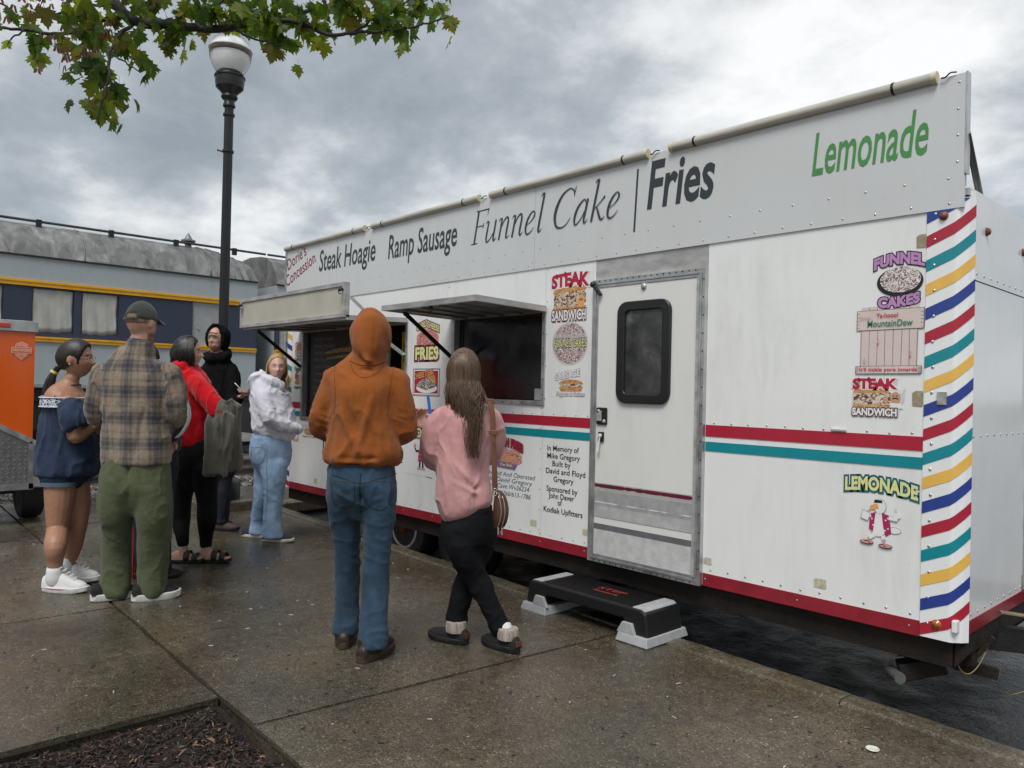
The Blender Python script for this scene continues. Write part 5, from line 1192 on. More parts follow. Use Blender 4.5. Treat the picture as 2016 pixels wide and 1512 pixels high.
def coach(y0, y1, label, wins, doors, seed, vents=()):
    t = thing('railway_coach', label, 'train car', (TRX - 1.45, (y0 + y1) / 2, ROAD_Z + .03), group=None)
    X = TRX
    def strip(name, a, b, m, dx=0.0, yy0=y0, yy1=y1):
        mb = MB(); mb.box((X - .06, yy0, a), (X + dx, yy1, b)); return mb.build(name, m, t)
    strip('lower_side', 1.36, 2.18, GREY, .0); strip('letterboard', 3.28, 3.735, GREY, .012)
    mb = MB(); mb.box((X - .07, y0, 1.31), (X + .02, y1, 1.375)); mb.build('side_sill', mat('coach_sill', (.22, .25, .26), .5, var=.2), t)
    for a, b in ((2.165, 2.255), (3.18, 3.29)):
        o = strip('gold_band', a, b, GOLD, .035)
        mb = MB(); mb.box((X + .035, y0, (a + b) / 2 + .012), (X + .05, y1, b - .004)); mb.build('gold_bead', GOLD, o)
    # window band: navy piers between openings
    edges = sorted(wins + doors); y = y0
    for (a, b) in edges + [(y1, y1)]:
        if a > y + .001:
            mb = MB(); mb.box((X - .06, y, 2.25), (X + .004, a, 3.185)); mb.build('window_pier', NAVY, t)
            rb = MB()
            for yy in (y + .03, a - .03):
                for k in range(14): rb.ball((X + .005, yy, 2.3 + k * .065), .008, 6, 4, (.6, 1, 1))
            if a - y > .12: rb.build('pier_rivets', NAVY, t)['kind'] = 'stuff'
        y = b
    rg = random.Random(seed)
    for (a, b) in wins:
        mb = MB(); mb.box((X - .05, a, 2.25), (X - .002, b, 2.34)); mb.box((X - .05, a, 3.15), (X - .002, b, 3.185)); w = mb.build('window', NAVY, t)
        mb = MB(); mb.box((X - .055, a - .01, 2.33), (X - .045, b + .01, 3.16)); mb.build('pane', GLASSD, w)
        n = 22; mb = MB(); vs = []; fs = []; c1 = rg.uniform(.02, .05); lift = rg.uniform(.0, .12); cut = rg.random() < .6
        for k in range(n + 1):
            u = k / n; yy = a + c1 + (b - a - 2 * c1) * u; dx = .004 * math.sin(u * 17 + seed) + .003 * math.sin(u * 39)
            zb = 2.345 + .012 * math.sin(u * 19) + (lift * max(0, u - .72) * 3 if cut else 0)
            for j in range(9): v = j / 8; vs.append((X - .028 + dx * (1 - .5 * v) + .006 * math.sin(v * 9 + u * 8), yy + (.015 * math.sin(v * 7) if 0 < k < n else .006 * math.sin(v * 9)), zb + (3.148 - zb) * v))
        for k in range(n):
            for j in range(8): q = k * 9 + j; fs.append((q, q + 9, q + 10, q + 1))
        mb.add(vs, fs); o = mb.build('curtain', CURT, w, smooth=True); sm = o.modifiers.new('s', 'SOLIDIFY'); sm.thickness = .003
    for (a, b) in doors:
        mb = MB(); mb.box((X - .058, a, 1.9), (X - .02, b, 3.185)); dd = mb.build('vestibule_panel', mat('vestibule_grey', (.30, .315, .32), .45, var=.12), t)
        mb = MB(); mb.tube([(X - .015, a + .12, 2.62), (X + .01, a + .12, 2.62)], .02, 8); mb.build('latch_knob', ALU, dd)
    # roof: cross section swept along y
    prof = [(0.03, 3.725), (0.035, 3.75), (-.02, 3.90), (-.12, 4.09), (-.28, 4.26), (-.52, 4.39), (-.85, 4.47), (-1.45, 4.51), (-2.05, 4.47), (-2.4, 4.37), (-2.65, 4.2), (-2.82, 4.0), (-2.93, 3.725)]
    ny = max(6, int((y1 - y0) / .3)); vs = []; fs = []; m = len(prof)
    for k in range(ny + 1):
        yy = y0 + (y1 - y0) * k / ny
        tin = max(0, 1 - (yy - y0) / .01) * 0; endt = max(0.0, (yy - (y1 - .95)) / .95); sc = 1 - .30 * endt ** 1.6
        for i, (px, pz) in enumerate(prof): vs.append((X + px * 1.0 + (0 if i < 3 else rg.uniform(-.006, .006)) - (0.05 * endt if i > 1 else 0), yy, 3.725 + (pz - 3.725) * sc + (rg.uniform(-.006, .006) if 2 < i < 9 else 0)))
    for k in range(ny):
        for i in range(m - 1): q = k * m + i; fs.append((q, q + m, q + m + 1, q + 1))
    fs.append(tuple(reversed(range(m)))); fs.append(tuple(range(ny * m, ny * m + m)))
    mb = MB(); mb.add(vs, fs); rf = mb.build('roof', ROOFM, t, smooth=30)
    yy = y0 + .9
    while yy < y1 - .9:
        mb = MB(); mb.tube([(X + px + .004, yy, pz + .004) for px, pz in prof[1:8]], .014, 6); mb.build('roof_seam', ROOFM, rf, smooth=True); yy += 2.42
    for k in range(5):
        yq = y1 - .85 + k * .17; endt = max(0.0, (yq - (y1 - .95)) / .95); sc = 1 - .30 * endt ** 1.6
        mb = MB(); mb.tube([(X + px + .004 - (.05 * endt if i else 0), yq, 3.725 + (pz - 3.725) * sc + .004) for i, (px, pz) in enumerate(prof[1:8])], .011, 6); mb.build('roof_seam', ROOFM, rf, smooth=True)
    mb = MB(); mb.box((X - .01, y0, 3.72), (X + .045, y1, 3.748)); mb.build('gutter', STEEL_B, rf)
    mb = MB(); mb.tube([(X - .50, y0, 4.475), (X - .50, y1 + .4, 4.475)], .026, 8); mb.build('roof_pipe', mat('pipe_dark', (.06, .062, .065), .45, .3, var=.3), t, smooth=40)
    k = y0 + .6
    while k < y1:
        mb = MB(); mb.box((X - .54, k, 4.36), (X - .46, k + .09, 4.51)); mb.build('pipe_clip', STEEL_B, t); k += 1.27
    for yv in vents:
        mb = MB(); mb.lathe([(.07, 4.38), (.07, 4.53), (.15, 4.53), (.15, 4.56), (.09, 4.58), (.01, 4.72)], (X - .62, yv, 0), 16); mb.build('roof_vent', mat('vent_grey', (.2, .21, .21), .5, .3), rf, smooth=30)
    mb = MB(); mb.box((X - 2.9, y0, 1.36), (X - 2.84, y1, 3.73)); mb.build('far_side', GREY, t)
    for yy in (y0, y1 - .06): mb = MB(); mb.box((X - 2.84, yy, 1.36), (X - .06, yy + .06, 3.72)); mb.build('end_wall', GREY, t)
    mb = MB(); mb.box((X - 2.7, y0 + .1, 1.05), (X - .15, y1 - .1, 1.36)); mb.build('underframe', STEEL_B, t)
    k = y0 + 4.2
    while k < y1 - 4.5:
        L_ = rg.uniform(.8, 1.8); mb = MB(); mb.box((X - 2.4, k, rg.uniform(.3, .55)), (X - .22, k + L_, 1.06)); mb.build('equipment_box', STEEL_B, t, bevel=.02); k += L_ + rg.uniform(.05, .25)
    for yc in (y0 + 2.2, y1 - 2.2): mb = MB(); mb.box((X - 2.45, yc - 1.9, .25), (X - 1.2, yc + 1.9, 1.05)); mb.build('brake_rigging', STEEL_B, t)
    rv = MB(); k = y0 + .1
    while k < y1:
        rv.ball((X + .022, k, 1.345), .011, 6, 4, (.6, 1, 1)); k += .085
    k = y0 + .1
    while k < y1: rv.ball((X + .013, k, 3.36), .009, 6, 4, (.6, 1, 1)); rv.ball((X + .013, k + .03, 3.64), .009, 6, 4, (.6, 1, 1)); k += .36
    rv.build('side_rivets', GREY, t)['kind'] = 'stuff'
    for yc in (y0 + 2.2, y1 - 2.2):
        mb = MB(); mb.box((X - .42, yc - 1.15, .55), (X - .30, yc + 1.15, .78)); mb.box((X - .40, yc - .35, .42), (X - .25, yc + .35, .95)); mb.box((X - 2.5, yc - .3, .7), (X - .4, yc + .3, 1.05)); bg = mb.build('bogie', STEEL_B, t, bevel=.02)
        for s in (-.85, .85):
            mb = MB(); mb.lathe([(.12, .0), (.40, .01), (.44, .03), (.46, .1), (.44, .12), (.1, .12)], (X - .62, yc + s, .37), 28, 'x'); mb.build('wheel', RUSTB, bg, smooth=35)
            mb = MB(); mb.box((X - .36, yc + s - .14, .38), (X - .22, yc + s + .14, .68)); mb.build('journal_box', STEEL_B, bg, bevel=.02)
            mb = MB(); mb.lathe([(.13, .42), (.13, .44), (.13, .7), (.13, .72)], (X - .32, yc + s * .45, 0), 14); mb.build('spring', STEEL_B, bg, smooth=40)
    return t
wl = []
yb = 3.04
for a, b in ((-.06, .64), (.75, 1.43), (-1.15, -.5), (-1.98, -1.28), (-3.05, -2.35), (-3.9, -3.2)): wl.append((yb + a, yb + b))
coach(-14.0, 7.30, 'grey railway coach with navy window band, gold stripes and curtained windows', wl + [(7.11 - .0, 7.11 + .0)][:0], [(yb + 2.86, yb + 3.55)], 3, (yb + 2.95, -2.0, -8.0))
coach(7.75, 26.0, 'grey railway coach mostly hidden behind the concession trailer', [(9.0, 9.7), (9.8, 10.5), (12, 12.7)], [(7.85, 8.5)], 9, ())
# tracks
RAIL = mat('rail_steel', (.10, .085, .075), .45, .6, var=.3, vscale=6); TIE = mat('tie_wood', (.05, .04, .032), .8, var=.4, vscale=8)
def track(xc, label):
    t = thing('railway_track', label, 'track', (xc, 3, ROAD_Z + .03)); z = ROAD_Z + .03
    for s in (-.7175, .7175):
        mb = MB(); mb.prism([(xc + s - .06, z + .02), (xc + s + .06, z + .02), (xc + s + .012, z + .05), (xc + s + .012, z + .12), (xc + s + .035, z + .13), (xc + s + .035, z + .16), (xc + s - .035, z + .16), (xc + s - .035, z + .13), (xc + s - .012, z + .12), (xc + s - .012, z + .05)], 'y', -20, 40)
        # prism in 'y' takes (x, z) pairs
        mb.build('rail', RAIL, t)
    mb = MB(); mb.box((xc - 1.25, -.11, z - .08), (xc + 1.25, .11, z + .025)); t0 = mb.build('tie', TIE)
    first = True
    for k in range(44):
        c = t0 if first else t0.copy()
        if not first: COL.objects.link(c)
        first = False; c.location = (0, -4 + k * .55, 0); adopt(c, t)
track(TRX - 1.45, 'rusty railway track under the grey coaches')
track(-13.4, 'empty railway track in the gravel between the sidewalk and the coaches')

# ================================================================== maple tree overhanging from the pit
BR = {
  'main': [(-4.69, 1.08, 3.75), (-4.74, 1.18, 3.65), (-4.68, 1.24, 3.55), (-4.61, 1.32, 3.48), (-4.50, 1.44, 3.47), (-4.44, 1.58, 3.48), (-4.35, 1.75, 3.51)],
  'right': [(-4.44, 1.58, 3.48), (-4.25, 1.71, 3.46), (-4.05, 1.78, 3.46), (-3.90, 1.94, 3.45), (-3.79, 2.06, 3.39), (-3.70, 2.16, 3.40), (-3.50, 2.30, 3.40), (-3.36, 2.38, 3.41), (-3.26, 2.48, 3.45)],
  'top': [(-4.35, 1.75, 3.51), (-4.30, 1.95, 3.61), (-4.25, 2.14, 3.71), (-4.09, 2.32, 3.75), (-3.98, 2.44, 3.82), (-3.89, 2.54, 3.88)],
  'left': [(-4.61, 1.32, 3.48), (-4.77, 1.22, 3.53), (-4.95, 1.10, 3.48), (-5.04, 1.00, 3.45), (-5.15, 0.88, 3.47), (-5.26, 0.76, 3.48), (-5.37, 0.64, 3.49)],
  'hang': [(-4.63, 1.30, 3.47), (-4.58, 1.20, 3.34), (-4.55, 1.16, 3.22), (-4.50, 1.15, 3.09), (-4.52, 1.13, 2.98), (-4.54, 1.11, 2.84)],
  'hang2': [(-4.55, 1.17, 3.24), (-4.44, 1.21, 3.17), (-4.39, 1.27, 3.12)],
  'up1': [(-4.61, 1.32, 3.48), (-4.66, 1.41, 3.58), (-4.71, 1.50, 3.72), (-4.66, 1.55, 3.82)],
  'up2': [(-4.44, 1.58, 3.48), (-4.34, 1.61, 3.54), (-4.19, 1.63, 3.57), (-4.15, 1.67, 3.64)],
  'lt': [(-5.15, 1.02, 3.61), (-5.28, 0.88, 3.59), (-5.48, 0.82, 3.70), (-5.56, 0.73, 3.76)],
  'ltc': [(-4.68, 1.24, 3.55), (-4.90, 1.15, 3.62), (-5.15, 1.02, 3.61)],
  'll': [(-5.15, 0.88, 3.47), (-5.08, 0.80, 3.38), (-5.11, 0.78, 3.34)],
  'rt': [(-3.70, 2.16, 3.40), (-3.68, 2.32, 3.56), (-3.58, 2.43, 3.63), (-3.50, 2.52, 3.70)],
  'mid': [(-4.35, 1.75, 3.51), (-4.18, 1.79, 3.41), (-3.98, 1.86, 3.33)],
}
BLOB = [
  (-5.14, 0.87, 3.35, 0.130, 0.072, 24),
  (-5.19, 0.82, 3.49, 0.091, 0.052, 10),
  (-4.70, 1.03, 3.46, 0.156, 0.059, 14),
  (-4.88, 0.84, 3.51, 0.156, 0.039, 10),
  (-4.91, 1.08, 3.38, 0.104, 0.052, 14),
  (-4.80, 1.17, 3.40, 0.104, 0.072, 26),
  (-4.66, 1.29, 3.33, 0.059, 0.091, 14),
  (-4.71, 1.12, 3.16, 0.065, 0.059, 16),
  (-4.62, 1.32, 3.19, 0.046, 0.059, 9),
  (-4.76, 1.17, 3.08, 0.091, 0.065, 20),
  (-4.69, 1.24, 3.05, 0.046, 0.065, 8),
  (-4.65, 1.13, 2.89, 0.059, 0.078, 16),
  (-4.53, 1.35, 3.51, 0.117, 0.052, 18),
  (-4.45, 1.42, 3.41, 0.091, 0.072, 26),
  (-4.53, 1.45, 3.34, 0.059, 0.046, 8),
  (-4.54, 1.54, 3.37, 0.046, 0.052, 7),
  (-4.47, 1.59, 3.59, 0.143, 0.059, 20),
  (-4.36, 1.58, 3.47, 0.091, 0.052, 20),
  (-4.21, 1.70, 3.49, 0.117, 0.059, 26),
  (-4.18, 1.67, 3.53, 0.143, 0.052, 20),
  (-4.02, 1.77, 3.44, 0.104, 0.078, 22),
  (-3.99, 1.80, 3.35, 0.085, 0.072, 20),
  (-4.05, 1.89, 3.32, 0.065, 0.059, 14),
  (-3.98, 1.91, 3.48, 0.091, 0.104, 24),
  (-3.90, 2.02, 3.44, 0.091, 0.072, 22),
  (-3.96, 2.13, 3.59, 0.117, 0.065, 24),
  (-3.88, 2.09, 3.37, 0.046, 0.039, 6),
  (-3.80, 2.18, 3.51, 0.117, 0.078, 26),
  (-3.68, 2.20, 3.55, 0.117, 0.046, 18),
  (-3.57, 2.25, 3.45, 0.104, 0.059, 20),
  (-3.59, 2.34, 3.41, 0.078, 0.052, 14),
  (-3.50, 2.36, 3.38, 0.046, 0.052, 9),
  (-3.55, 2.44, 3.57, 0.104, 0.052, 18),
  (-3.60, 2.56, 3.57, 0.065, 0.039, 8),
  (-3.47, 2.58, 3.56, 0.059, 0.072, 14),
  (-3.50, 2.38, 3.59, 0.117, 0.039, 12),
]
tree = thing('maple_tree', 'maple tree with a leafy limb reaching over the sidewalk from the mulch pit', 'tree', (-2.85, -.2, -.05))
BARK = mat('maple_bark', (.035, .032, .03), .8, var=.4, vscale=14, bump=.5, bscale=60, stretch=(1, 1, .3))
def limb(pts, r0, r1, name='limb', parent=tree):
    c = [tuple(p) for p in catmull(pts, 5)]; n = len(c); rg = random.Random(len(pts) * 7 + int(pts[0][0] * 100))
    mb = MB(); mb.tube([(p[0] + rg.uniform(-.006, .006), p[1] + rg.uniform(-.006, .006), p[2] + rg.uniform(-.006, .006)) for p in c], [r0 + (r1 - r0) * i / (n - 1) for i in range(n)], 8)
    return mb.build(name, BARK, parent, smooth=True)
limb([(-2.85, -.2, -.08), (-2.84, -.2, .1), (-2.86, -.19, 1.2), (-2.9, -.16, 2.3), (-2.95, -.1, 3.2)], .13, .085, 'trunk')
limb([(-2.9, -.16, 2.3), (-2.5, -.6, 3.3), (-2.2, -1.0, 4.2)], .07, .04)
limb([(-2.95, -.1, 3.2), (-3.1, -.3, 4.3), (-3.2, -.5, 5.2)], .075, .04)
m0 = BR['main'][0]
limb([(-2.93, -.12, 2.9), (-3.3, .15, 3.5), (-3.9, .55, 3.85), (-4.4, .9, 3.95), m0, BR['main'][1]], .06, .034)
RR = dict(main=(.034, .022), right=(.018, .004), top=(.018, .006), left=(.014, .007), hang=(.011, .004), hang2=(.006, .003), up1=(.01, .005), up2=(.008, .004), lt=(.008, .005), ltc=(.009, .007), ll=(.006, .003), rt=(.008, .004), mid=(.008, .004))
for k in BR: limb(BR[k], *RR[k], name='branch')
def leafmat(name, col, tcol):
    m = bpy.data.materials.new(name); m.use_nodes = True; t = m.node_tree; b = t.nodes['Principled BSDF']
    oi = t.nodes.new('ShaderNodeObjectInfo'); r = t.nodes.new('ShaderNodeValToRGB'); r.color_ramp.elements[0].color = (*[c * .65 for c in col], 1); r.color_ramp.elements[1].color = (*[c * 1.35 for c in col], 1)
    t.links.new(oi.outputs['Random'], r.inputs[0]); t.links.new(r.outputs[0], b.inputs['Base Color']); b.inputs['Roughness'].default_value = .5; b.inputs['Specular IOR Level'].default_value = .3
    tr_ = t.nodes.new('ShaderNodeBsdfTranslucent'); tr_.inputs[0].default_value = (*tcol, 1); mx_ = t.nodes.new('ShaderNodeMixShader'); mx_.inputs[0].default_value = .5
    o = t.nodes['Material Output']; t.links.new(b.outputs[0], mx_.inputs[1]); t.links.new(tr_.outputs[0], mx_.inputs[2]); t.links.new(mx_.outputs[0], o.inputs[0]); return m
LEAFM = [leafmat('maple_leaf_a', (.055, .11, .022), (.19, .30, .018)), leafmat('maple_leaf_b', (.035, .075, .022), (.12, .20, .015)), leafmat('maple_leaf_c', (.08, .12, .022), (.36, .42, .03)), leafmat('maple_leaf_d', (.10, .10, .03), (.32, .27, .03))]
HALF = [(0, 0), (.05, .02), (.30, -.10), (.26, .06), (.52, .12), (.40, .22), (.62, .42), (.44, .42), (.46, .56), (.26, .46), (.22, .50), (.30, .72), (.19, .70), (.14, .84), (.08, .86), (0, 1.06)]
def leafmesh(k, m):
    rg = random.Random(k); vs = []; fs = []; fold = rg.uniform(.15, .5); droop = rg.uniform(.1, .5); tw = rg.uniform(-.2, .2)
    def P(x, y): return (x * (1 + .1 * tw), y, -abs(x) * fold - droop * y * y * .5 + tw * x * y + .04 * math.sin(9 * x + 5 * y + k))
    n = len(HALF); ctr = [(0, HALF[i][1] if HALF[i][1] > 0 else 0) for i in range(n)]
    for s in (1, -1):
        base = len(vs)
        for x, y in HALF: vs.append(P(s * x * (1 + rg.uniform(-.06, .06)), y + rg.uniform(-.015, .015)))
        mid = len(vs)
        for t in (0, .12, .28, .45, .62, .8, 1.06): vs.append(P(0, t))
        mi = [0, 0, 0, 1, 1, 2, 3, 3, 3, 3, 3, 4, 4, 5, 5, 6]
        for i in range(n - 1):
            a, b = mid + mi[i], mid + mi[i + 1]
            f = [base + i, base + i + 1, b] + ([a] if a != b else [])
            fs.append(tuple(f if s > 0 else f[::-1]))
    # petiole
    b = len(vs); vs += [(.012, 0, 0), (-.012, 0, 0), (-.01, -.45, .12), (.01, -.45, .12)]; fs.append((b, b + 1, b + 2, b + 3))
    me = bpy.data.meshes.new('leaf'); me.from_pydata(vs, [], fs); me.materials.append(m); me.polygons.foreach_set('use_smooth', [True] * len(fs)); return me
LM = [leafmesh(k, LEAFM[(0, 1, 0, 2, 1, 0, 2, 3)[k]]) for k in range(8)]
rg = random.Random(77); spots = []
vx = rt0; vy = Vector((-rt0.y, rt0.x, 0))
for (x, y, z, rx, rz, n) in BLOB:
    for i in range(int(n * .78)):
        a = rg.uniform(0, 2 * PI); r = math.sqrt(rg.random()) * 1.05
        p = Vector((x, y, z)) + vx * (rx * r * math.cos(a)) + Vector((0, 0, 1)) * (rz * r * math.sin(a) + .07) + vy * rg.gauss(0, .13)
        spots.append((p, rg.uniform(.065, .115)))
for (bx, by, bz) in [(-3.3, .15, 3.5), (-3.9, .55, 3.9), (-4.4, .9, 4.0), (-2.2, -1, 4.2), (-3.2, -.5, 5.2), (-4.6, 1.3, 4.3), (-4.1, 1.9, 4.2), (-3.6, 2.4, 4.2)]:
    for i in range(34): spots.append((Vector((bx + rg.gauss(0, .3), by + rg.gauss(0, .3), bz + rg.gauss(0, .14))), rg.uniform(.07, .12)))
def leafrot():
    # the blade hangs: its +y (tip) points mostly down and outward
    az = rg.uniform(0, 2 * PI); dip = rg.gauss(RAD(-62), RAD(20))
    return (Matrix.Rotation(az, 4, 'Z') @ Matrix.Rotation(dip, 4, 'X') @ Matrix.Rotation(rg.gauss(0, .5), 4, 'Y'))
nview = sum(int(b[5] * .78) for b in BLOB)
order = sorted(range(nview), key=lambda i: -spots[i][1] / (spots[i][0] - cam.matrix_world.translation).length)
solo = set(order[:295])
crown = MB(); stuffv = []; stufff = []; stm = []
for i, (p, s) in enumerate(spots):
    k = rg.choice([0, 1, 2, 3, 4, 5, 6, 0, 1, 2, 3, 7] if rg.random() < .8 else [3, 6, 7]); R = leafrot() @ Matrix.Scale(s, 4)
    if i in solo:
        o = bpy.data.objects.new('leaf', LM[k]); COL.objects.link(o); R.translation = p; o.matrix_world = R; o.parent = tree; o.matrix_parent_inverse = world_of(tree).inverted()
    else:
        b = len(stuffv)
        for v in LM[k].vertices: stuffv.append(tuple(R @ v.co + p))
        for f in LM[k].polygons: stufff.append(tuple(j + b for j in f.vertices)); stm.append((0, 1, 0, 2, 1, 0, 2, 3)[k])
me = bpy.data.meshes.new('foliage'); me.from_pydata(stuffv, [], stufff)
for m in LEAFM: me.materials.append(m)
me.polygons.foreach_set('material_index', stm); o = bpy.data.objects.new('foliage', me); COL.objects.link(o); adopt(o, tree); o['kind'] = 'stuff'
# hanging winged seeds
SAM = leafmat('samara_red', (.22, .07, .07), (.35, .14, .12)); sv = MB()
def sam(c, n):
    for i in range(n):
        p = Vector(c) + Vector((rg.gauss(0, .04), rg.gauss(0, .04), rg.gauss(0, .03))); az = rg.uniform(0, 6.28); l = rg.uniform(.03, .045)
        for s in (-1, 1):
            u = Vector((math.cos(az) * s, math.sin(az) * s, 0)); w = u * .010; e = p + u * .012 + Vector((0, 0, -l))
            sv.add([p, p + u * .012 + Vector((0, 0, -.004)), e + w, e - w * .2, p + u * .002 + Vector((0, 0, -.02))], [(0, 1, 2, 3, 4)])
for c_, n_ in ( ((-4.73, 1.12, 3.28), 16), ((-4.77, 1.08, 3.24), 5), ((-4.80, 1.04, 3.24), 4), ((-4.82, 1.02, 3.28), 4), ((-4.88, 0.95, 3.36), 5), ((-4.72, 1.12, 3.43), 8), ((-4.67, 1.18, 3.44), 5), ((-4.94, 0.89, 3.56), 12), ((-4.87, 0.96, 3.56), 10), ((-4.81, 1.02, 3.38), 4), ((-4.78, 1.06, 3.44), 5), ((-5.06, 0.75, 3.51), 5), ((-4.97, 0.86, 3.23), 3) ): sam(c_, n_)
o = sv.build('winged_seeds', SAM, tree); o['kind'] = 'stuff'

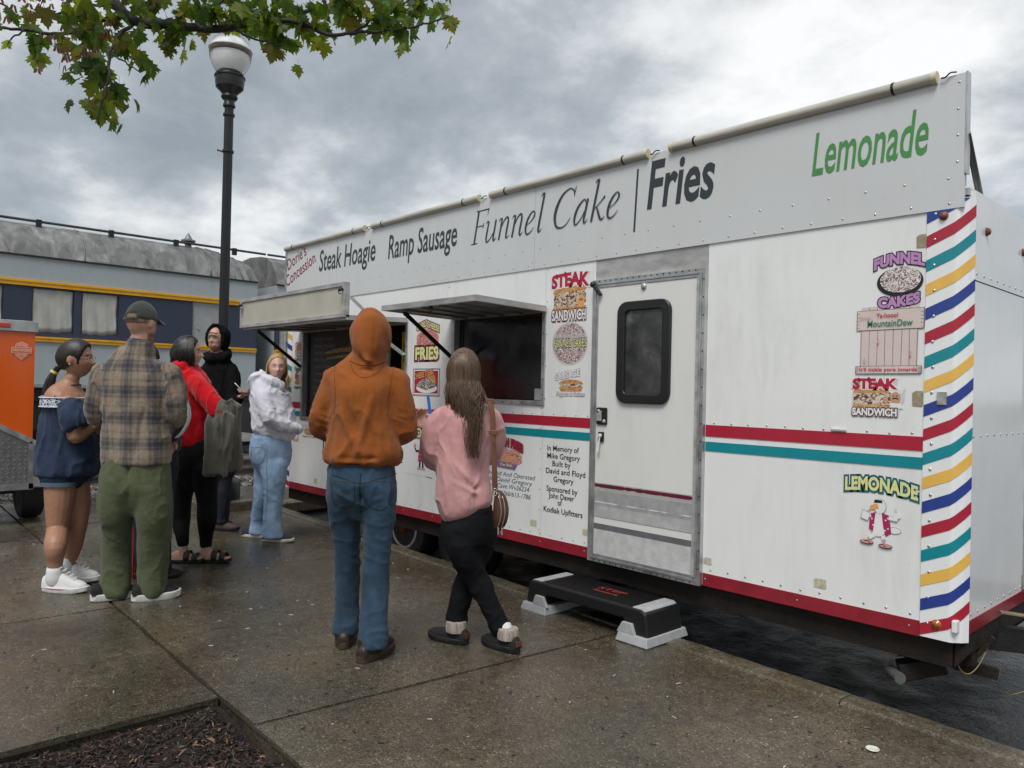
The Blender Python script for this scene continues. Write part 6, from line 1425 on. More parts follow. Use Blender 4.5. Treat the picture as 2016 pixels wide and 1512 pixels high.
# ================================================================== people: measured joints in metres
# each person's frame: x across the view, y away from the camera position, z up, origin on the ground between the feet
PEOPLE = {
 'orange': {
  'root': (-3.583,2.239),
  'top': {'torso': ((-0.026,-0.009,1.037,0.196,0.15),(-0.027,-0.009,1.062,0.214,0.168),(-0.028,-0.01,1.112,0.214,0.165),(-0.027,-0.011,1.208,0.196,0.15),(-0.028,-0.012,1.346,0.195,0.15),(-0.027,-0.013,1.443,0.196,0.145),(-0.023,-0.013,1.506,0.182,0.12),(-0.009,-0.009,1.568,0.135,0.1),(0.003,-0.004,1.612,0.1,0.09)),'armL': ((-0.172,-0.013,1.509,0.07,0.07),(-0.197,-0.017,1.431,0.07,0.07),(-0.229,-0.012,1.328,0.069,0.069),(-0.251,0.019,1.241,0.068,0.068),(-0.252,0.12,1.196,0.06,0.06),(-0.2,0.27,1.183,0.045,0.045)),'armR': ((0.148,-0.013,1.51,0.07,0.07),(0.172,-0.018,1.434,0.07,0.07),(0.199,-0.012,1.324,0.069,0.069),(0.202,0.024,1.223,0.069,0.069),(0.171,0.11,1.195,0.06,0.06),(0.084,0.26,1.202,0.045,0.045)),'hood': ((0.005,-0.014,1.584,0.1,0.1),(0.006,-0.019,1.623,0.088,0.104),(0.011,-0.027,1.672,0.101,0.124),(0.012,-0.023,1.733,0.11,0.13),(0.012,-0.016,1.783,0.106,0.122),(0.01,-0.008,1.814,0.087,0.1))},
  'low': {'pelvis': ((-0.024,-0.009,1.07,0.165,0.125),(-0.023,-0.009,1.001,0.183,0.14),(-0.021,-0.008,0.919,0.186,0.145),(-0.02,-0.008,0.863,0.17,0.13)),'legL': ((-0.109,-0.008,0.917,0.1,0.118),(-0.123,0.056,0.782,0.094,0.1),(-0.123,0.099,0.635,0.079,0.079),(-0.122,0.121,0.545,0.073,0.073),(-0.122,0.164,0.393,0.073,0.073),(-0.122,0.167,0.22,0.074,0.074),(-0.123,0.153,0.064,0.08,0.088)),'legR': ((0.07,-0.008,0.912,0.1,0.118),(0.077,-0.01,0.783,0.095,0.1),(0.072,-0.011,0.646,0.081,0.081),(0.069,-0.011,0.549,0.075,0.075),(0.067,-0.012,0.398,0.075,0.075),(0.073,-0.053,0.232,0.076,0.076),(0.077,-0.067,0.063,0.082,0.09))},
  'shoes': ((-0.134,0.209,8),(0.079,-0.011,-22)),
  'head': (0.008,-0.015,1.72,0,0,1.0),
  'neck': ((-0.013,-0.014,1.554,0.06,0.06),(0.007,-0.014,1.651,0.058,0.058)),
  'hands': (((0.084,0.26,1.202),(-0.024,0.319,1.22)),),
 },
 'pink': {
  'root': (-3.279,2.786),
  'top': {'torso': ((-0.054,-0.007,0.753,0.142,0.125),(-0.067,-0.007,0.79,0.16,0.143),(-0.08,-0.008,0.87,0.166,0.147),(-0.088,-0.009,0.984,0.16,0.14),(-0.085,-0.01,1.113,0.155,0.132),(-0.085,-0.011,1.227,0.164,0.128),(-0.084,-0.011,1.304,0.158,0.115),(-0.077,-0.012,1.356,0.12,0.088),(-0.072,-0.012,1.393,0.075,0.066)),'armL': ((-0.21,-0.011,1.301,0.068,0.068),(-0.248,-0.011,1.215,0.068,0.068),(-0.266,0.0,1.108,0.066,0.066),(-0.257,0.041,1.039,0.058,0.058),(-0.283,0.13,1.1,0.046,0.046),(-0.312,0.19,1.203,0.034,0.034)),'armR': ((0.048,-0.011,1.307,0.066,0.066),(0.08,0.019,1.229,0.062,0.062),(0.079,0.06,1.111,0.06,0.06),(0.028,0.141,1.059,0.054,0.054),(-0.068,0.24,1.109,0.042,0.042),(-0.162,0.28,1.159,0.034,0.034))},
  'low': {'pelvis': ((-0.05,-0.007,0.828,0.118,0.1),(-0.051,-0.006,0.742,0.145,0.122),(-0.052,-0.006,0.656,0.155,0.132),(-0.057,-0.005,0.608,0.14,0.12)),'legA': ((-0.12,-0.026,0.673,0.095,0.11),(-0.076,-0.045,0.55,0.09,0.1),(-0.012,-0.003,0.408,0.074,0.074),(0.05,-0.002,0.295,0.066,0.066),(0.11,-0.001,0.182,0.06,0.06),(0.146,0.0,0.109,0.058,0.058),(0.152,0.0,0.083,0.048,0.048)),'legB': ((0.026,0.024,0.681,0.095,0.11),(0.005,0.055,0.539,0.082,0.1),(-0.047,0.118,0.384,0.07,0.07),(-0.09,0.1,0.265,0.064,0.064),(-0.114,0.101,0.159,0.06,0.06),(-0.118,0.101,0.1,0.058,0.058),(-0.121,0.101,0.074,0.048,0.048))},
  'shoes': ((0.143,0.001,48),(-0.16,0.102,58)),
  'head': (-0.098,-0.014,1.561,6,-4,0.95),
  'neck': ((-0.074,-0.012,1.356,0.055,0.055),(-0.084,-0.013,1.456,0.05,0.05)),
  'hands': (((-0.312,0.19,1.203),(-0.336,0.199,1.262)),),
  'hands2': (((-0.162,0.28,1.159),(-0.247,0.3,1.192)),),
  'straw': ((-0.289,0.199,1.311),(-0.322,0.208,1.409)),
  'bagstrap': ((0.026,-0.042,1.404),(0.054,-0.112,1.389),(0.071,-0.142,1.32),(0.079,-0.16,1.197),(0.089,-0.179,1.048),(0.095,-0.178,0.908)),
  'bagfront': ((0.026,-0.042,1.404),(0.009,0.048,1.409),(-0.008,0.148,1.325)),
  'bag': (0.124,-0.147,0.797),
  'locks': {'end': (-0.016,-0.174,1.072),'endl': (-0.173,-0.062,1.377)},
 },
 'white': {
  'root': (-6.733,3.22),
  'top': {'torso': ((-0.027,-0.009,0.977,0.17,0.165),(-0.019,-0.009,1.025,0.205,0.19),(-0.026,-0.01,1.134,0.205,0.19),(-0.053,-0.011,1.276,0.19,0.185),(-0.074,-0.012,1.385,0.165,0.18),(-0.071,-0.013,1.456,0.125,0.155),(-0.048,-0.013,1.509,0.075,0.085)),'armN': ((-0.079,-0.142,1.385,0.072,0.072),(-0.047,-0.191,1.279,0.072,0.072),(0.013,-0.21,1.156,0.07,0.07),(0.098,-0.18,1.092,0.062,0.062),(0.185,-0.109,1.063,0.05,0.05),(0.225,-0.049,1.047,0.042,0.042)),'armF': ((-0.053,0.118,1.395,0.07,0.07),(0.016,0.159,1.25,0.064,0.064),(0.06,0.15,1.13,0.06,0.06),(0.158,0.051,1.064,0.05,0.05),(0.219,-0.029,1.041,0.042,0.042)),'hood': ((-0.164,-0.012,1.383,0.035,0.08),(-0.199,-0.013,1.448,0.055,0.1),(-0.2,-0.013,1.51,0.058,0.11),(-0.158,-0.013,1.544,0.048,0.1),(-0.096,-0.013,1.527,0.045,0.09)),'hoodf': ((-0.09,-0.103,1.511,0.045,0.045),(0.001,-0.123,1.48,0.045,0.045),(0.074,-0.083,1.445,0.04,0.04))},
  'low': {'pelvis': ((-0.042,-0.009,1.006,0.16,0.155),(-0.044,-0.008,0.911,0.19,0.178),(-0.042,-0.007,0.801,0.195,0.18),(-0.035,-0.006,0.707,0.17,0.16)),'legN': ((0.005,-0.076,0.738,0.135,0.11),(0.018,-0.075,0.574,0.112,0.105),(0.017,-0.074,0.433,0.09,0.09),(0.015,-0.073,0.315,0.083,0.083),(0.013,-0.072,0.174,0.088,0.088),(0.012,-0.07,0.042,0.104,0.1)),'legF': ((-0.091,0.064,0.722,0.13,0.11),(-0.114,0.075,0.553,0.11,0.1),(-0.138,0.086,0.407,0.088,0.088),(-0.165,0.118,0.282,0.08,0.08),(-0.191,0.149,0.141,0.078,0.078),(-0.198,0.15,0.029,0.09,0.085))},
  'shoes': ((0.06,-0.041,-96),(-0.197,0.15,-92)),
  'head': (-0.003,-0.014,1.614,-158,0,1.06),
  'neck': ((-0.042,-0.013,1.442,0.058,0.058),(-0.016,-0.013,1.528,0.055,0.055)),
 },
 'denim': {
  'root': (-6.11,1.404),
  'top': {'torso': ((-0.047,-0.007,0.781,0.206,0.18),(-0.048,-0.007,0.817,0.212,0.186),(-0.054,-0.008,0.94,0.205,0.18),(-0.064,-0.009,1.085,0.178,0.17),(-0.071,-0.01,1.193,0.152,0.17),(-0.069,-0.011,1.266,0.142,0.175),(-0.066,-0.011,1.309,0.138,0.178)),'slN': ((0.039,-0.141,1.271,0.075,0.08),(0.096,-0.175,1.196,0.088,0.088),(0.125,-0.18,1.127,0.082,0.082)),'slF': ((-0.096,0.119,1.263,0.075,0.08),(-0.06,0.15,1.181,0.08,0.08),(-0.021,0.15,1.115,0.075,0.075))},
  'band': ((-0.067,-0.011,1.266,0.148,0.19),(-0.066,-0.011,1.306,0.148,0.192),(-0.065,-0.012,1.338,0.143,0.186)),
  'low': {'pelvis': ((-0.064,-0.008,0.886,0.15,0.15),(-0.062,-0.007,0.813,0.172,0.168),(-0.061,-0.007,0.759,0.17,0.16)),'sN': ((-0.053,-0.077,0.796,0.118,0.105),(-0.059,-0.077,0.749,0.118,0.105),(-0.058,-0.076,0.724,0.116,0.104)),'sF': ((-0.055,0.063,0.788,0.116,0.1),(-0.039,0.064,0.744,0.116,0.1),(-0.035,0.064,0.722,0.114,0.1))},
  'cuffs': (((-0.058,-0.076,0.739,0.122,0.11),(-0.058,-0.076,0.71,0.12,0.108)),((-0.035,0.064,0.737,0.12,0.106),(-0.031,0.064,0.708,0.118,0.104))),
  'bare': {'legN': ((-0.056,-0.077,0.767,0.104,0.095),(-0.055,-0.075,0.606,0.096,0.092),(-0.06,-0.079,0.464,0.076,0.076),(-0.059,-0.083,0.394,0.07,0.07),(-0.0,-0.202,0.312,0.072,0.072),(-0.001,-0.201,0.208,0.052,0.052),(0.004,-0.2,0.127,0.042,0.042),(0.009,-0.199,0.051,0.04,0.04)),'legF': ((-0.036,0.063,0.752,0.1,0.095),(-0.009,0.065,0.569,0.088,0.088),(-0.006,0.066,0.422,0.07,0.07),(-0.021,0.077,0.347,0.065,0.065),(-0.045,0.085,0.242,0.062,0.062),(-0.058,0.086,0.161,0.045,0.045),(-0.06,0.086,0.094,0.038,0.038),(-0.055,0.087,0.043,0.038,0.038)),'armN': ((0.029,-0.136,1.299,0.055,0.055),(0.078,-0.181,1.22,0.052,0.052),(0.098,-0.184,1.081,0.048,0.048),(0.111,-0.169,1.062,0.046,0.046),(0.147,-0.11,1.106,0.038,0.038),(0.182,-0.06,1.143,0.028,0.028)),'chest': ((-0.065,-0.011,1.266,0.13,0.17),(-0.063,-0.012,1.324,0.13,0.172),(-0.056,-0.012,1.371,0.112,0.15),(-0.046,-0.012,1.408,0.082,0.1),(-0.036,-0.013,1.44,0.058,0.062)),'armF': ((-0.098,0.118,1.337,0.055,0.055),(-0.058,0.16,1.188,0.05,0.05),(0.008,0.141,1.079,0.042,0.042),(0.128,0.04,1.13,0.03,0.03))},
  'shoes': ((0.077,-0.199,-93),(-0.002,0.087,-88)),
  'head': (-0.0,-0.014,1.604,-82,0,1.12),
  'neck': ((-0.046,-0.012,1.375,0.055,0.055),(-0.026,-0.013,1.477,0.05,0.05)),
  'hands': (((0.182,-0.06,1.143),(0.209,-0.01,1.164)),),
  'pony': ((-0.118,-0.014,1.547),(-0.154,-0.013,1.507),(-0.169,-0.033,1.444),(-0.18,-0.052,1.336),(-0.196,-0.061,1.228),(-0.202,-0.06,1.149)),
  'choker': ((-0.04,-0.012,1.422,0.06,0.06),(-0.036,-0.012,1.43,0.06,0.06)),
 },
 'plaid': {
  'root': (-5.371,1.61),
  'top': {'torso': ((-0.007,-0.008,0.908,0.218,0.155),(-0.008,-0.008,0.949,0.225,0.165),(-0.011,-0.009,1.056,0.222,0.16),(-0.017,-0.01,1.19,0.21,0.15),(-0.02,-0.012,1.324,0.212,0.15),(-0.026,-0.013,1.451,0.222,0.145),(-0.028,-0.013,1.538,0.205,0.125),(-0.02,-0.014,1.612,0.15,0.105),(-0.001,-0.015,1.666,0.092,0.09),(0.005,-0.015,1.706,0.082,0.082)),'armL': ((-0.229,-0.013,1.527,0.076,0.076),(-0.247,-0.013,1.446,0.076,0.076),(-0.271,-0.012,1.318,0.074,0.074),(-0.292,0.019,1.233,0.07,0.07),(-0.331,0.13,1.198,0.062,0.062),(-0.307,0.27,1.186,0.05,0.05)),'armR': ((0.18,-0.013,1.529,0.076,0.076),(0.208,-0.013,1.45,0.076,0.076),(0.241,-0.012,1.33,0.074,0.074),(0.238,0.009,1.242,0.07,0.07),(0.181,0.11,1.196,0.062,0.062),(0.021,0.25,1.187,0.05,0.05))},
  'low': {'pelvis': ((-0.012,-0.009,0.989,0.19,0.14),(-0.01,-0.008,0.871,0.222,0.155),(-0.007,-0.007,0.771,0.228,0.16),(-0.006,-0.006,0.704,0.2,0.14)),'legL': ((-0.121,-0.007,0.752,0.112,0.13),(-0.128,-0.005,0.601,0.106,0.12),(-0.146,0.033,0.442,0.092,0.092),(-0.164,0.071,0.231,0.088,0.088),(-0.161,0.072,0.095,0.088,0.088),(-0.162,0.073,0.02,0.086,0.09)),'legR': ((0.107,-0.007,0.757,0.118,0.13),(0.114,-0.005,0.606,0.116,0.12),(0.095,0.037,0.447,0.104,0.104),(0.073,0.08,0.234,0.096,0.096),(0.07,0.081,0.098,0.094,0.094),(0.064,0.082,0.023,0.09,0.09))},
  'shoes': ((-0.162,0.073,-52),(0.106,0.082,-58)),
  'head': (0.005,-0.016,1.844,-14,0,1.09),
  'neck': ((-0.0,-0.014,1.626,0.068,0.068),(0.007,-0.016,1.777,0.062,0.062)),
 },
 'hid': {
  'root': (-5.834,1.93),
  'top': {'torso': ((-0.07,-0.008,0.941,0.17,0.15),(-0.075,-0.009,1.015,0.185,0.16),(-0.085,-0.011,1.275,0.18,0.15),(-0.1,-0.013,1.461,0.185,0.13),(-0.109,-0.013,1.543,0.14,0.1),(-0.118,-0.014,1.58,0.08,0.08)),'armR': ((0.041,-0.013,1.464,0.07,0.07),(0.118,-0.062,1.336,0.068,0.068),(0.159,-0.081,1.209,0.062,0.062),(0.129,-0.09,1.106,0.052,0.052),(0.095,-0.109,1.055,0.045,0.045)),'armL': ((-0.242,-0.013,1.458,0.07,0.07),(-0.282,-0.011,1.271,0.065,0.065),(-0.31,0.09,1.117,0.055,0.055),(-0.282,0.191,1.074,0.045,0.045))},
  'low': {'pelvis': ((-0.07,-0.008,0.959,0.16,0.14),(-0.067,-0.007,0.829,0.17,0.15),(-0.065,-0.006,0.717,0.15,0.13)),'legL': ((-0.128,-0.006,0.716,0.095,0.095),(-0.129,-0.004,0.418,0.075,0.075),(-0.171,0.106,0.057,0.07,0.07),(-0.171,0.106,0.027,0.07,0.07)),'legR': ((-0.009,-0.006,0.719,0.095,0.095),(-0.01,-0.004,0.421,0.075,0.075),(-0.035,0.072,0.068,0.07,0.07),(-0.038,0.073,0.03,0.07,0.07))},
  'shoes': ((-0.033,0.073,-70),(-0.174,0.106,-70)),
  'head': (-0.148,-0.014,1.617,60,0,0.98),
  'neck': ((-0.116,-0.013,1.517,0.055,0.055),(-0.136,-0.014,1.572,0.052,0.052)),
  'hands': (((0.095,-0.109,1.055),(0.082,-0.108,0.97)),),
  'umb': ((-0.232,0.05,-0.044,0),(-0.283,0.045,0.518,0),(-0.299,0.042,0.894,0)),
 },
 'red': {
  'root': (-6.217,2.376),
  'top': {'torso': ((-0.132,-0.008,0.935,0.152,0.15),(-0.133,-0.009,0.984,0.172,0.165),(-0.132,-0.01,1.099,0.172,0.16),(-0.127,-0.011,1.264,0.165,0.165),(-0.127,-0.012,1.408,0.155,0.175),(-0.129,-0.013,1.503,0.125,0.16),(-0.134,-0.014,1.56,0.08,0.1)),'armN': ((-0.029,-0.143,1.462,0.075,0.075),(0.054,-0.192,1.36,0.08,0.08),(0.152,-0.221,1.267,0.08,0.08),(0.197,-0.211,1.204,0.075,0.075),(0.179,-0.11,1.192,0.06,0.06),(0.146,0.029,1.245,0.048,0.048)),'armF': ((-0.208,0.127,1.47,0.072,0.072),(-0.124,0.169,1.303,0.065,0.065),(-0.008,0.15,1.2,0.055,0.055),(0.098,0.089,1.246,0.045,0.045)),'hood': ((-0.232,-0.013,1.508,0.05,0.09),(-0.216,-0.014,1.55,0.075,0.12),(-0.168,-0.014,1.584,0.08,0.13),(-0.097,-0.013,1.544,0.05,0.11)),'hoodf': ((-0.107,-0.113,1.53,0.045,0.045),(-0.042,-0.113,1.491,0.04,0.04),(-0.025,-0.073,1.447,0.035,0.035))},
  'low': {'pelvis': ((-0.104,-0.009,0.977,0.155,0.15),(-0.094,-0.008,0.874,0.18,0.17),(-0.083,-0.007,0.771,0.18,0.17),(-0.082,-0.006,0.71,0.15,0.14)),'legF': ((-0.182,0.054,0.742,0.11,0.11),(-0.199,0.055,0.576,0.085,0.085),(-0.209,0.056,0.451,0.074,0.074),(-0.21,0.057,0.326,0.074,0.074),(-0.168,-0.015,0.217,0.054,0.054),(-0.158,-0.014,0.139,0.046,0.046)),'legN': ((0.019,-0.067,0.772,0.115,0.115),(0.035,-0.065,0.609,0.09,0.09),(0.046,-0.064,0.487,0.078,0.078),(0.049,-0.063,0.353,0.078,0.078),(0.009,0.024,0.213,0.056,0.056),(0.012,0.025,0.118,0.047,0.047))},
  'bare': {'footF': ((-0.158,-0.014,0.155,0.036,0.036),(-0.156,-0.014,0.065,0.036,0.036)),'footN': ((0.011,0.025,0.131,0.037,0.037),(0.009,0.026,0.048,0.037,0.037))},
  'shoes': ((-0.13,-0.013,-88),(0.08,0.026,-92)),
  'head': (-0.166,-0.015,1.699,-72,0,1.06),
  'neck': ((-0.133,-0.013,1.502,0.055,0.055),(-0.144,-0.014,1.613,0.05,0.05)),
  'hands': (((0.146,0.029,1.245),(0.148,0.089,1.268)),),
  'jacket': {'a': ((0.2,-0.241,1.213,0.1,0.06),(0.202,-0.25,1.15,0.108,0.06),(0.198,-0.254,1.059,0.105,0.05),(0.189,-0.253,0.921,0.095,0.042),(0.184,-0.252,0.802,0.088,0.036),(0.181,-0.252,0.747,0.084,0.034)),'b': ((0.257,-0.131,1.291,0.04,0.05),(0.272,-0.13,1.155,0.042,0.05),(0.285,-0.128,0.953,0.042,0.042),(0.277,-0.127,0.767,0.036,0.034)),'c': ((0.117,-0.231,1.203,0.035,0.035),(0.192,-0.221,1.228,0.075,0.085),(0.253,-0.151,1.275,0.05,0.06))},
 },
 'black': {
  'root': (-7.433,3.032),
  'top': {'torso': ((-0.058,-0.007,0.805,0.19,0.15),(-0.06,-0.008,0.88,0.205,0.16),(-0.066,-0.01,1.13,0.195,0.15),(-0.076,-0.012,1.38,0.2,0.15),(-0.085,-0.014,1.555,0.2,0.13),(-0.093,-0.014,1.66,0.14,0.11),(-0.095,-0.025,1.729,0.085,0.085)),'armR': ((0.037,-0.034,1.582,0.075,0.075),(0.096,-0.093,1.448,0.07,0.07),(0.114,-0.131,1.31,0.064,0.064),(0.156,-0.191,1.288,0.056,0.056),(0.211,-0.252,1.319,0.042,0.042)),'armL': ((-0.201,-0.014,1.577,0.075,0.075),(-0.252,-0.012,1.376,0.07,0.07),(-0.241,-0.05,1.177,0.062,0.062),(-0.129,-0.149,1.084,0.05,0.05),(-0.015,-0.23,1.114,0.042,0.042)),'hood': ((-0.11,0.015,1.706,0.1,0.09),(-0.118,0.029,1.782,0.105,0.085),(-0.127,0.033,1.893,0.112,0.095),(-0.128,0.028,1.993,0.1,0.09),(-0.123,0.012,2.047,0.06,0.06))},
  'low': {'pelvis': ((-0.059,-0.007,0.83,0.17,0.14),(-0.056,-0.006,0.705,0.175,0.145),(-0.053,-0.005,0.579,0.16,0.13)),'legL': ((-0.114,-0.005,0.603,0.095,0.095),(-0.098,-0.003,0.353,0.075,0.075),(-0.19,0.316,0.083,0.068,0.068),(-0.189,0.317,0.031,0.07,0.07)),'legR': ((-0.014,-0.005,0.605,0.098,0.098),(-0.018,-0.003,0.355,0.078,0.078),(-0.038,0.053,0.12,0.07,0.07),(-0.037,0.053,0.07,0.074,0.074))},
  'shoes': ((-0.005,0.054,-100),(-0.182,0.317,-95)),
  'head': (-0.096,-0.046,1.888,172,0,1.02),
  'neck': ((-0.093,-0.015,1.67,0.06,0.06),(-0.1,-0.016,1.78,0.058,0.058)),
  'hands': (((0.211,-0.252,1.319),(0.265,-0.282,1.354)),),
 },
}


def knots(path, k=5):
    c = catmull([tuple(p) for p in path], k); return [(Vector(p[:3]), max(.004, p[3]), max(.004, p[4])) for p in c]
def add_path(mb, path, n=20, k=5, scale=1.0, round_ends=True, wdir=(1, 0, 0), flat=()):
    ks = knots(path, k)
    pts = [q[0] for q in ks]; rad = [(q[1] * scale, q[2] * scale) for q in ks]
    if round_ends:
        def endcap(p, q, r):
            d = (p - q).normalized(); h = min(r) * .55
            return [(p + d * h * .6, (r[0] * .8, r[1] * .8)), (p + d * h, (r[0] * .45, r[1] * .45))]
        def flatcap(p, q, r):
            d = (p - q).normalized()
            return [(p + d * .006, (r[0] * .97, r[1] * .97)), (p + d * .007, (r[0] * .6, r[1] * .6))]
        e0 = (flatcap if 0 in flat else endcap)(pts[0], pts[1], rad[0]); e1 = (flatcap if 1 in flat else endcap)(pts[-1], pts[-2], rad[-1])
        pts = [e0[1][0], e0[0][0]] + pts + [e1[0][0], e1[1][0]]; rad = [e0[1][1], e0[0][1]] + rad + [e1[0][1], e1[1][1]]
    vs = []
    wd_ = Vector(wdir)
    for i, p in enumerate(pts):
        t = (pts[min(i + 1, len(pts) - 1)] - pts[max(i - 1, 0)]).normalized()
        u = wd_ - t * wd_.dot(t)
        if u.length < .25: u = Vector((0, 0, 1)) - t * t.z
        u.normalize(); w = t.cross(u)
        for j in range(n):
            th = 2 * PI * j / n; vs.append(p + u * (rad[i][0] * math.cos(th)) + w * (rad[i][1] * math.sin(th)))
    fs = []
    for i in range(len(pts) - 1):
        for j in range(n):
            a = i * n + j; b = i * n + (j + 1) % n; fs.append((a, b, b + n, a + n))
    fs.append(tuple(reversed(range(n)))); fs.append(tuple(range((len(pts) - 1) * n, len(pts) * n)))
    mb.add(vs, fs)
def remesh(mb, vox, it=2):
    me = bpy.data.meshes.new('r'); me.from_pydata(mb.v, [], mb.f); o = bpy.data.objects.new('r', me); COL.objects.link(o)
    m = o.modifiers.new('r', 'REMESH'); m.mode = 'VOXEL'; m.voxel_size = vox; m.adaptivity = 0
    dg = bpy.context.evaluated_depsgraph_get(); dg.update()
    ev = bpy.data.meshes.new_from_object(o.evaluated_get(dg)); bpy.data.objects.remove(o); bpy.data.meshes.remove(me)
    n = len(ev.vertices); V = np.empty(n * 3); ev.vertices.foreach_get('co', V); V = V.reshape(-1, 3)
    E = np.empty(len(ev.edges) * 2, int); ev.edges.foreach_get('vertices', E); E = E.reshape(-1, 2)
    deg = np.bincount(E.ravel(), minlength=n).astype(float)[:, None]
    for _ in range(it):
        S = np.zeros_like(V)
        for c in range(3): S[:, c] = np.bincount(E[:, 0], V[E[:, 1], c], n) + np.bincount(E[:, 1], V[E[:, 0], c], n)
        V = V * .4 + (S / deg) * .6
    ev.vertices.foreach_set('co', V.ravel()); ev.update()
    return ev, V, E
def normals(ev):
    N_ = np.empty(len(ev.vertices) * 3); ev.vertex_normals.foreach_get('vector', N_); return N_.reshape(-1, 3)
def setv(ev, V): ev.vertices.foreach_set('co', V.ravel()); ev.update()
def seg_d(V, a, b):
    a, b = np.array(a), np.array(b); ab = b - a; t = np.clip(((V - a) @ ab) / (ab @ ab), 0, 1)
    return np.linalg.norm(V - a - t[:, None] * ab, axis=1), t
def finish(ev, name, m, parent, smooth=True):
    ev.name = name; ev.materials.clear(); ev.materials.append(m)
    ev.polygons.foreach_set('use_smooth', [True] * len(ev.polygons))
    o = bpy.data.objects.new(name, ev); COL.objects.link(o); o.parent = parent; return o
def put(o, parent):
    o.parent = parent; return o
def root_arm(p, torso):          # root the sleeve inside the shoulder so that it slopes from the neck
    tq = torso[-2]; a = p[0]
    return [tuple(a[i] * .35 + tq[i] * .65 for i in range(2)) + (a[2] * .55 + tq[2] * .45 - .048, a[3] * .74, a[4] * .74), (a[0], a[1], a[2] - .006, a[3] * .92, a[4] * .92)] + list(p[1:])
def garment(name, paths, m, parent, vox=.0095, it=6, drape=.010, freq=(7, 7, 2.2), crease=.008, cfreq=(9, 9, 5), folds=(), seed=0, edge=None, cut=None, ring=None, extra=None, fine=.0011):
    mb = MB()
    hemz = None
    for k, p in paths.items():
        if k.startswith('arm') and 'torso' in paths: p = root_arm(p, paths['torso'])
        if k == 'pelvis': q = p[-1]; p = list(p) + [(q[0], q[1], q[2] - .05, q[3] * .74, q[4] * .78), (q[0], q[1], q[2] - .10, q[3] * .45, q[4] * .5)]
        add_path(mb, p, flat=(0,) if k == 'torso' else ((1,) if k.startswith('leg') or k[:2] in ('sN', 'sF', 'sl') else ((0, 1) if k in ('a', 'b') else ())))
    if extra: extra(mb)
    ev, V, E = remesh(mb, vox, it + (6 if 'pelvis' in paths else 0)); N_ = normals(ev)
    d = drape * fbm(V * np.array(freq) + seed * 3.7, 2)
    rdg = 1 - np.abs(fbm(V * np.array(cfreq) + seed * 9.1 + 40, 2)) * 1.6
    d = d + (.8 if 'pelvis' in paths else 1.4) * crease * (np.clip(rdg, 0, 1) ** 3 - .25)
    if fine: d = d + fine * fbm(V * 38 + seed, 2)
    for (a, b, w, amp) in folds:
        dist, t = seg_d(V, a, b); d = d + 1.9 * amp * np.exp(-(dist / w) ** 2) * np.sin(np.clip(t, .02, .98) * PI) ** .5
    if ring:                                    # bunched cloth: rings around limbs near given heights
        for (c, rad, hz, amp) in ring:
            dd = np.linalg.norm((V - np.array(c)) * np.array([1, 1, .8]), axis=1); w = np.exp(-(dd / rad) ** 2)
            r1 = 1 - np.abs(vnoise(np.stack([V[:, 0] * 6 + seed, V[:, 1] * 6, V[:, 2] * hz * .19 + V[:, 0] * 7], 1))) * 2.0
            d = d + (.9 if 'pelvis' in paths else 1.4) * amp * w * (np.clip(r1, 0, 1) ** 2 - .3)
    V = V + N_ * d[:, None]
    if cut: V = cut(V)
    setv(ev, V)
    return finish(ev, name, m, parent), V
def cloth(name, col, rough=.85, var=.12, sheen=.25, bump=.35, bscale=420, **k):
    return mat(name, col, rough, var=var, vscale=k.pop('vscale', 5), bump=bump, bscale=bscale, sheen=sheen, spec=.2, wr=(8, .5, .03, (1, 1, .5)), **k)
# ---- skin with vertex tint
def skinmat(name):
    m, t, b, nd, vec = nodes_of(name); at = nd('ShaderNodeAttribute'); at.attribute_name = 'tint'
    n_ = noise(t, nd, vec, 30, 4, .6)
    t.links.new(mixc(t, nd, 1.0, at.outputs['Color'], ramp(t, nd, n_, [(.3, (.9, .88, .87)), (.7, (1.08, 1.06, 1.05))]), 'MULTIPLY'), b.inputs['Base Color'])
    b.inputs['Roughness'].default_value = .5; b.inputs['Subsurface Weight'].default_value = .12; b.inputs['Subsurface Radius'].default_value = (.02, .008, .004); b.inputs['Subsurface Scale'].default_value = .5
    t.links.new(bumpn(t, nd, noise(t, nd, vec, 260, 3), .12, .003), b.inputs['Normal']); return m
SKIN = skinmat('skin')
# ---- head: directions -> surface in head space (x side, y forward, z up), metres
def head_surf(D):
    x, y, z = D[:, 0], D[:, 1], D[:, 2]
    P = np.stack([x * .076, y * .098, z * .118], 1)
    lo = np.clip(-z, 0, 1); fr = np.clip(y, 0, 1)
    P[:, 0] *= 1 - .30 * lo ** 1.3; P[:, 1] += .012 * lo * fr                    # jaw
    P[:, 1] += np.where(y < 0, .030 * lo ** 1.2, 0)                              # nape
    P[:, 1] *= np.where(y > 0, 1 - .07 * np.clip(1 - np.abs(z) * 1.5, 0, 1), 1)   # flatter face
    def g(cx, cz, sx, sz): return np.exp(-((P[:, 0] - cx) / sx) ** 2 - ((P[:, 2] - cz) / sz) ** 2) * (y > 0)
    P[:, 1] += .024 * g(0, -.024, .011, .016) + .012 * g(0, .0, .009, .022) + .006 * g(0, -.03, .018, .008)
    for s in (-1, 1): P[:, 1] -= .009 * g(s * .031, .006, .017, .011)
    P[:, 1] += .004 * g(0, .028, .05, .01) + .0065 * g(0, -.060, .022, .007) - .004 * g(0, -.067, .02, .003) + .006 * g(0, -.075, .018, .006) + .007 * g(0, -.103, .02, .012)
    for s in (-1, 1): P[:, 1] += .005 * g(s * .042, -.025, .018, .018)
    return P
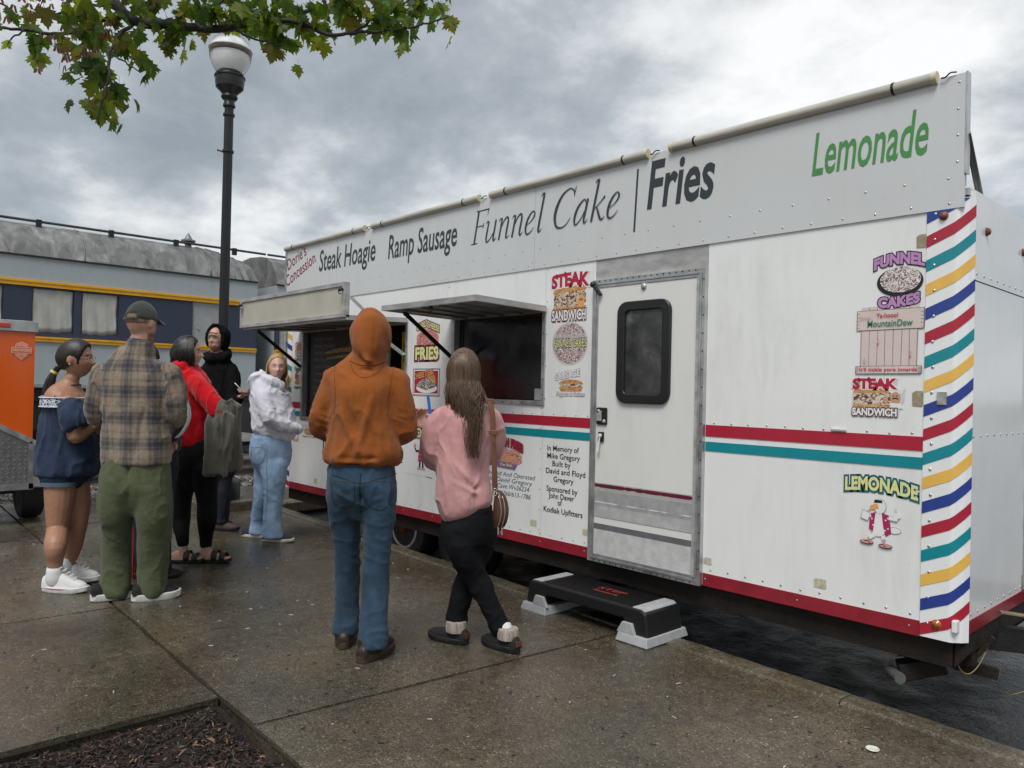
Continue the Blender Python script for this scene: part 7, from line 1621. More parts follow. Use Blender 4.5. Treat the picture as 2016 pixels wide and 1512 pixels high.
def sphere_dirs(nu, nv):
    D = []
    for j in range(nv + 1):
        ph = -PI / 2 + PI * j / nv
        for i in range(nu): th = 2 * PI * i / nu; D.append((math.cos(ph) * math.cos(th), math.cos(ph) * math.sin(th), math.sin(ph)))
    F = [(j * nu + i, j * nu + (i + 1) % nu, (j + 1) * nu + (i + 1) % nu, (j + 1) * nu + i) for j in range(nv) for i in range(nu)]
    return np.array(D), F
DIRS, DFACES = sphere_dirs(64, 44)
def head_matrix(h): return Matrix.Translation(h[:3]) @ Matrix.Rotation(RAD(h[3]), 4, 'Z') @ Matrix.Rotation(RAD(h[4]), 4, 'X') @ Matrix.Scale(h[5], 4)
def xf(M, P): A = np.array(M); return P @ A[:3, :3].T + A[:3, 3]
def hand_paths(wr, tip, curl=.5, s=1.0, side=1):
    wr, tip = Vector(wr), Vector(tip); d = (tip - wr).normalized(); up = Vector((0, 0, 1)) if abs(d.z) < .8 else Vector((0, 1, 0))
    w = d.cross(up).normalized(); nrm = w.cross(d).normalized(); ps = []
    kn = wr + d * .085 * s
    ps.append([(*wr, .026 * s, .02 * s), (*(wr + d * .04 * s), .036 * s, .016 * s), (*kn, .038 * s, .013 * s)])
    wd_ = [w] * 1
    for i in range(4):
        o = (i - 1.5) * .0205 * s; l = (.068, .08, .075, .06)[i] * s; p = kn + w * o - d * .012; q = [(*p, .0095, .0095)]; a = 0
        dd = d
        for j in range(3):
            a += curl * (.7 + .15 * j); dd = (d * math.cos(a) - nrm * math.sin(a)); p = p + dd * l * (.45, .32, .26)[j]; q.append((*p, .0092 - .001 * j, .0092 - .001 * j))
        ps.append(q)
    b = wr + d * .03 * s + w * side * .028 * s; t1 = b + (d * .6 + w * side * .7 - nrm * .3).normalized() * .035; t2 = t1 + (d * .85 + w * side * .1 - nrm * .5).normalized() * .03
    ps.append([(*b, .013, .013), (*t1, .011, .011), (*t2, .009, .009)])
    return ps, w
def body(P, root, skin, lip, brow, hide=.8, vox=.0085, beard=None, eyes=None, headonly=False):
    mb = MB(); paths = {}
    for g_ in ('top', 'low'):
        for k, p in P.get(g_, {}).items():
            if k.startswith('hood') or k.startswith('sl') or k.startswith('s') and g_ == 'low': continue
            if k.startswith('arm'): p = root_arm(p, P['top']['torso'])
            if k == 'torso' and 'bare' not in P: p = p[:-1]
            if k.startswith('leg') and g_ == 'low': p = p[:-1]
            hh = hide * (.86 if k.startswith('arm') or k == 'torso' else 1)
            add_path(mb, [(a[0], a[1], a[2], a[3] * hh, a[4] * hh) for a in p], n=14, k=4)
    for k, p in P.get('bare', {}).items(): add_path(mb, p, n=16, k=5)
    add_path(mb, P['neck'], n=16)
    for hk in ('hands', 'hands2'):
        for wr, tip in P.get(hk, ()):
            hp, w = hand_paths(wr, tip)
            for i, q in enumerate(hp): add_path(mb, q, n=8, k=3, wdir=tuple(w))
    M_ = head_matrix(P['head'])
    mb.add([tuple(v) for v in xf(M_, head_surf(DIRS))], DFACES)
    for s in (-1, 1):
        e = MB(); e.ball((s * .076, -.008, -.008), 1, 10, 8, (.011, .019, .031)); mb.add([tuple(v) for v in xf(M_, np.array(e.v))], e.f)
    ev, V, E = remesh(mb, vox, 1)
    L = xf(M_.inverted(), V)
    T = np.tile(np.array(skin), (len(V), 1))
    inh = (np.abs(L[:, 0]) < .09) & (np.abs(L[:, 2]) < .13) & (L[:, 1] > .03)
    def g(cx, cz, sx, sz): return np.exp(-((L[:, 0] - cx) / sx) ** 2 - ((L[:, 2] - cz) / sz) ** 2) * inh
    def mixT(w, c): 
        nonlocal T
        w = np.clip(w, 0, 1)[:, None]; T = T * (1 - w) + np.array(c) * w
    mixT(1.3 * g(0, -.066, .021, .008), lip)
    for s in (-1, 1):
        mixT(.35 * g(s * .045, -.03, .02, .018), [skin[0] * 1.05, skin[1] * .78, skin[2] * .72])
        mixT(.55 * g(s * .031, .005, .018, .010), [c * .55 for c in skin]); mixT(1.1 * g(s * .032, .026, .018, .0045), brow)
    if beard is not None:
        bw = np.clip((-.045 - L[:, 2]) / .02, 0, 1) * (L[:, 1] > -.02) * (np.abs(L[:, 2]) < .16) * (np.abs(L[:, 0]) < .1); mixT(bw * .9, beard)
        V = V + normals(ev) * (bw * (.010 + .006 * vnoise(V * 90)))[:, None]; setv(ev, V)
    at = ev.attributes.new('tint', 'FLOAT_COLOR', 'POINT'); at.data.foreach_set('color', np.concatenate([T, np.ones((len(V), 1))], 1).ravel())
    o = finish(ev, 'body', SKIN, root)
    if eyes is not None:
        for s in (-1, 1):
            e = MB(); e.ball((0, 0, 0), .0118, 12, 8); e.m = 1; e.ball((0, .0045, 0), .0085, 10, 6, (.72, 1, .72))
            e.v = [tuple(v) for v in xf(M_, np.array(e.v) + np.array([s * .031, .0700, .005]))]
            eo = e.build('eye', [mat('eye_white', (.34, .31, .29), .3), mat('iris_' + eyes[0], eyes[1], .2)], None, smooth=True); eo.parent = root
    return o, M_
def shell(name, M_, mask, out, m, root, inn=.86, bumpy=.0, seed=0, it=0):
    """hair or cap: the head form grown by `out` where mask is 1 and sunk inside the head where it is 0"""
    P = head_surf(DIRS); w = mask(DIRS)[:, None]
    g_ = np.array(out) if not np.isscalar(out) else np.array([out] * 3)
    Q = P * (inn + (g_[None, :] - inn) * w)
    if bumpy: Q = Q * (1 + bumpy * fbm(DIRS * np.array([14, 14, 4]) + seed, 2)[:, None])
    me = bpy.data.meshes.new(name); me.from_pydata([tuple(v) for v in xf(M_, Q)], [], DFACES); me.materials.append(m); me.polygons.foreach_set('use_smooth', [True] * len(DFACES))
    o = bpy.data.objects.new(name, me); COL.objects.link(o); o.parent = root; return o
def sstep(a, b, x): t = np.clip((x - a) / (b - a), 0, 1); return t * t * (3 - 2 * t)
def hairmat(name, c1, c2, rough=.42):
    m, t, b, nd, vec = nodes_of(name); mp = nd('ShaderNodeMapping'); mp.inputs['Scale'].default_value = (160, 160, 6); t.links.new(vec, mp.inputs[0])
    n_ = noise(t, nd, mp.outputs[0], 1.0, 4, .6, .3); t.links.new(ramp(t, nd, n_, [(.3, c1), (.7, c2)]), b.inputs['Base Color']); b.inputs['Roughness'].default_value = rough
    t.links.new(bumpn(t, nd, n_, .5, .004), b.inputs['Normal']); return m
def locks(name, paths, m, root, r=.008, n=5):
    mb = MB()
    for i, p in enumerate(paths):
        c = [Vector(q) for q in catmull(p, 5)]; L = len(c) - 1
        rr = [r * (.75 + .5 * ((i * 37) % 11) / 11) * (1 - .55 * (j / L) ** 2) * (.5 if j == 0 else 1) for j in range(L + 1)]
        mb.tube([tuple(q) for q in c], [(a, a * .6) for a in rr], n)
    o = mb.build(name, m, None, smooth=True); o.parent = root; return o
def shoe(root, x, y, yaw, kind, L=.29, W=.10, z=0.0):
    """kind: (upper material, sole material, upper profile, sole height, name)"""
    um, sm, prof, sh, nm = kind
    M_ = Matrix.Translation((x, y, z)) @ Matrix.Rotation(RAD(yaw), 4, 'Z')
    def outline(k, sc=1.0):
        pts = []
        for i in range(28):
            a = 2 * PI * i / 28; c, s = math.cos(a), math.sin(a); yy = s * L / 2
            ww = W / 2 * (1 + .12 * (s > 0) * math.sin(PI * max(0, s)) - .10 * (s < 0) * (-s)); pts.append((abs(c) ** .75 * (1 if c > 0 else -1) * ww * sc, abs(s) ** .9 * (1 if s > 0 else -1) * L / 2 * sc))
        return pts
    mb = MB(); o0, o1 = outline(0, 1.02), outline(0, 1.0); n = 28; vs = []
    lift = lambda p: .012 * max(0, p[1] / (L / 2) - .55) ** 1 * 2
    for sc, zz in ((.97, .0), (1.03, .006), (1.03, sh), (.98, sh + .003)):
        for p in o1: vs.append((p[0] * sc, p[1] * sc, zz + lift(p)))
    fs = []
    for k in range(3):
        for i in range(n): fs.append((k * n + i, k * n + (i + 1) % n, (k + 1) * n + (i + 1) % n, (k + 1) * n + i))
    fs += [tuple(reversed(range(n))), tuple(range(3 * n, 4 * n))]
    mb.add([tuple(M_ @ Vector(v)) for v in vs], fs); so = mb.build('sole', sm, None, smooth=40)
    up = MB(); vs = []; m_ = 16; rings = []
    ys = np.linspace(-.495, .47, 18)
    for t in ys:
        h = float(np.interp(t, [p[0] for p in prof], [p[1] for p in prof])); w = float(np.interp(t, [-.5, -.46, -.35, -.1, .15, .3, .4, .45, .47], [.058, .072, .080, .085, .098, .098, .08, .05, .02])) * W / .2 * .98 + .0
        for i in range(m_ + 1):
            a = PI * i / m_; cx = math.cos(a); sz = math.sin(a)
            vs.append((cx * w * (abs(cx) ** -.25 if abs(cx) > .1 else 1) * .9 * (1 - .22 * sz * min(1, h / .12)), t * L, sh - .004 + sz ** .75 * h + .024 * max(0, t - .28)))
    fs = [(j * (m_ + 1) + i, (j + 1) * (m_ + 1) + i, (j + 1) * (m_ + 1) + i + 1, j * (m_ + 1) + i + 1) for j in range(len(ys) - 1) for i in range(m_)]
    fs += [tuple(range(m_ + 1)), tuple(reversed(range((len(ys) - 1) * (m_ + 1), len(ys) * (m_ + 1))))]
    up.add([tuple(M_ @ Vector(v)) for v in vs], fs); uo = up.build(nm, um, None, smooth=50); uo.parent = root; so.parent = uo
    return uo, M_
LOWSHOE = [(-.5, .055), (-.46, .075), (-.3, .07), (-.1, .066), (.1, .055), (.25, .042), (.4, .03), (.47, .012)]
BOOT = [(-.5, .040), (-.46, .055), (-.2, .085), (-.08, .095), (.08, .08), (.22, .062), (.38, .045), (.47, .02)]
HIGH = [(-.5, .07), (-.46, .085), (-.2, .10), (-.1, .10), (.05, .08), (.22, .06), (.38, .042), (.47, .02)]
def person(key, label):
    P = PEOPLE[key]
    r = thing('person', label, 'person', (P['root'][0], P['root'][1], 0.001), VIEW_ROT, group=None)
    return P, r
def up_mask(zline, front=.35, soft=.12): return lambda D: sstep(zline - soft, zline + soft, D[:, 2] - front * np.clip(D[:, 1], -1, 1))

# ---------------------------------------------------------------- man in the orange hoodie
P, R_ = person('orange', 'man with his back turned in an orange hooded sweatshirt with hood up and blue jeans')
body(P, R_, (.42, .24, .16), (.4, .15, .12), (.08, .05, .03))
OR = mat('orange_fleece', (.29, .085, .017), .9, var=.25, vscale=3.2, bump=.5, bscale=380, sheen=.15, spec=.15, wr=(7, .6, .04, (1, 1, .4)))
fo = []
for a, b, w, am in (((-.13, -.14, 1.35), (.02, -.17, 1.05), .022, .012), ((-.10, -.13, 1.40), (.0, -.17, 1.16), .018, -.008), ((.16, -.13, 1.36), (.10, -.17, 1.08), .022, .012), ((.05, -.14, 1.42), (-.02, -.17, 1.1), .02, .010), ((-.02, -.15, 1.2), (-.14, -.15, 1.04), .018, .010), ((.13, -.15, 1.22), (.18, -.14, 1.05), .018, .010),
                    ((-.12, -.16, 1.075), (.16, -.165, 1.075), .014, -.010), ((-.17, -.15, 1.035), (.18, -.155, 1.03), .012, -.010), ((-.02, -.12, 1.545), (.10, -.12, 1.545), .010, -.012), ((-.005, -.115, 1.62), (.06, -.125, 1.56), .012, .010), ((.10, -.11, 1.61), (.04, -.12, 1.565), .012, .010), ((-.03, -.10, 1.70), (.03, -.13, 1.59), .014, .009), ((-.045, -.08, 1.66), (.0, -.12, 1.57), .012, -.008), ((.13, -.08, 1.70), (.09, -.12, 1.58), .014, .008), ((.05, -.13, 1.80), (.05, -.14, 1.66), .008, -.004), ((.0, -.125, 1.585), (.09, -.125, 1.60), .010, .008)): fo.append((a, b, w, am))
hd, HV = garment('hoodie', P['top'], OR, R_, vox=.0075, it=9, drape=.013, freq=(8, 8, 3.0), crease=.007, folds=fo, seed=1, ring=[(P['top']['armL'][3][:3], .12, 150, .006), (P['top']['armR'][3][:3], .12, 150, .006), (P['top']['hood'][0][:3], .07, 140, .007)])
JN = mat('blue_denim', (.030, .062, .10), .8, var=.45, vscale=7, bump=.4, bscale=300, sheen=.1, spec=.2, stretch=(1, 1, .5), wr=(7, .35, .03, (.8, .8, 1.0)))
hip = P['low']['pelvis'][1]
jn, JV = garment('jeans', P['low'], JN, R_, drape=.007, freq=(8, 8, 3), crease=.007, cfreq=(8, 8, 9), seed=2,
    folds=[((.0, -.14, .98), (.0, -.13, .78), .010, -.014), ((-.14, -.12, .90), (-.03, -.13, .84), .012, .006), ((.04, -.13, .84), (.16, -.12, .88), .012, .006)],
    ring=[(P['low']['legL'][3][:3], .16, 90, .006), (P['low']['legR'][3][:3], .16, 90, .006), (P['low']['legL'][6][:3], .13, 120, .008), (P['low']['legR'][6][:3], .13, 120, .008)])
def seam(V, line, m, name, parent, r=.0018, k=5, front=True):
    """a stitched line lying on the side of a garment that faces the camera position"""
    pts = []
    for x, z in [tuple(p[:2]) for p in catmull(line, k)]:
        d = (V[:, 0] - x) ** 2 + (V[:, 2] - z) ** 2; idx = np.where(d < .013 ** 2)[0]
        if len(idx) == 0: idx = np.array([np.argmin(d)])
        ym = V[idx, 1].min(); near = idx[V[idx, 1] < ym + .03]; w = 1 / (d[near] + 2e-5); pts.append((x, float((V[near, 1] * w).sum() / w.sum()) - .0008, z))
    mb = MB(); mb.tube(pts, r, 5); o = mb.build(name, m, None, smooth=True); o.parent = parent; return o
THR = mat('denim_stitching', (.075, .085, .09), .8); THD = mat('denim_seam_dark', (.012, .022, .034), .9)  # stitching, and a darker denim tone for the seam lines
for cx, tl in ((-.095, -.01), (.085, .01)):
    seam(JV, [(cx - .068, .95), (cx - .06, .84), (cx + tl, .80), (cx + .058, .84), (cx + .064, .95)], THD, 'pocket_stitching', jn, .0022)
    seam(JV, [(cx - .068, .952), (cx, .956), (cx + .064, .952)], THR, 'pocket_stitching', jn, .0016)
seam(JV, [(.0, 1.0), (-.003, .93), (-.006, .85), (-.008, .78)], THD, 'centre_seam', jn, .0026)
seam(JV, [(-.17, .985), (-.08, .965), (0, .945), (.08, .965), (.17, .985)], THD, 'yoke_seam', jn, .0018)
OSM = mat('orange_seam', (.20, .05, .008), .95)
nz = P['top']['hood'][0]
seam(HV, [(nz[0] - .085, nz[2] - .01), (nz[0] - .06, nz[2] - .055), (nz[0], nz[2] - .085), (nz[0] + .06, nz[2] - .055), (nz[0] + .085, nz[2] - .01)], OSM, 'yoke_seam', hd, .0018)
seam(HV, [(nz[0] - .09, nz[2] + .005), (nz[0] - .05, nz[2] - .012), (nz[0], nz[2] - .018), (nz[0] + .05, nz[2] - .012), (nz[0] + .09, nz[2] + .005)], OSM, 'collar_seam', hd, .0035)
for sgn, ak in ((-1, 'armL'), (1, 'armR')):
    q = P['top'][ak]; seam(HV, [(q[0][0] - sgn * .005, q[0][2] + .055), (q[0][0] - sgn * .012, q[0][2] - .02), (q[1][0] - sgn * .05, q[1][2] - .05), (q[2][0] - sgn * .075, q[2][2] - .03)], OSM, 'sleeve_seam', hd, .0018)
seam(HV, [(-.19, 1.047), (-.1, 1.04), (0, 1.037), (.1, 1.04), (.2, 1.047)], OSM, 'hem_seam', hd, .0024)
BRN = mat('boot_leather', (.026, .016, .010), .5, var=.4, vscale=20, bump=.2, bscale=120); SOLT = mat('boot_sole', (.05, .035, .02), .6, var=.3, vscale=30); BLS = mat('black_sole', (.006, .006, .006), .6); WSO = mat('white_sole', (.62, .62, .60), .5, var=.12, vscale=30)
for s in P['shoes']:
    u, M_ = shoe(R_, s[0], s[1], s[2], (BRN, SOLT, BOOT, .036, 'boot'), .31, .112)
    mb = MB(); c = M_ @ Vector((0, -.078, 0)); mb.lathe([(.046, .03), (.054, .045), (.057, .075), (.055, .11), (.05, .112)], (c.x, c.y, 0), 20); o = mb.build('boot_shaft', BRN, None, smooth=50); o.parent = u

# ---------------------------------------------------------------- woman in the pink top
P, R_ = person('pink', 'woman with long brown hair in a loose pink top and black trousers, legs crossed')
b_o, HM = body(P, R_, (.55, .33, .25), (.45, .18, .16), (.12, .07, .04))
PK = mat('pink_knit', (.55, .29, .285), .75, var=.12, vscale=4, bump=.25, bscale=420, sheen=.2, spec=.2, wr=(7, .6, .04, (1, 1, .4)))
fo = [((-.02, -.13, 1.15), (.09, -.13, 1.06), .014, .009), ((.0, -.14, 1.02), (.10, -.13, .98), .014, .010), ((-.13, -.13, 1.05), (-.02, -.15, .93), .016, .010), ((-.14, -.13, .95), (.04, -.15, .86), .014, .009), ((-.12, -.13, .88), (.08, -.14, .93), .012, -.007), ((-.10, -.12, 1.3), (-.06, -.14, 1.1), .018, .008), ((.05, -.12, 1.25), (.03, -.14, 1.0), .014, .009), ((.09, -.12, 1.2), (.075, -.13, 1.02), .012, .008), ((-.16, -.1, 1.2), (-.14, -.12, .95), .02, -.010)]
garment('knit_top', P['top'], PK, R_, vox=.0075, it=9, drape=.010, freq=(9, 9, 4), crease=.006, folds=fo, seed=3, ring=[(P['top']['armL'][3][:3], .1, 130, .006)])
BK = mat('black_jersey', (.005, .0055, .0075), .85, var=.3, vscale=6, bump=.3, bscale=400, sheen=.0, spec=.2, wr=(7, .35, .03, (.8, .8, 1.0)))
garment('trousers', P['low'], BK, R_, drape=.008, freq=(8, 8, 5), crease=.010, cfreq=(9, 9, 9), seed=4, ring=[(P['low']['legA'][4][:3], .14, 80, .006), (P['low']['legB'][4][:3], .14, 80, .006), (P['low']['legA'][5][:3], .06, 160, .005), (P['low']['legB'][5][:3], .06, 160, .005)])
HBR = hairmat('brown_hair', (.045, .026, .015), (.16, .10, .06))
hs = shell('hair', HM, lambda D: np.clip(sstep(-.75, -.45, D[:, 2]) * sstep(.62, .30, D[:, 1] - .35 * np.clip(D[:, 2], 0, 1)), 0, 1), (1.26, 1.16, 1.10), HBR, R_, bumpy=.02, seed=2)
rg = random.Random(5); pl = []; hc = Vector(P['head'][:3])
for i in range(760):
    az = rg.uniform(PI * .88, PI * 2.12); x0 = math.cos(az) * .083; y0 = math.sin(az) * .097
    t = (x0 + .08) / .16
    top = hc + Vector((x0 * .55, y0 * .6 - .01, .095)); a = hc + Vector((x0 * 1.08, y0 * 1.08, .03)); b = hc + Vector((x0 * 1.12, y0 * 1.08 - .006, -.06))
    if rg.random() < .36 and x0 > -.03:                           # the long tail down the right of her back
        e = Vector(P['locks']['end']); en = e + Vector((rg.gauss(-.008, .020), rg.uniform(-.008, .012), rg.uniform(.0, .34) * rg.random() ** .7)); md = b.lerp(en, .45) + Vector((rg.gauss(0, .014) + .01, -.03, 0)); md2 = b.lerp(en, .78) + Vector((rg.gauss(0, .012), -.022, 0))
        pl.append([top, a, b, md, md2, en])
    else:
        e = Vector(P['locks']['endl']); en = Vector((x0 * 1.02 + hc.x + rg.gauss(.0, .012) + .012, y0 * .9 - .025 + hc.y, hc.z - rg.uniform(.15, .24 + .16 * max(0, 1 - abs(x0 - .02) / .07))))
        pl.append([top, a, b, b.lerp(en, .6) + Vector((rg.gauss(0, .006), -.01, 0)), en])
locks('hair_strands', pl, HBR, R_, .0027, 4)
COLK = mat('knit_collar', (.34, .29, .25), .9, var=.5, vscale=60, bump=.6, bscale=150, stretch=(1, 1, .15)); SOCK = cloth('white_sock', (.62, .62, .61))
BKC = mat('black_canvas', (.006, .006, .0065), .8, var=.2, bump=.3, bscale=300)
SLIP = [(-.5, .05), (-.46, .065), (-.3, .062), (-.1, .058), (.1, .05), (.25, .04), (.4, .03), (.47, .012)]
for s, ak in zip(P['shoes'], ('legA', 'legB')):
    u, M_ = shoe(R_, s[0], s[1], s[2], (BKC, BLS, SLIP, .03, 'shoe'), .27, .10)
    mb = MB(); an = M_ @ Vector((0, -.055, 0)); ank = Vector(P['low'][ak][5][:3])
    mb.lathe([(.046, .06), (.060, .068), (.062, .10), (.057, .125), (.046, .128)], (an.x, an.y, 0), 18); c = mb.build('knit_collar', COLK, None, smooth=50); c.parent = u
    mb = MB(); mb.tube([(an.x, an.y, .07), tuple(Vector((an.x, an.y, .13)).lerp(ank, .55)), tuple(ank)], [.042, .044, .045], 14); c = mb.build('sock', SOCK, None, smooth=True); c.parent = R_
    mb = MB(); q = M_ @ Vector((0, -.137, .055)); bar(mb, q - (M_.to_3x3() @ Vector((.02, 0, 0))), q + (M_.to_3x3() @ Vector((.02, 0, 0))), .03, .006, M_.to_3x3() @ Vector((0, 1, 0))); c = mb.build('heel_tab', mat('tan_leather', (.13, .05, .03), .5, var=.2), None); c.parent = u
# blue straw and paper cup, held
def held(o, root): o.matrix_basis = world_of(root) @ o.matrix_basis; return o
st = P['straw']; mb = MB(); mb.tube([st[0], st[1]], .0075, 10); cu_ = MB()
c0 = Vector(st[0]); dr = thing('drink_cup', 'paper cup with a bright blue straw held by the woman in pink', 'cup', tuple(world_of(R_) @ (c0 + Vector((0, 0, -.12)))), VIEW_ROT)
mb = MB(); mb.tube([(0, 0, .03), tuple(Vector(st[1]) - c0 + Vector((0, 0, .12)))], .0085, 10); o = mb.build('straw', mat('straw_blue', (.01, .16, .62), .35), None, smooth=40); o.parent = dr
mb = MB(); mb.lathe([(.028, 0), (.031, .005), (.04, .10), (.042, .102), (.042, .106), (.0, .108)], (0, 0, 0), 20); o = mb.build('cup', mat('cup_white', (.7, .7, .69), .5), None, smooth=40); o.parent = dr
# shoulder bag
BG = mat('bag_leather', (.075, .028, .016), .45, var=.3, vscale=14, bump=.15, bscale=150); BGS = mat('strap_leather', (.16, .062, .032), .5, var=.2, vscale=10, bump=.12, bscale=120); BRS = mat('bag_hardware', (.55, .45, .38), .3, .9, var=.1)
bg_ = thing('shoulder_bag', 'brown leather shoulder bag hanging on a wide strap from the woman in pink', 'bag', tuple(world_of(R_) @ Vector(P['bag'])), VIEW_ROT); bo = Vector(P['bag'])
sp = [tuple(Vector(q) - bo) for q in catmull(list(P['bagfront'])[::-1] + list(P['bagstrap'])[1:], 6)]
mb = MB()
for i in range(len(sp) - 1): pass
mb.tube(sp, [(.004, .019)] * len(sp), 10, wdir=(0, 1, 0)); o = mb.build('strap', BGS, None, smooth=40); o.parent = bg_
for f in (.42, .68):
    q = Vector(sp[int(len(sp) * f)]); mb = MB(); mb.box((q.x - .024, q.y - .012, q.z - .013), (q.x + .024, q.y - .005, q.z + .013)); b2 = mb.build('buckle', BGS, None, bevel=.003); b2.parent = o
dm = MB(); q = Vector(sp[int(len(sp) * .78)]); pt, f = fit_text('Wrangler', 0, .10, 0, .016)
dm.add([(q.x - .008 + b, q.y - .0065, q.z + .05 - a) for a, b in pt], f); b2 = dm.build('strap_lettering', mat('strap_print', (.06, .02, .012), .6), None); b2.parent = o
mb = MB(); mb.tube([tuple(Vector((.012 * math.cos(a), -.01, .082 + .02 * math.sin(a))) + Vector((sp[-1][0], sp[-1][1], sp[-1][2] - .09))) for a in np.linspace(0, 2 * PI, 14)], .003, 6); b2 = mb.build('clip', BRS, None, smooth=True); b2.parent = bg_
mb = MB(); add_path(mb, [(-.012, 0, .095, .022, .028), (.0, 0, .06, .036, .045), (.006, 0, .0, .044, .055), (.002, 0, -.06, .038, .05), (-.01, 0, -.098, .024, .03)], n=20); ev, V, E = remesh(mb, .008, 2); o = finish(ev, 'pouch', BG, bg_)
for dx in (-.006, .014):
    mb = MB(); mb.tube([(dx + .004 + .010 * math.cos(t * 2), -.052 - .004 * math.cos(t * 2), -.09 * math.sin(t)) for t in np.linspace(-1.2, 1.2, 10)], .003, 6); z_ = mb.build('zip', BRS, None, smooth=True); z_.parent = o
    mb = MB(); mb.box((dx - .004, -.058, -.125), (dx + .004, -.052, -.085)); z_ = mb.build('zip_pull', mat('pull_steel', (.6, .58, .55), .3, .9), None, bevel=.002); z_.parent = o

# ---------------------------------------------------------------- woman in the white hoodie
P, R_ = person('white', 'blonde woman in a white hoodie and flared light jeans glancing back, hands in pocket')
b_o, HM = body(P, R_, (.60, .36, .29), (.50, .22, .2), (.30, .18, .1), vox=.007, eyes=('grey', (.05, .06, .07)))
WH = mat('white_fleece', (.61, .61, .68), .9, var=.06, vscale=5, bump=.35, bscale=380, sheen=.3, spec=.15, wr=(7, .6, .04, (1, 1, .4)))
hd, HV = garment('hoodie', P['top'], WH, R_, drape=.010, freq=(8, 8, 5), crease=.010, cfreq=(8, 8, 8), seed=6, ring=[(P['top']['armN'][2][:3], .13, 110, .007), (P['top']['torso'][1][:3], .1, 60, .004)],
    folds=[(P['top']['armN'][1][:3], (P['top']['armN'][3][0], P['top']['armN'][3][1] - .06, P['top']['armN'][3][2] + .03), .02, -.012), ((P['top']['armN'][0][0] - .05, -.16, P['top']['armN'][0][2] - .1), (P['top']['armN'][2][0] + .0, -.24, P['top']['armN'][2][2] - .06), .014, -.012)])
LJ = mat('light_denim', (.24, .35, .50), .8, var=.28, vscale=6, bump=.4, bscale=300, spec=.2, stretch=(1, 1, .5), wr=(7, .35, .03, (.8, .8, 1.0)))
jn, JV = garment('jeans', P['low'], LJ, R_, drape=.006, freq=(8, 8, 4), crease=.006, cfreq=(8, 8, 8), seed=7, ring=[(P['low']['legN'][2][:3], .12, 90, .006), (P['low']['legF'][2][:3], .12, 90, .005)])
q = P['low']['pelvis'][2]; LTH = mat('light_seam', (.11, .17, .27), .9)
seam(JV, [(q[0] - .145, q[2] + .07), (q[0] - .135, q[2] - .04), (q[0] - .075, q[2] - .075), (q[0] - .015, q[2] - .04), (q[0] - .005, q[2] + .07), (q[0] - .145, q[2] + .072)], LTH, 'pocket_stitching', jn, .0026)
seam(JV, [(q[0] + .02, q[2] + .1), (q[0] + .02, q[2] - .1), (q[0] + .025, q[2] - .35), (q[0] + .01, q[2] - .6)], LTH, 'side_seam', jn, .0024)
HBL = hairmat('blonde_hair', (.20, .12, .045), (.55, .38, .18))
shell('hair', HM, lambda D: np.clip(sstep(-.6, -.3, D[:, 2]) * sstep(.55, .25, D[:, 1] - .42 * np.clip(D[:, 2], -.2, 1)), 0, 1), (1.14, 1.12, 1.09), HBL, R_, bumpy=.02, seed=4)
rg = random.Random(15); pl = []; A = HM
for i in range(420):
    az = rg.uniform(PI * .93, PI * 2.07); x0 = math.cos(az) * .08; y0 = math.sin(az) * .10; side = abs(x0) / .08
    tp = A @ Vector((x0 * .3, .02 + y0 * .4, .118)); a = A @ Vector((x0 * 1.05, y0 * 1.0 + (.02 if side > .8 else 0), .03)); b = A @ Vector((x0 * 1.12, y0 * 1.05 + (.025 if side > .7 else 0), -.06)); ln = rg.uniform(.14, .22)
    en = A @ Vector((x0 * 1.2 + rg.gauss(0, .008), y0 * .95 + .03 * side + rg.gauss(0, .01), -ln)); pl.append([tp, a, b, b.lerp(en, .5) + Vector((rg.gauss(0, .008), rg.gauss(0, .008), 0)), en])
locks('hair_strands', pl, HBL, R_, .0038, 4)
NAV = mat('navy_canvas', (.016, .02, .03), .8, var=.2, bump=.3, bscale=300); CRS = mat('cream_sole', (.55, .52, .45), .6, var=.15)
for s in P['shoes']: shoe(R_, s[0], s[1], s[2], (NAV, CRS, SLIP, .024, 'shoe'), .30, .105)

# ---------------------------------------------------------------- girl in the denim blouse
P, R_ = person('denim', 'girl with a black ponytail in an off-shoulder denim blouse, shorts and white high-tops')
b_o, HM = body(P, R_, (.36, .19, .12), (.3, .11, .09), (.02, .015, .012), vox=.0075, eyes=('brown', (.03, .015, .01)), hide=.9)
DB = mat('dark_denim_blouse', (.022, .036, .072), .8, var=.3, vscale=8, bump=.35, bscale=300, spec=.2, sheen=.1, wr=(7, .6, .04, (1, 1, .4)))
garment('blouse', P['top'], DB, R_, drape=.014, freq=(9, 9, 3), crease=.010, cfreq=(10, 10, 4), seed=8, folds=[((-.02, -.19, 1.05), (.08, -.19, .88), .02, -.012), ((-.12, -.17, 1.1), (-.16, -.16, .85), .02, .010), ((.03, -.18, 1.2), (-.01, -.18, .95), .016, .010)])
def bandmat():
    m, t, b, nd, vec = nodes_of('embroidered_band'); sp_ = nd('ShaderNodeSeparateXYZ'); t.links.new(vec, sp_.inputs[0])
    w = nd('ShaderNodeTexWave', wave_type='BANDS', bands_direction='X'); w.inputs['Scale'].default_value = 14; w.inputs['Distortion'].default_value = 0; t.links.new(vec, w.inputs['Vector'])
    v_ = voro(t, nd, vec, 55, 'DISTANCE_TO_EDGE', 'Distance'); c = ramp(t, nd, v_, [(.0, (.62, .65, .70)), (.10, (.5, .53, .6)), (.14, (.02, .03, .07)), (1, (.02, .03, .07))])
    t.links.new(c, b.inputs['Base Color']); b.inputs['Roughness'].default_value = .8; return m
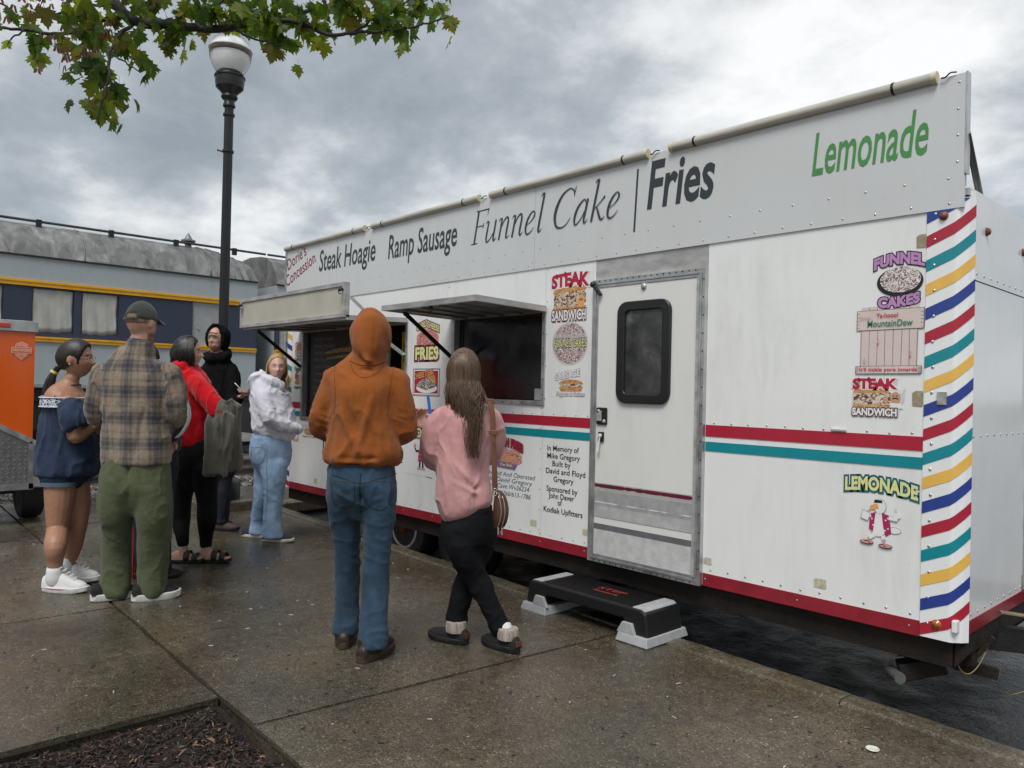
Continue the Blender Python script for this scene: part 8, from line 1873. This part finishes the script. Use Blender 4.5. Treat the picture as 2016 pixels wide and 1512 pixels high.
mb = MB(); add_path(mb, P['band'], n=40, k=3, round_ends=False); o = mb.build('embroidered_band', bandmat(), None, smooth=40); o.parent = R_
for dz in (-.002, .062):
    z = P['band'][0][2] + dz; c = P['band'][0]; mb = MB(); mb.tube([(c[0] + .151 * math.cos(a), c[1] + .194 * math.sin(a), z) for a in np.linspace(0, 2 * PI, 41)], .004, 6); e_ = mb.build('band_trim', mat('band_white', (.6, .62, .66), .8), None, smooth=True); e_.parent = o
SH = mat('denim_shorts', (.016, .026, .05), .8, var=.3, vscale=8, bump=.35, bscale=300, spec=.2)
sh_, _ = garment('shorts', P['low'], SH, R_, drape=.006, crease=.008, seed=9)
for c in P['cuffs']: mb = MB(); add_path(mb, c, n=28, k=3, round_ends=False); o = mb.build('cuff', mat('shorts_cuff', (.085, .13, .19), .85, var=.2, vscale=12), None, smooth=40); o.parent = sh_
HK = hairmat('black_hair', (.004, .0035, .003), (.022, .017, .013), .42)
shell('hair', HM, lambda D: np.clip(sstep(-.48, -.20, D[:, 2] + .35 * np.clip(-D[:, 1], 0, 1)) * sstep(.62, .38, D[:, 1] - .30 * np.clip(D[:, 2], -.4, 1)), 0, 1) * (1 - .9 * np.exp(-((np.abs(D[:, 0]) - .98) / .25) ** 2 - ((D[:, 2] + .1) / .24) ** 2 - ((D[:, 1] - .1) / .3) ** 2)), (1.14, 1.24, 1.12), HK, R_, bumpy=.012, seed=6)
rg = random.Random(25); pl = []; pn = P['pony']
for i in range(170):
    a = rg.uniform(0, 2 * PI); r = rg.uniform(0, .028); pth = []
    for j, q in enumerate(pn):
        k = (.8, .7, 1.1, 1.35, 1.2, .7)[j]; pth.append((q[0] + r * k * math.cos(a) + rg.gauss(0, .003), q[1] + r * k * math.sin(a), q[2] + rg.gauss(0, .004) - (rg.uniform(-.03, .06) if j == len(pn) - 1 else 0)))
    pl.append(pth)
locks('ponytail', pl, HK, R_, .0042, 4)
mb = MB(); q = Vector(pn[1]); d_ = (Vector(pn[2]) - Vector(pn[0])).normalized(); mb.tube([tuple(q - d_ * .009), tuple(q + d_ * .009)], .027, 14); o = mb.build('hair_tie', mat('tie_yellow', (.6, .55, .12), .6), None, smooth=40); o.parent = R_
mb = MB(); add_path(mb, P['choker'], n=20, k=2, round_ends=False); 
mb2 = MB(); c = P['neck'][0]; mb2.tube([(c[0] + .012 + .064 * math.cos(a), c[1] + .064 * math.sin(a), c[2] + .035 + .012 * math.cos(a)) for a in np.linspace(0, 2 * PI, 25)], .004, 6); o = mb2.build('cord_necklace', mat('cord_black', (.01, .01, .01), .7), None, smooth=True); o.parent = R_
gls = MB()
for s in (-1, 1): gls.tube([tuple(HM @ Vector((s * .033 + .022 * math.cos(a), .094, .004 + .017 * math.sin(a)))) for a in np.linspace(0, 2 * PI, 15)], .0016, 5); gls.tube([tuple(HM @ Vector((s * .056, .092, .008))), tuple(HM @ Vector((s * .078, .0, .01)))], .0016, 5)
o = gls.build('glasses', mat('glasses_clear', (.5, .5, .5), .2, .4), None, smooth=True); o.parent = R_
for s in (-1, 1): mb = MB(); mb.ball(tuple(HM @ Vector((s * .087, -.004, -.036))), .005, 8, 6); o = mb.build('earring', mat('pearl', (.75, .72, .65), .2), None, smooth=True); o.parent = R_
WC = mat('white_canvas', (.66, .66, .66), .8, var=.1, vscale=14, bump=.3, bscale=300)
for s in P['shoes']:
    u, M_ = shoe(R_, s[0], s[1], s[2], (WC, WSO, HIGH, .032, 'high_top_shoe'), .315, .105)
    mb = MB(); mb.lathe([(.046, .05), (.057, .075), (.057, .10), (.055, .135), (.052, .165), (.047, .17), (.036, .168)], tuple(M_ @ Vector((0, -.078, 0))), 18); c = mb.build('ankle_collar', WC, None, smooth=50); c.parent = u
    ls = MB()
    for k in range(5):
        t = -.03 + k * .024; zz = .175 - k * .018; ls.tube([tuple(M_ @ Vector((-.026, t, zz - .012))), tuple(M_ @ Vector((0, t + .012, zz))), tuple(M_ @ Vector((.026, t, zz - .012)))], .0035, 5)
    c = ls.build('laces', mat('lace_white', (.75, .75, .74), .8), None, smooth=True); c.parent = u; c['kind'] = 'stuff'
    ln = MB(); ln.tube([tuple(M_ @ Vector((.0565 * math.cos(a), .1625 * math.sin(a), .028))) for a in np.linspace(0, 2 * PI, 33)], .0022, 5); c = ln.build('sole_line', mat('line_red', (.35, .03, .03), .6), None, smooth=True); c.parent = u

# ---------------------------------------------------------------- man in the plaid shirt
P, R_ = person('plaid', 'man with his back turned in a tan plaid shirt, cap and baggy green trousers')
b_o, HM = body(P, R_, (.56, .32, .25), (.45, .2, .18), (.12, .06, .03), beard=(.16, .07, .035), vox=.008)
def plaidmat():
    m, t, b, nd, vec = nodes_of('plaid_flannel'); at = nd('ShaderNodeAttribute'); at.attribute_name = 'weave'
    sp_ = nd('ShaderNodeSeparateXYZ'); t.links.new(at.outputs['Vector'], sp_.inputs[0])
    def stripes(src, per, ph):
        a = nd('ShaderNodeMath', operation='MULTIPLY_ADD'); a.inputs[1].default_value = 1 / per; a.inputs[2].default_value = ph; t.links.new(src, a.inputs[0])
        fr = nd('ShaderNodeMath', operation='FRACT'); t.links.new(a.outputs[0], fr.inputs[0]); return fr.outputs[0]
    st = [(0, (.0, .0, .0)), (.08, (.05, .05, .05)), (.16, (.75, .75, .75)), (.24, (.45, .45, .45)), (.30, (.95, .95, .95)), (.40, (.95, .95, .95)), (.46, (.5, .5, .5)), (.54, (.8, .8, .8)), (.62, (.1, .1, .1)), (.72, (.0, .0, .0)), (.80, (.35, .35, .35)), (.86, (.0, .0, .0)), (1, (0, 0, 0))]
    s1 = ramp(t, nd, stripes(sp_.outputs[0], .155, .30), st); s2 = ramp(t, nd, stripes(sp_.outputs[1], .168, .1), st)
    mx_ = nd('ShaderNodeMix', data_type='RGBA', blend_type='MIX'); mx_.inputs[0].default_value = .5; t.links.new(s1, mx_.inputs[6]); t.links.new(s2, mx_.inputs[7])
    c = ramp(t, nd, mx_.outputs[2], [(0, (.275, .215, .16)), (.25, (.21, .168, .13)), (.5, (.118, .104, .094)), (.75, (.064, .063, .070)), (1, (.030, .034, .048))])
    n_ = noise(t, nd, vec, 55, 4, .6); c = mixc(t, nd, 1.0, c, ramp(t, nd, n_, [(.3, (.8, .8, .8)), (.7, (1.2, 1.2, 1.2))]), 'MULTIPLY')
    t.links.new(c, b.inputs['Base Color']); b.inputs['Roughness'].default_value = .85; b.inputs['Sheen Weight'].default_value = .2; b.inputs['Specular IOR Level'].default_value = .2
    t.links.new(bumpn(t, nd, noise(t, nd, vec, 380, 3), .3, .004), b.inputs['Normal']); return m
def collar(mb):
    c = P['top']['torso'][-1]; add_path(mb, [(c[0], c[1], c[2] - .05, .09, .09), (c[0], c[1], c[2] - .028, .080, .082)], n=20, k=2)
so_, SV = garment('plaid_shirt', P['top'], plaidmat(), R_, drape=.009, freq=(8, 8, 3), crease=.006, seed=10, extra=collar, folds=[((-.2, -.12, 1.45), (.2, -.12, 1.45), .008, -.006), ((-.16, -.13, 1.4), (-.1, -.16, 1.05), .02, .009), ((.18, -.13, 1.38), (.12, -.16, 1.0), .02, .010), ((.02, -.14, 1.42), (.0, -.16, 1.0), .02, .008), ((.10, -.14, 1.3), (.05, -.16, .95), .016, -.008)], ring=[(P['top']['armL'][3][:3], .12, 140, .006), (P['top']['armR'][3][:3], .12, 140, .006)])
tc_ = np.array([q[:3] for q in P['top']['torso']]); W_ = np.zeros((len(SV), 3)); best = np.full(len(SV), 9.0)
for nm_, pa in P['top'].items():
    pts_ = np.array([q for q in catmull(pa, 6)]); dl = np.concatenate([[0], np.cumsum(np.linalg.norm(np.diff(pts_[:, :3], axis=0), axis=1))])
    D_ = np.linalg.norm(SV[:, None, :] - pts_[None, :, :3], axis=2) / pts_[None, :, 3]; k_ = D_.argmin(1); dm_ = D_[np.arange(len(SV)), k_]
    sel = dm_ < best * (1.0 if nm_ == 'torso' else .92); best[sel] = dm_[sel]
    rel = SV - pts_[k_, :3]
    if nm_ == 'torso': W_[sel, 0] = (np.arctan2(rel[:, 0], -rel[:, 1] + .05) * .19)[sel]; W_[sel, 1] = SV[sel, 2]
    else: W_[sel, 0] = (np.arctan2(rel[:, 0], -rel[:, 1]) * .075)[sel] + .03; W_[sel, 1] = 1.45 - dl[k_][sel]
at = so_.data.attributes.new('weave', 'FLOAT_VECTOR', 'POINT'); at.data.foreach_set('vector', W_.ravel())
OL = mat('olive_corduroy', (.092, .108, .058), .9, var=.15, vscale=5, bump=.5, bscale=260, spec=.15, stretch=(1, 1, .12), sheen=.1, wr=(7, .35, .03, (.8, .8, 1.0)))
garment('trousers', P['low'], OL, R_, drape=.010, freq=(8, 8, 3), crease=.010, cfreq=(8, 8, 6), seed=11, folds=[((.01, -.16, .95), (.01, -.14, .70), .010, -.015)], ring=[(P['low']['legL'][5][:3], .13, 90, .009), (P['low']['legR'][5][:3], .13, 90, .009), (P['low']['legL'][2][:3], .15, 60, .005), (P['low']['legR'][2][:3], .15, 60, .005)])
BSH = mat('black_mesh_shoe', (.007, .007, .008), .75, var=.2, bump=.4, bscale=350)
for s in P['shoes']: shoe(R_, s[0], s[1], s[2], (BSH, WSO, LOWSHOE, .042, 'sneaker'), .30, .108)
shell('hair', HM, lambda D: np.clip(sstep(-.30, -.05, D[:, 2]) * sstep(.4, .1, D[:, 1]), 0, 1), 1.015, hairmat('cropped_hair', (.12, .07, .045), (.32, .20, .14), .7), R_)
CAPM = cloth('cap_twill', (.055, .062, .05), .85, bump=.4)
cp_ = shell('cap', HM, lambda D: sstep(.07, .12, D[:, 2] + .06 * D[:, 1]) * (1 - sstep(.40, .34, D[:, 2]) * sstep(-.80, -.86, D[:, 1] - .12 * (D[:, 2] > .25)) * sstep(.46, .38, np.abs(D[:, 0]))), (1.13, 1.10, 1.10), CAPM, R_, inn=.9)
mb = MB(); mb.tube([tuple(HM @ Vector((math.sin(a) * .0865, -math.cos(a) * .111, .014 + .003 * abs(a)))) for a in np.linspace(-.62, .62, 13)], [(.009, .003)] * 13, 8); o = mb.build('strap', CAPM, None, smooth=40); o.parent = cp_
mb = MB(); vs = []; fs = []
for j in range(6):
    for i in range(13): a = RAD(-62 + 124 * i / 12); r = .085 + .056 * j / 5 * math.cos(a) ** .6; vs.append(tuple(HM @ Vector((math.sin(a) * r * (.95 if j else 1), math.cos(a) * (r + .018), .026 - .03 * (j / 5) - .012 * (math.sin(a) ** 2) * j / 5))))
for j in range(5):
    for i in range(12): q = j * 13 + i; fs.append((q, q + 13, q + 14, q + 1))
mb.add(vs, fs); o = mb.build('cap_brim', CAPM, None, smooth=True); o.parent = cp_; sm = o.modifiers.new('s', 'SOLIDIFY'); sm.thickness = .004
mb = MB(); mb.ball(tuple(HM @ Vector((0, .0, .131))), .008, 10, 6, (1, 1, .5)); o = mb.build('cap_button', CAPM, None, smooth=True); o.parent = cp_

# ---------------------------------------------------------------- person mostly hidden behind the plaid shirt
P, R_ = person('hid', 'person in a dark track jacket with white sleeve stripes behind the man in plaid')
b_o, HM = body(P, R_, (.36, .2, .14), (.3, .12, .1), (.03, .02, .015))
TJ = cloth('charcoal_track', (.03, .032, .036), .7)
tj, TV = garment('track_jacket', P['top'], TJ, R_, drape=.008, crease=.008, seed=12)
for k in (-1, 0, 1):
    pa = P['top']['armR']; mb = MB(); mb.tube([tuple(Vector(q[:3]) + Vector((q[3] * .93 * math.cos(.15), -q[3] * .5 + k * .022, .0)) + Vector((.005, -.004, 0))) for q in catmull(pa[:5], 4)], [(.004, .006)] * (4 * 4 + 1), 6, wdir=(1, 0, 0)); o = mb.build('sleeve_stripe', mat('stripe_white', (.72, .72, .72), .6), None, smooth=True); o.parent = tj
garment('jeans', P['low'], mat('indigo_denim', (.010, .014, .025), .8, var=.3, bump=.4, bscale=300), R_, drape=.006, crease=.008, seed=13)
for s in P['shoes']: shoe(R_, s[0], s[1], s[2], (BSH, BLS, LOWSHOE, .03, 'shoe'), .28, .1)
shell('cap', HM, lambda D: sstep(.0, .06, D[:, 2]), (1.12, 1.1, 1.1), mat('black_cap', (.012, .012, .013), .8, bump=.3, bscale=300), R_, inn=.9)
mb = MB(); add_path(mb, [(*(HM @ Vector((0, .08, .012))), .055, .055), (*(HM @ Vector((0, .13, .006))), .05, .05)], n=16, k=2); ev = None
mb = MB(); vs = []; fs = []
for j in range(4):
    for i in range(9): a = RAD(-60 + 120 * i / 8); r = .085 + .06 * j / 3; vs.append(tuple(HM @ Vector((math.sin(a) * r, math.cos(a) * (r + .015), .02 - .012 * j / 3))))
for j in range(3):
    for i in range(8): q = j * 9 + i; fs.append((q, q + 9, q + 10, q + 1))
mb.add(vs, fs); o = mb.build('cap_brim', MATS['black_cap'], None, smooth=True); o.parent = R_; sm = o.modifiers.new('s', 'SOLIDIFY'); sm.thickness = .004
ub = P['umb']; um_ = thing('umbrella', 'closed red and white umbrella standing behind the green trousers', 'umbrella', tuple(world_of(R_) @ Vector(ub[0][:3])), VIEW_ROT); u0 = Vector(ub[0][:3])
mb = MB(); n = 16; vs = []; fs = []
d1 = Vector(ub[2][:3]) - u0; Lu = d1.length; d1.normalize(); ux = Vector((1, 0, 0)); ux = (ux - d1 * ux.dot(d1)).normalized(); uy = d1.cross(ux)
prof = [(.010, .02), (.026, .12), (.034, .3), (.036, .5), (.03, .62)]
for h, r in [(b, a) for a, b in prof]:
    for k in range(n): a = 2 * PI * k / n; rr = r * (1 if k % 2 else .7); vs.append(tuple(d1 * h + ux * rr * math.cos(a + h * 2) + uy * rr * math.sin(a + h * 2)))
for j in range(len(prof) - 1):
    for k in range(n): q = j * n + k; q2 = j * n + (k + 1) % n; fs.append((q, q2, q2 + n, q + n))
for i, f in enumerate(fs): mb.m = 1 if (i % n) in (2, 9) else 0; mb.f.append(f); mb.mi.append(mb.m)
mb.v = vs; o = mb.build('canopy', [mat('umbrella_red', (.26, .012, .03), .6, var=.15), mat('umbrella_white', (.6, .58, .58), .6)], None, smooth=30); o.parent = um_
mb = MB(); mb.tube([(0, 0, 0), tuple(d1 * .8)], .006, 8); mb.tube([tuple(d1 * .0), tuple(d1 * .05)], .009, 8); o = mb.build('shaft', STEEL_B, None, smooth=40); o.parent = um_

# ---------------------------------------------------------------- woman in the red hoodie
P, R_ = person('red', 'dark-haired woman in a bright red hoodie, black leggings and sandals, jacket over her arm')
b_o, HM = body(P, R_, (.55, .32, .24), (.45, .16, .14), (.03, .02, .015), vox=.0075, eyes=('dark', (.03, .02, .015)), hide=.85)
RH = mat('red_fleece', (.56, .004, .010), .85, var=.1, vscale=5, bump=.3, bscale=380, sheen=.2, spec=.15, wr=(7, .6, .04, (1, 1, .4)))
garment('hoodie', P['top'], RH, R_, drape=.010, freq=(8, 8, 4), crease=.008, seed=14, folds=[((P['top']['armN'][0][0] - .1, -.18, 1.36), (P['top']['armN'][2][0] - .06, -.27, 1.16), .02, -.012)], ring=[(P['top']['armN'][3][:3], .13, 110, .008), (P['top']['hood'][1][:3], .09, 90, .006)])
garment('leggings', P['low'], cloth('black_leggings', (.004, .004, .0045), .7, sheen=.0), R_, drape=.003, crease=.003, fine=0, seed=15)
shell('hair', HM, lambda D: np.clip(sstep(-.8, -.5, D[:, 2]) * sstep(.60, .34, D[:, 1] - .34 * np.clip(D[:, 2], -.3, 1)), 0, 1), (1.22, 1.16, 1.12), HK, R_, bumpy=.03, seed=9)
rg = random.Random(35); pl = []; A = HM
for i in range(480):
    az = rg.uniform(PI * .90, PI * 2.10); x0 = math.cos(az) * .085; y0 = math.sin(az) * .105; side = abs(x0) / .085
    tp = A @ Vector((x0 * .5, .03 + y0 * .5, .122)); a = A @ Vector((x0 * 1.18, y0 * 1.05 + .02 * side, .03)); b = A @ Vector((x0 * 1.3 + rg.gauss(0, .006), y0 * 1.1 + .03 * side, -.05)); ln = rg.uniform(.10, .15)
    en = A @ Vector((x0 * 1.15 + rg.gauss(0, .012), y0 * .9 + .03 * side + rg.gauss(0, .012), -ln)); pl.append([tp, a, b, en])
locks('hair_strands', pl, HK, R_, .0036, 4)
SND = mat('sandal_black', (.011, .011, .011), .55, var=.2)
SKF = flat('skin_foot', (.52, .29, .21), .5)
for s in P['shoes']:
    M_ = Matrix.Translation((s[0], s[1], 0)) @ Matrix.Rotation(RAD(s[2]), 4, 'Z'); T3 = lambda v: tuple(M_ @ Vector(v))
    so, _m = shoe(R_, s[0], s[1], s[2], (SKF, SND, [(-.5, .03), (-.46, .05), (-.3, .075), (-.12, .085), (.0, .07), (.15, .048), (.3, .03), (.42, .022), (.47, .01)], .026, 'foot'), .275, .098)
    for t0, t1, h in ((-.01, .035, .068), (.055, .10, .048)):
        mb = MB(); vs = []; fs = []
        for y in (t0, t1):
            for i in range(11): a = PI * i / 10; vs.append(T3((math.cos(a) * .053, y, .022 + (h + .012) * math.sin(a) ** .8)))
        fs = [(i, i + 1, i + 12, i + 11) for i in range(10)]; mb.add(vs, fs); o = mb.build('sandal_strap', SND, None, smooth=True); o.parent = R_; sm = o.modifiers.new('s', 'SOLIDIFY'); sm.thickness = .005; sm.offset = 1
    for k in range(5):
        mb = MB(); mb.ball(T3((-.034 + k * .017, .118 - .006 * abs(k - 1), .036)), .0095, 8, 6, (1, 1.2, .9)); o = mb.build('toe', SKF, None, smooth=True); o.parent = so
JK = cloth('olive_fleece_jacket', (.145, .137, .11), .9, vscale=4)
jk = thing('jacket', 'olive grey jacket draped over the forearm of the woman in red', 'jacket', tuple(world_of(R_) @ Vector(P['jacket']['a'][0][:3])), VIEW_ROT); jo = P['jacket']['a'][0]
JP = {k: [(q[0] - jo[0], q[1] - jo[1], q[2] - jo[2], q[3], q[4]) for q in v] for k, v in P['jacket'].items()}
garment('cloth', JP, JK, jk, it=3, drape=.016, freq=(20, 20, 1.0), crease=.022, cfreq=(17, 17, 1.2), seed=16)

# ---------------------------------------------------------------- man in the black hoodie
P, R_ = person('black', 'man in a black hoodie with its hood up beside the lamp post, holding food')
b_o, HM = body(P, R_, (.50, .29, .22), (.4, .18, .16), (.05, .03, .02), vox=.0075, eyes=('blue', (.04, .05, .06)), beard=(.36, .20, .15))
BH = mat('black_fleece', (.005, .005, .006), .9, var=.25, vscale=5, bump=.35, bscale=380, sheen=.0, spec=.12, wr=(7, .6, .04, (1, 1, .4)))
def hoodrim(mb):
    h = HM; pts = [(*(h @ Vector((.094 * math.cos(a), .035 - .01 * math.sin(a), .018 + .122 * math.sin(a)))), .019, .026) for a in np.linspace(-.9, PI + .9, 16)]; add_path(mb, pts, n=10, k=2)
    mb.ball(tuple(h @ Vector((0, -.04, .012))), .122, 20, 14, (.93, .95, 1.10))
    pts = [(*(h @ Vector((.098 * math.cos(a), -.01 + .085 * math.sin(a), -.155 - .035 * math.sin(a)))), .045, .04) for a in np.linspace(0, 2 * PI, 17)]; add_path(mb, pts, n=12, k=2)
def facecut(V):
    L = xf(HM.inverted(), V); w = (L[:, 1] > .03) & (np.abs(L[:, 0]) < .068) & (L[:, 2] > -.125) & (L[:, 2] < .052)
    L[w, 1] = np.minimum(L[w, 1], .02); return xf(HM, L)
TP = {k: v for k, v in P['top'].items() if k != 'hood'}
garment('hoodie', TP, BH, R_, drape=.008, crease=.008, seed=17, extra=hoodrim, cut=facecut)
mb = MB(); mb.tube([tuple(HM @ Vector((.062 * math.sin(a), .082 + .03 * math.cos(a), .052 - .01 * (1 - math.cos(a))))) for a in np.linspace(-1.2, 1.2, 11)], [(.005, .014)] * 11, 8, wdir=(0, 0, 1)); o = mb.build('cap_brim', MATS['black_cap'], None, smooth=True); o.parent = R_
garment('jeans', P['low'], MATS['indigo_denim'], R_, drape=.006, crease=.008, seed=18)
for s in P['shoes']: shoe(R_, s[0], s[1], s[2], (mat('brown_suede', (.06, .04, .028), .8, var=.3), BLS, LOWSHOE, .03, 'shoe'), .30, .11, z=0)
ft = thing('food_tray', 'small checked paper food tray in the hand of the man in black', 'tray', tuple(world_of(R_) @ (Vector(P['hands'][0][1]) + Vector((.02, -.05, .02)))), VIEW_ROT)
mb = MB(); tap(mb, -.055, .055, -.04, .04, .035, 0, .014, .012); o = mb.build('tray', mat('tray_paper', (.62, .45, .42), .7, var=.3, vscale=70), None, bevel=.003); o.parent = ft
mb = MB(); mb.tube([(-.03, 0, .03), (-.085, -.02, .09)], .004, 6); o = mb.build('fork', mat('fork_white', (.75, .75, .75), .4), None, smooth=True); o.parent = ft
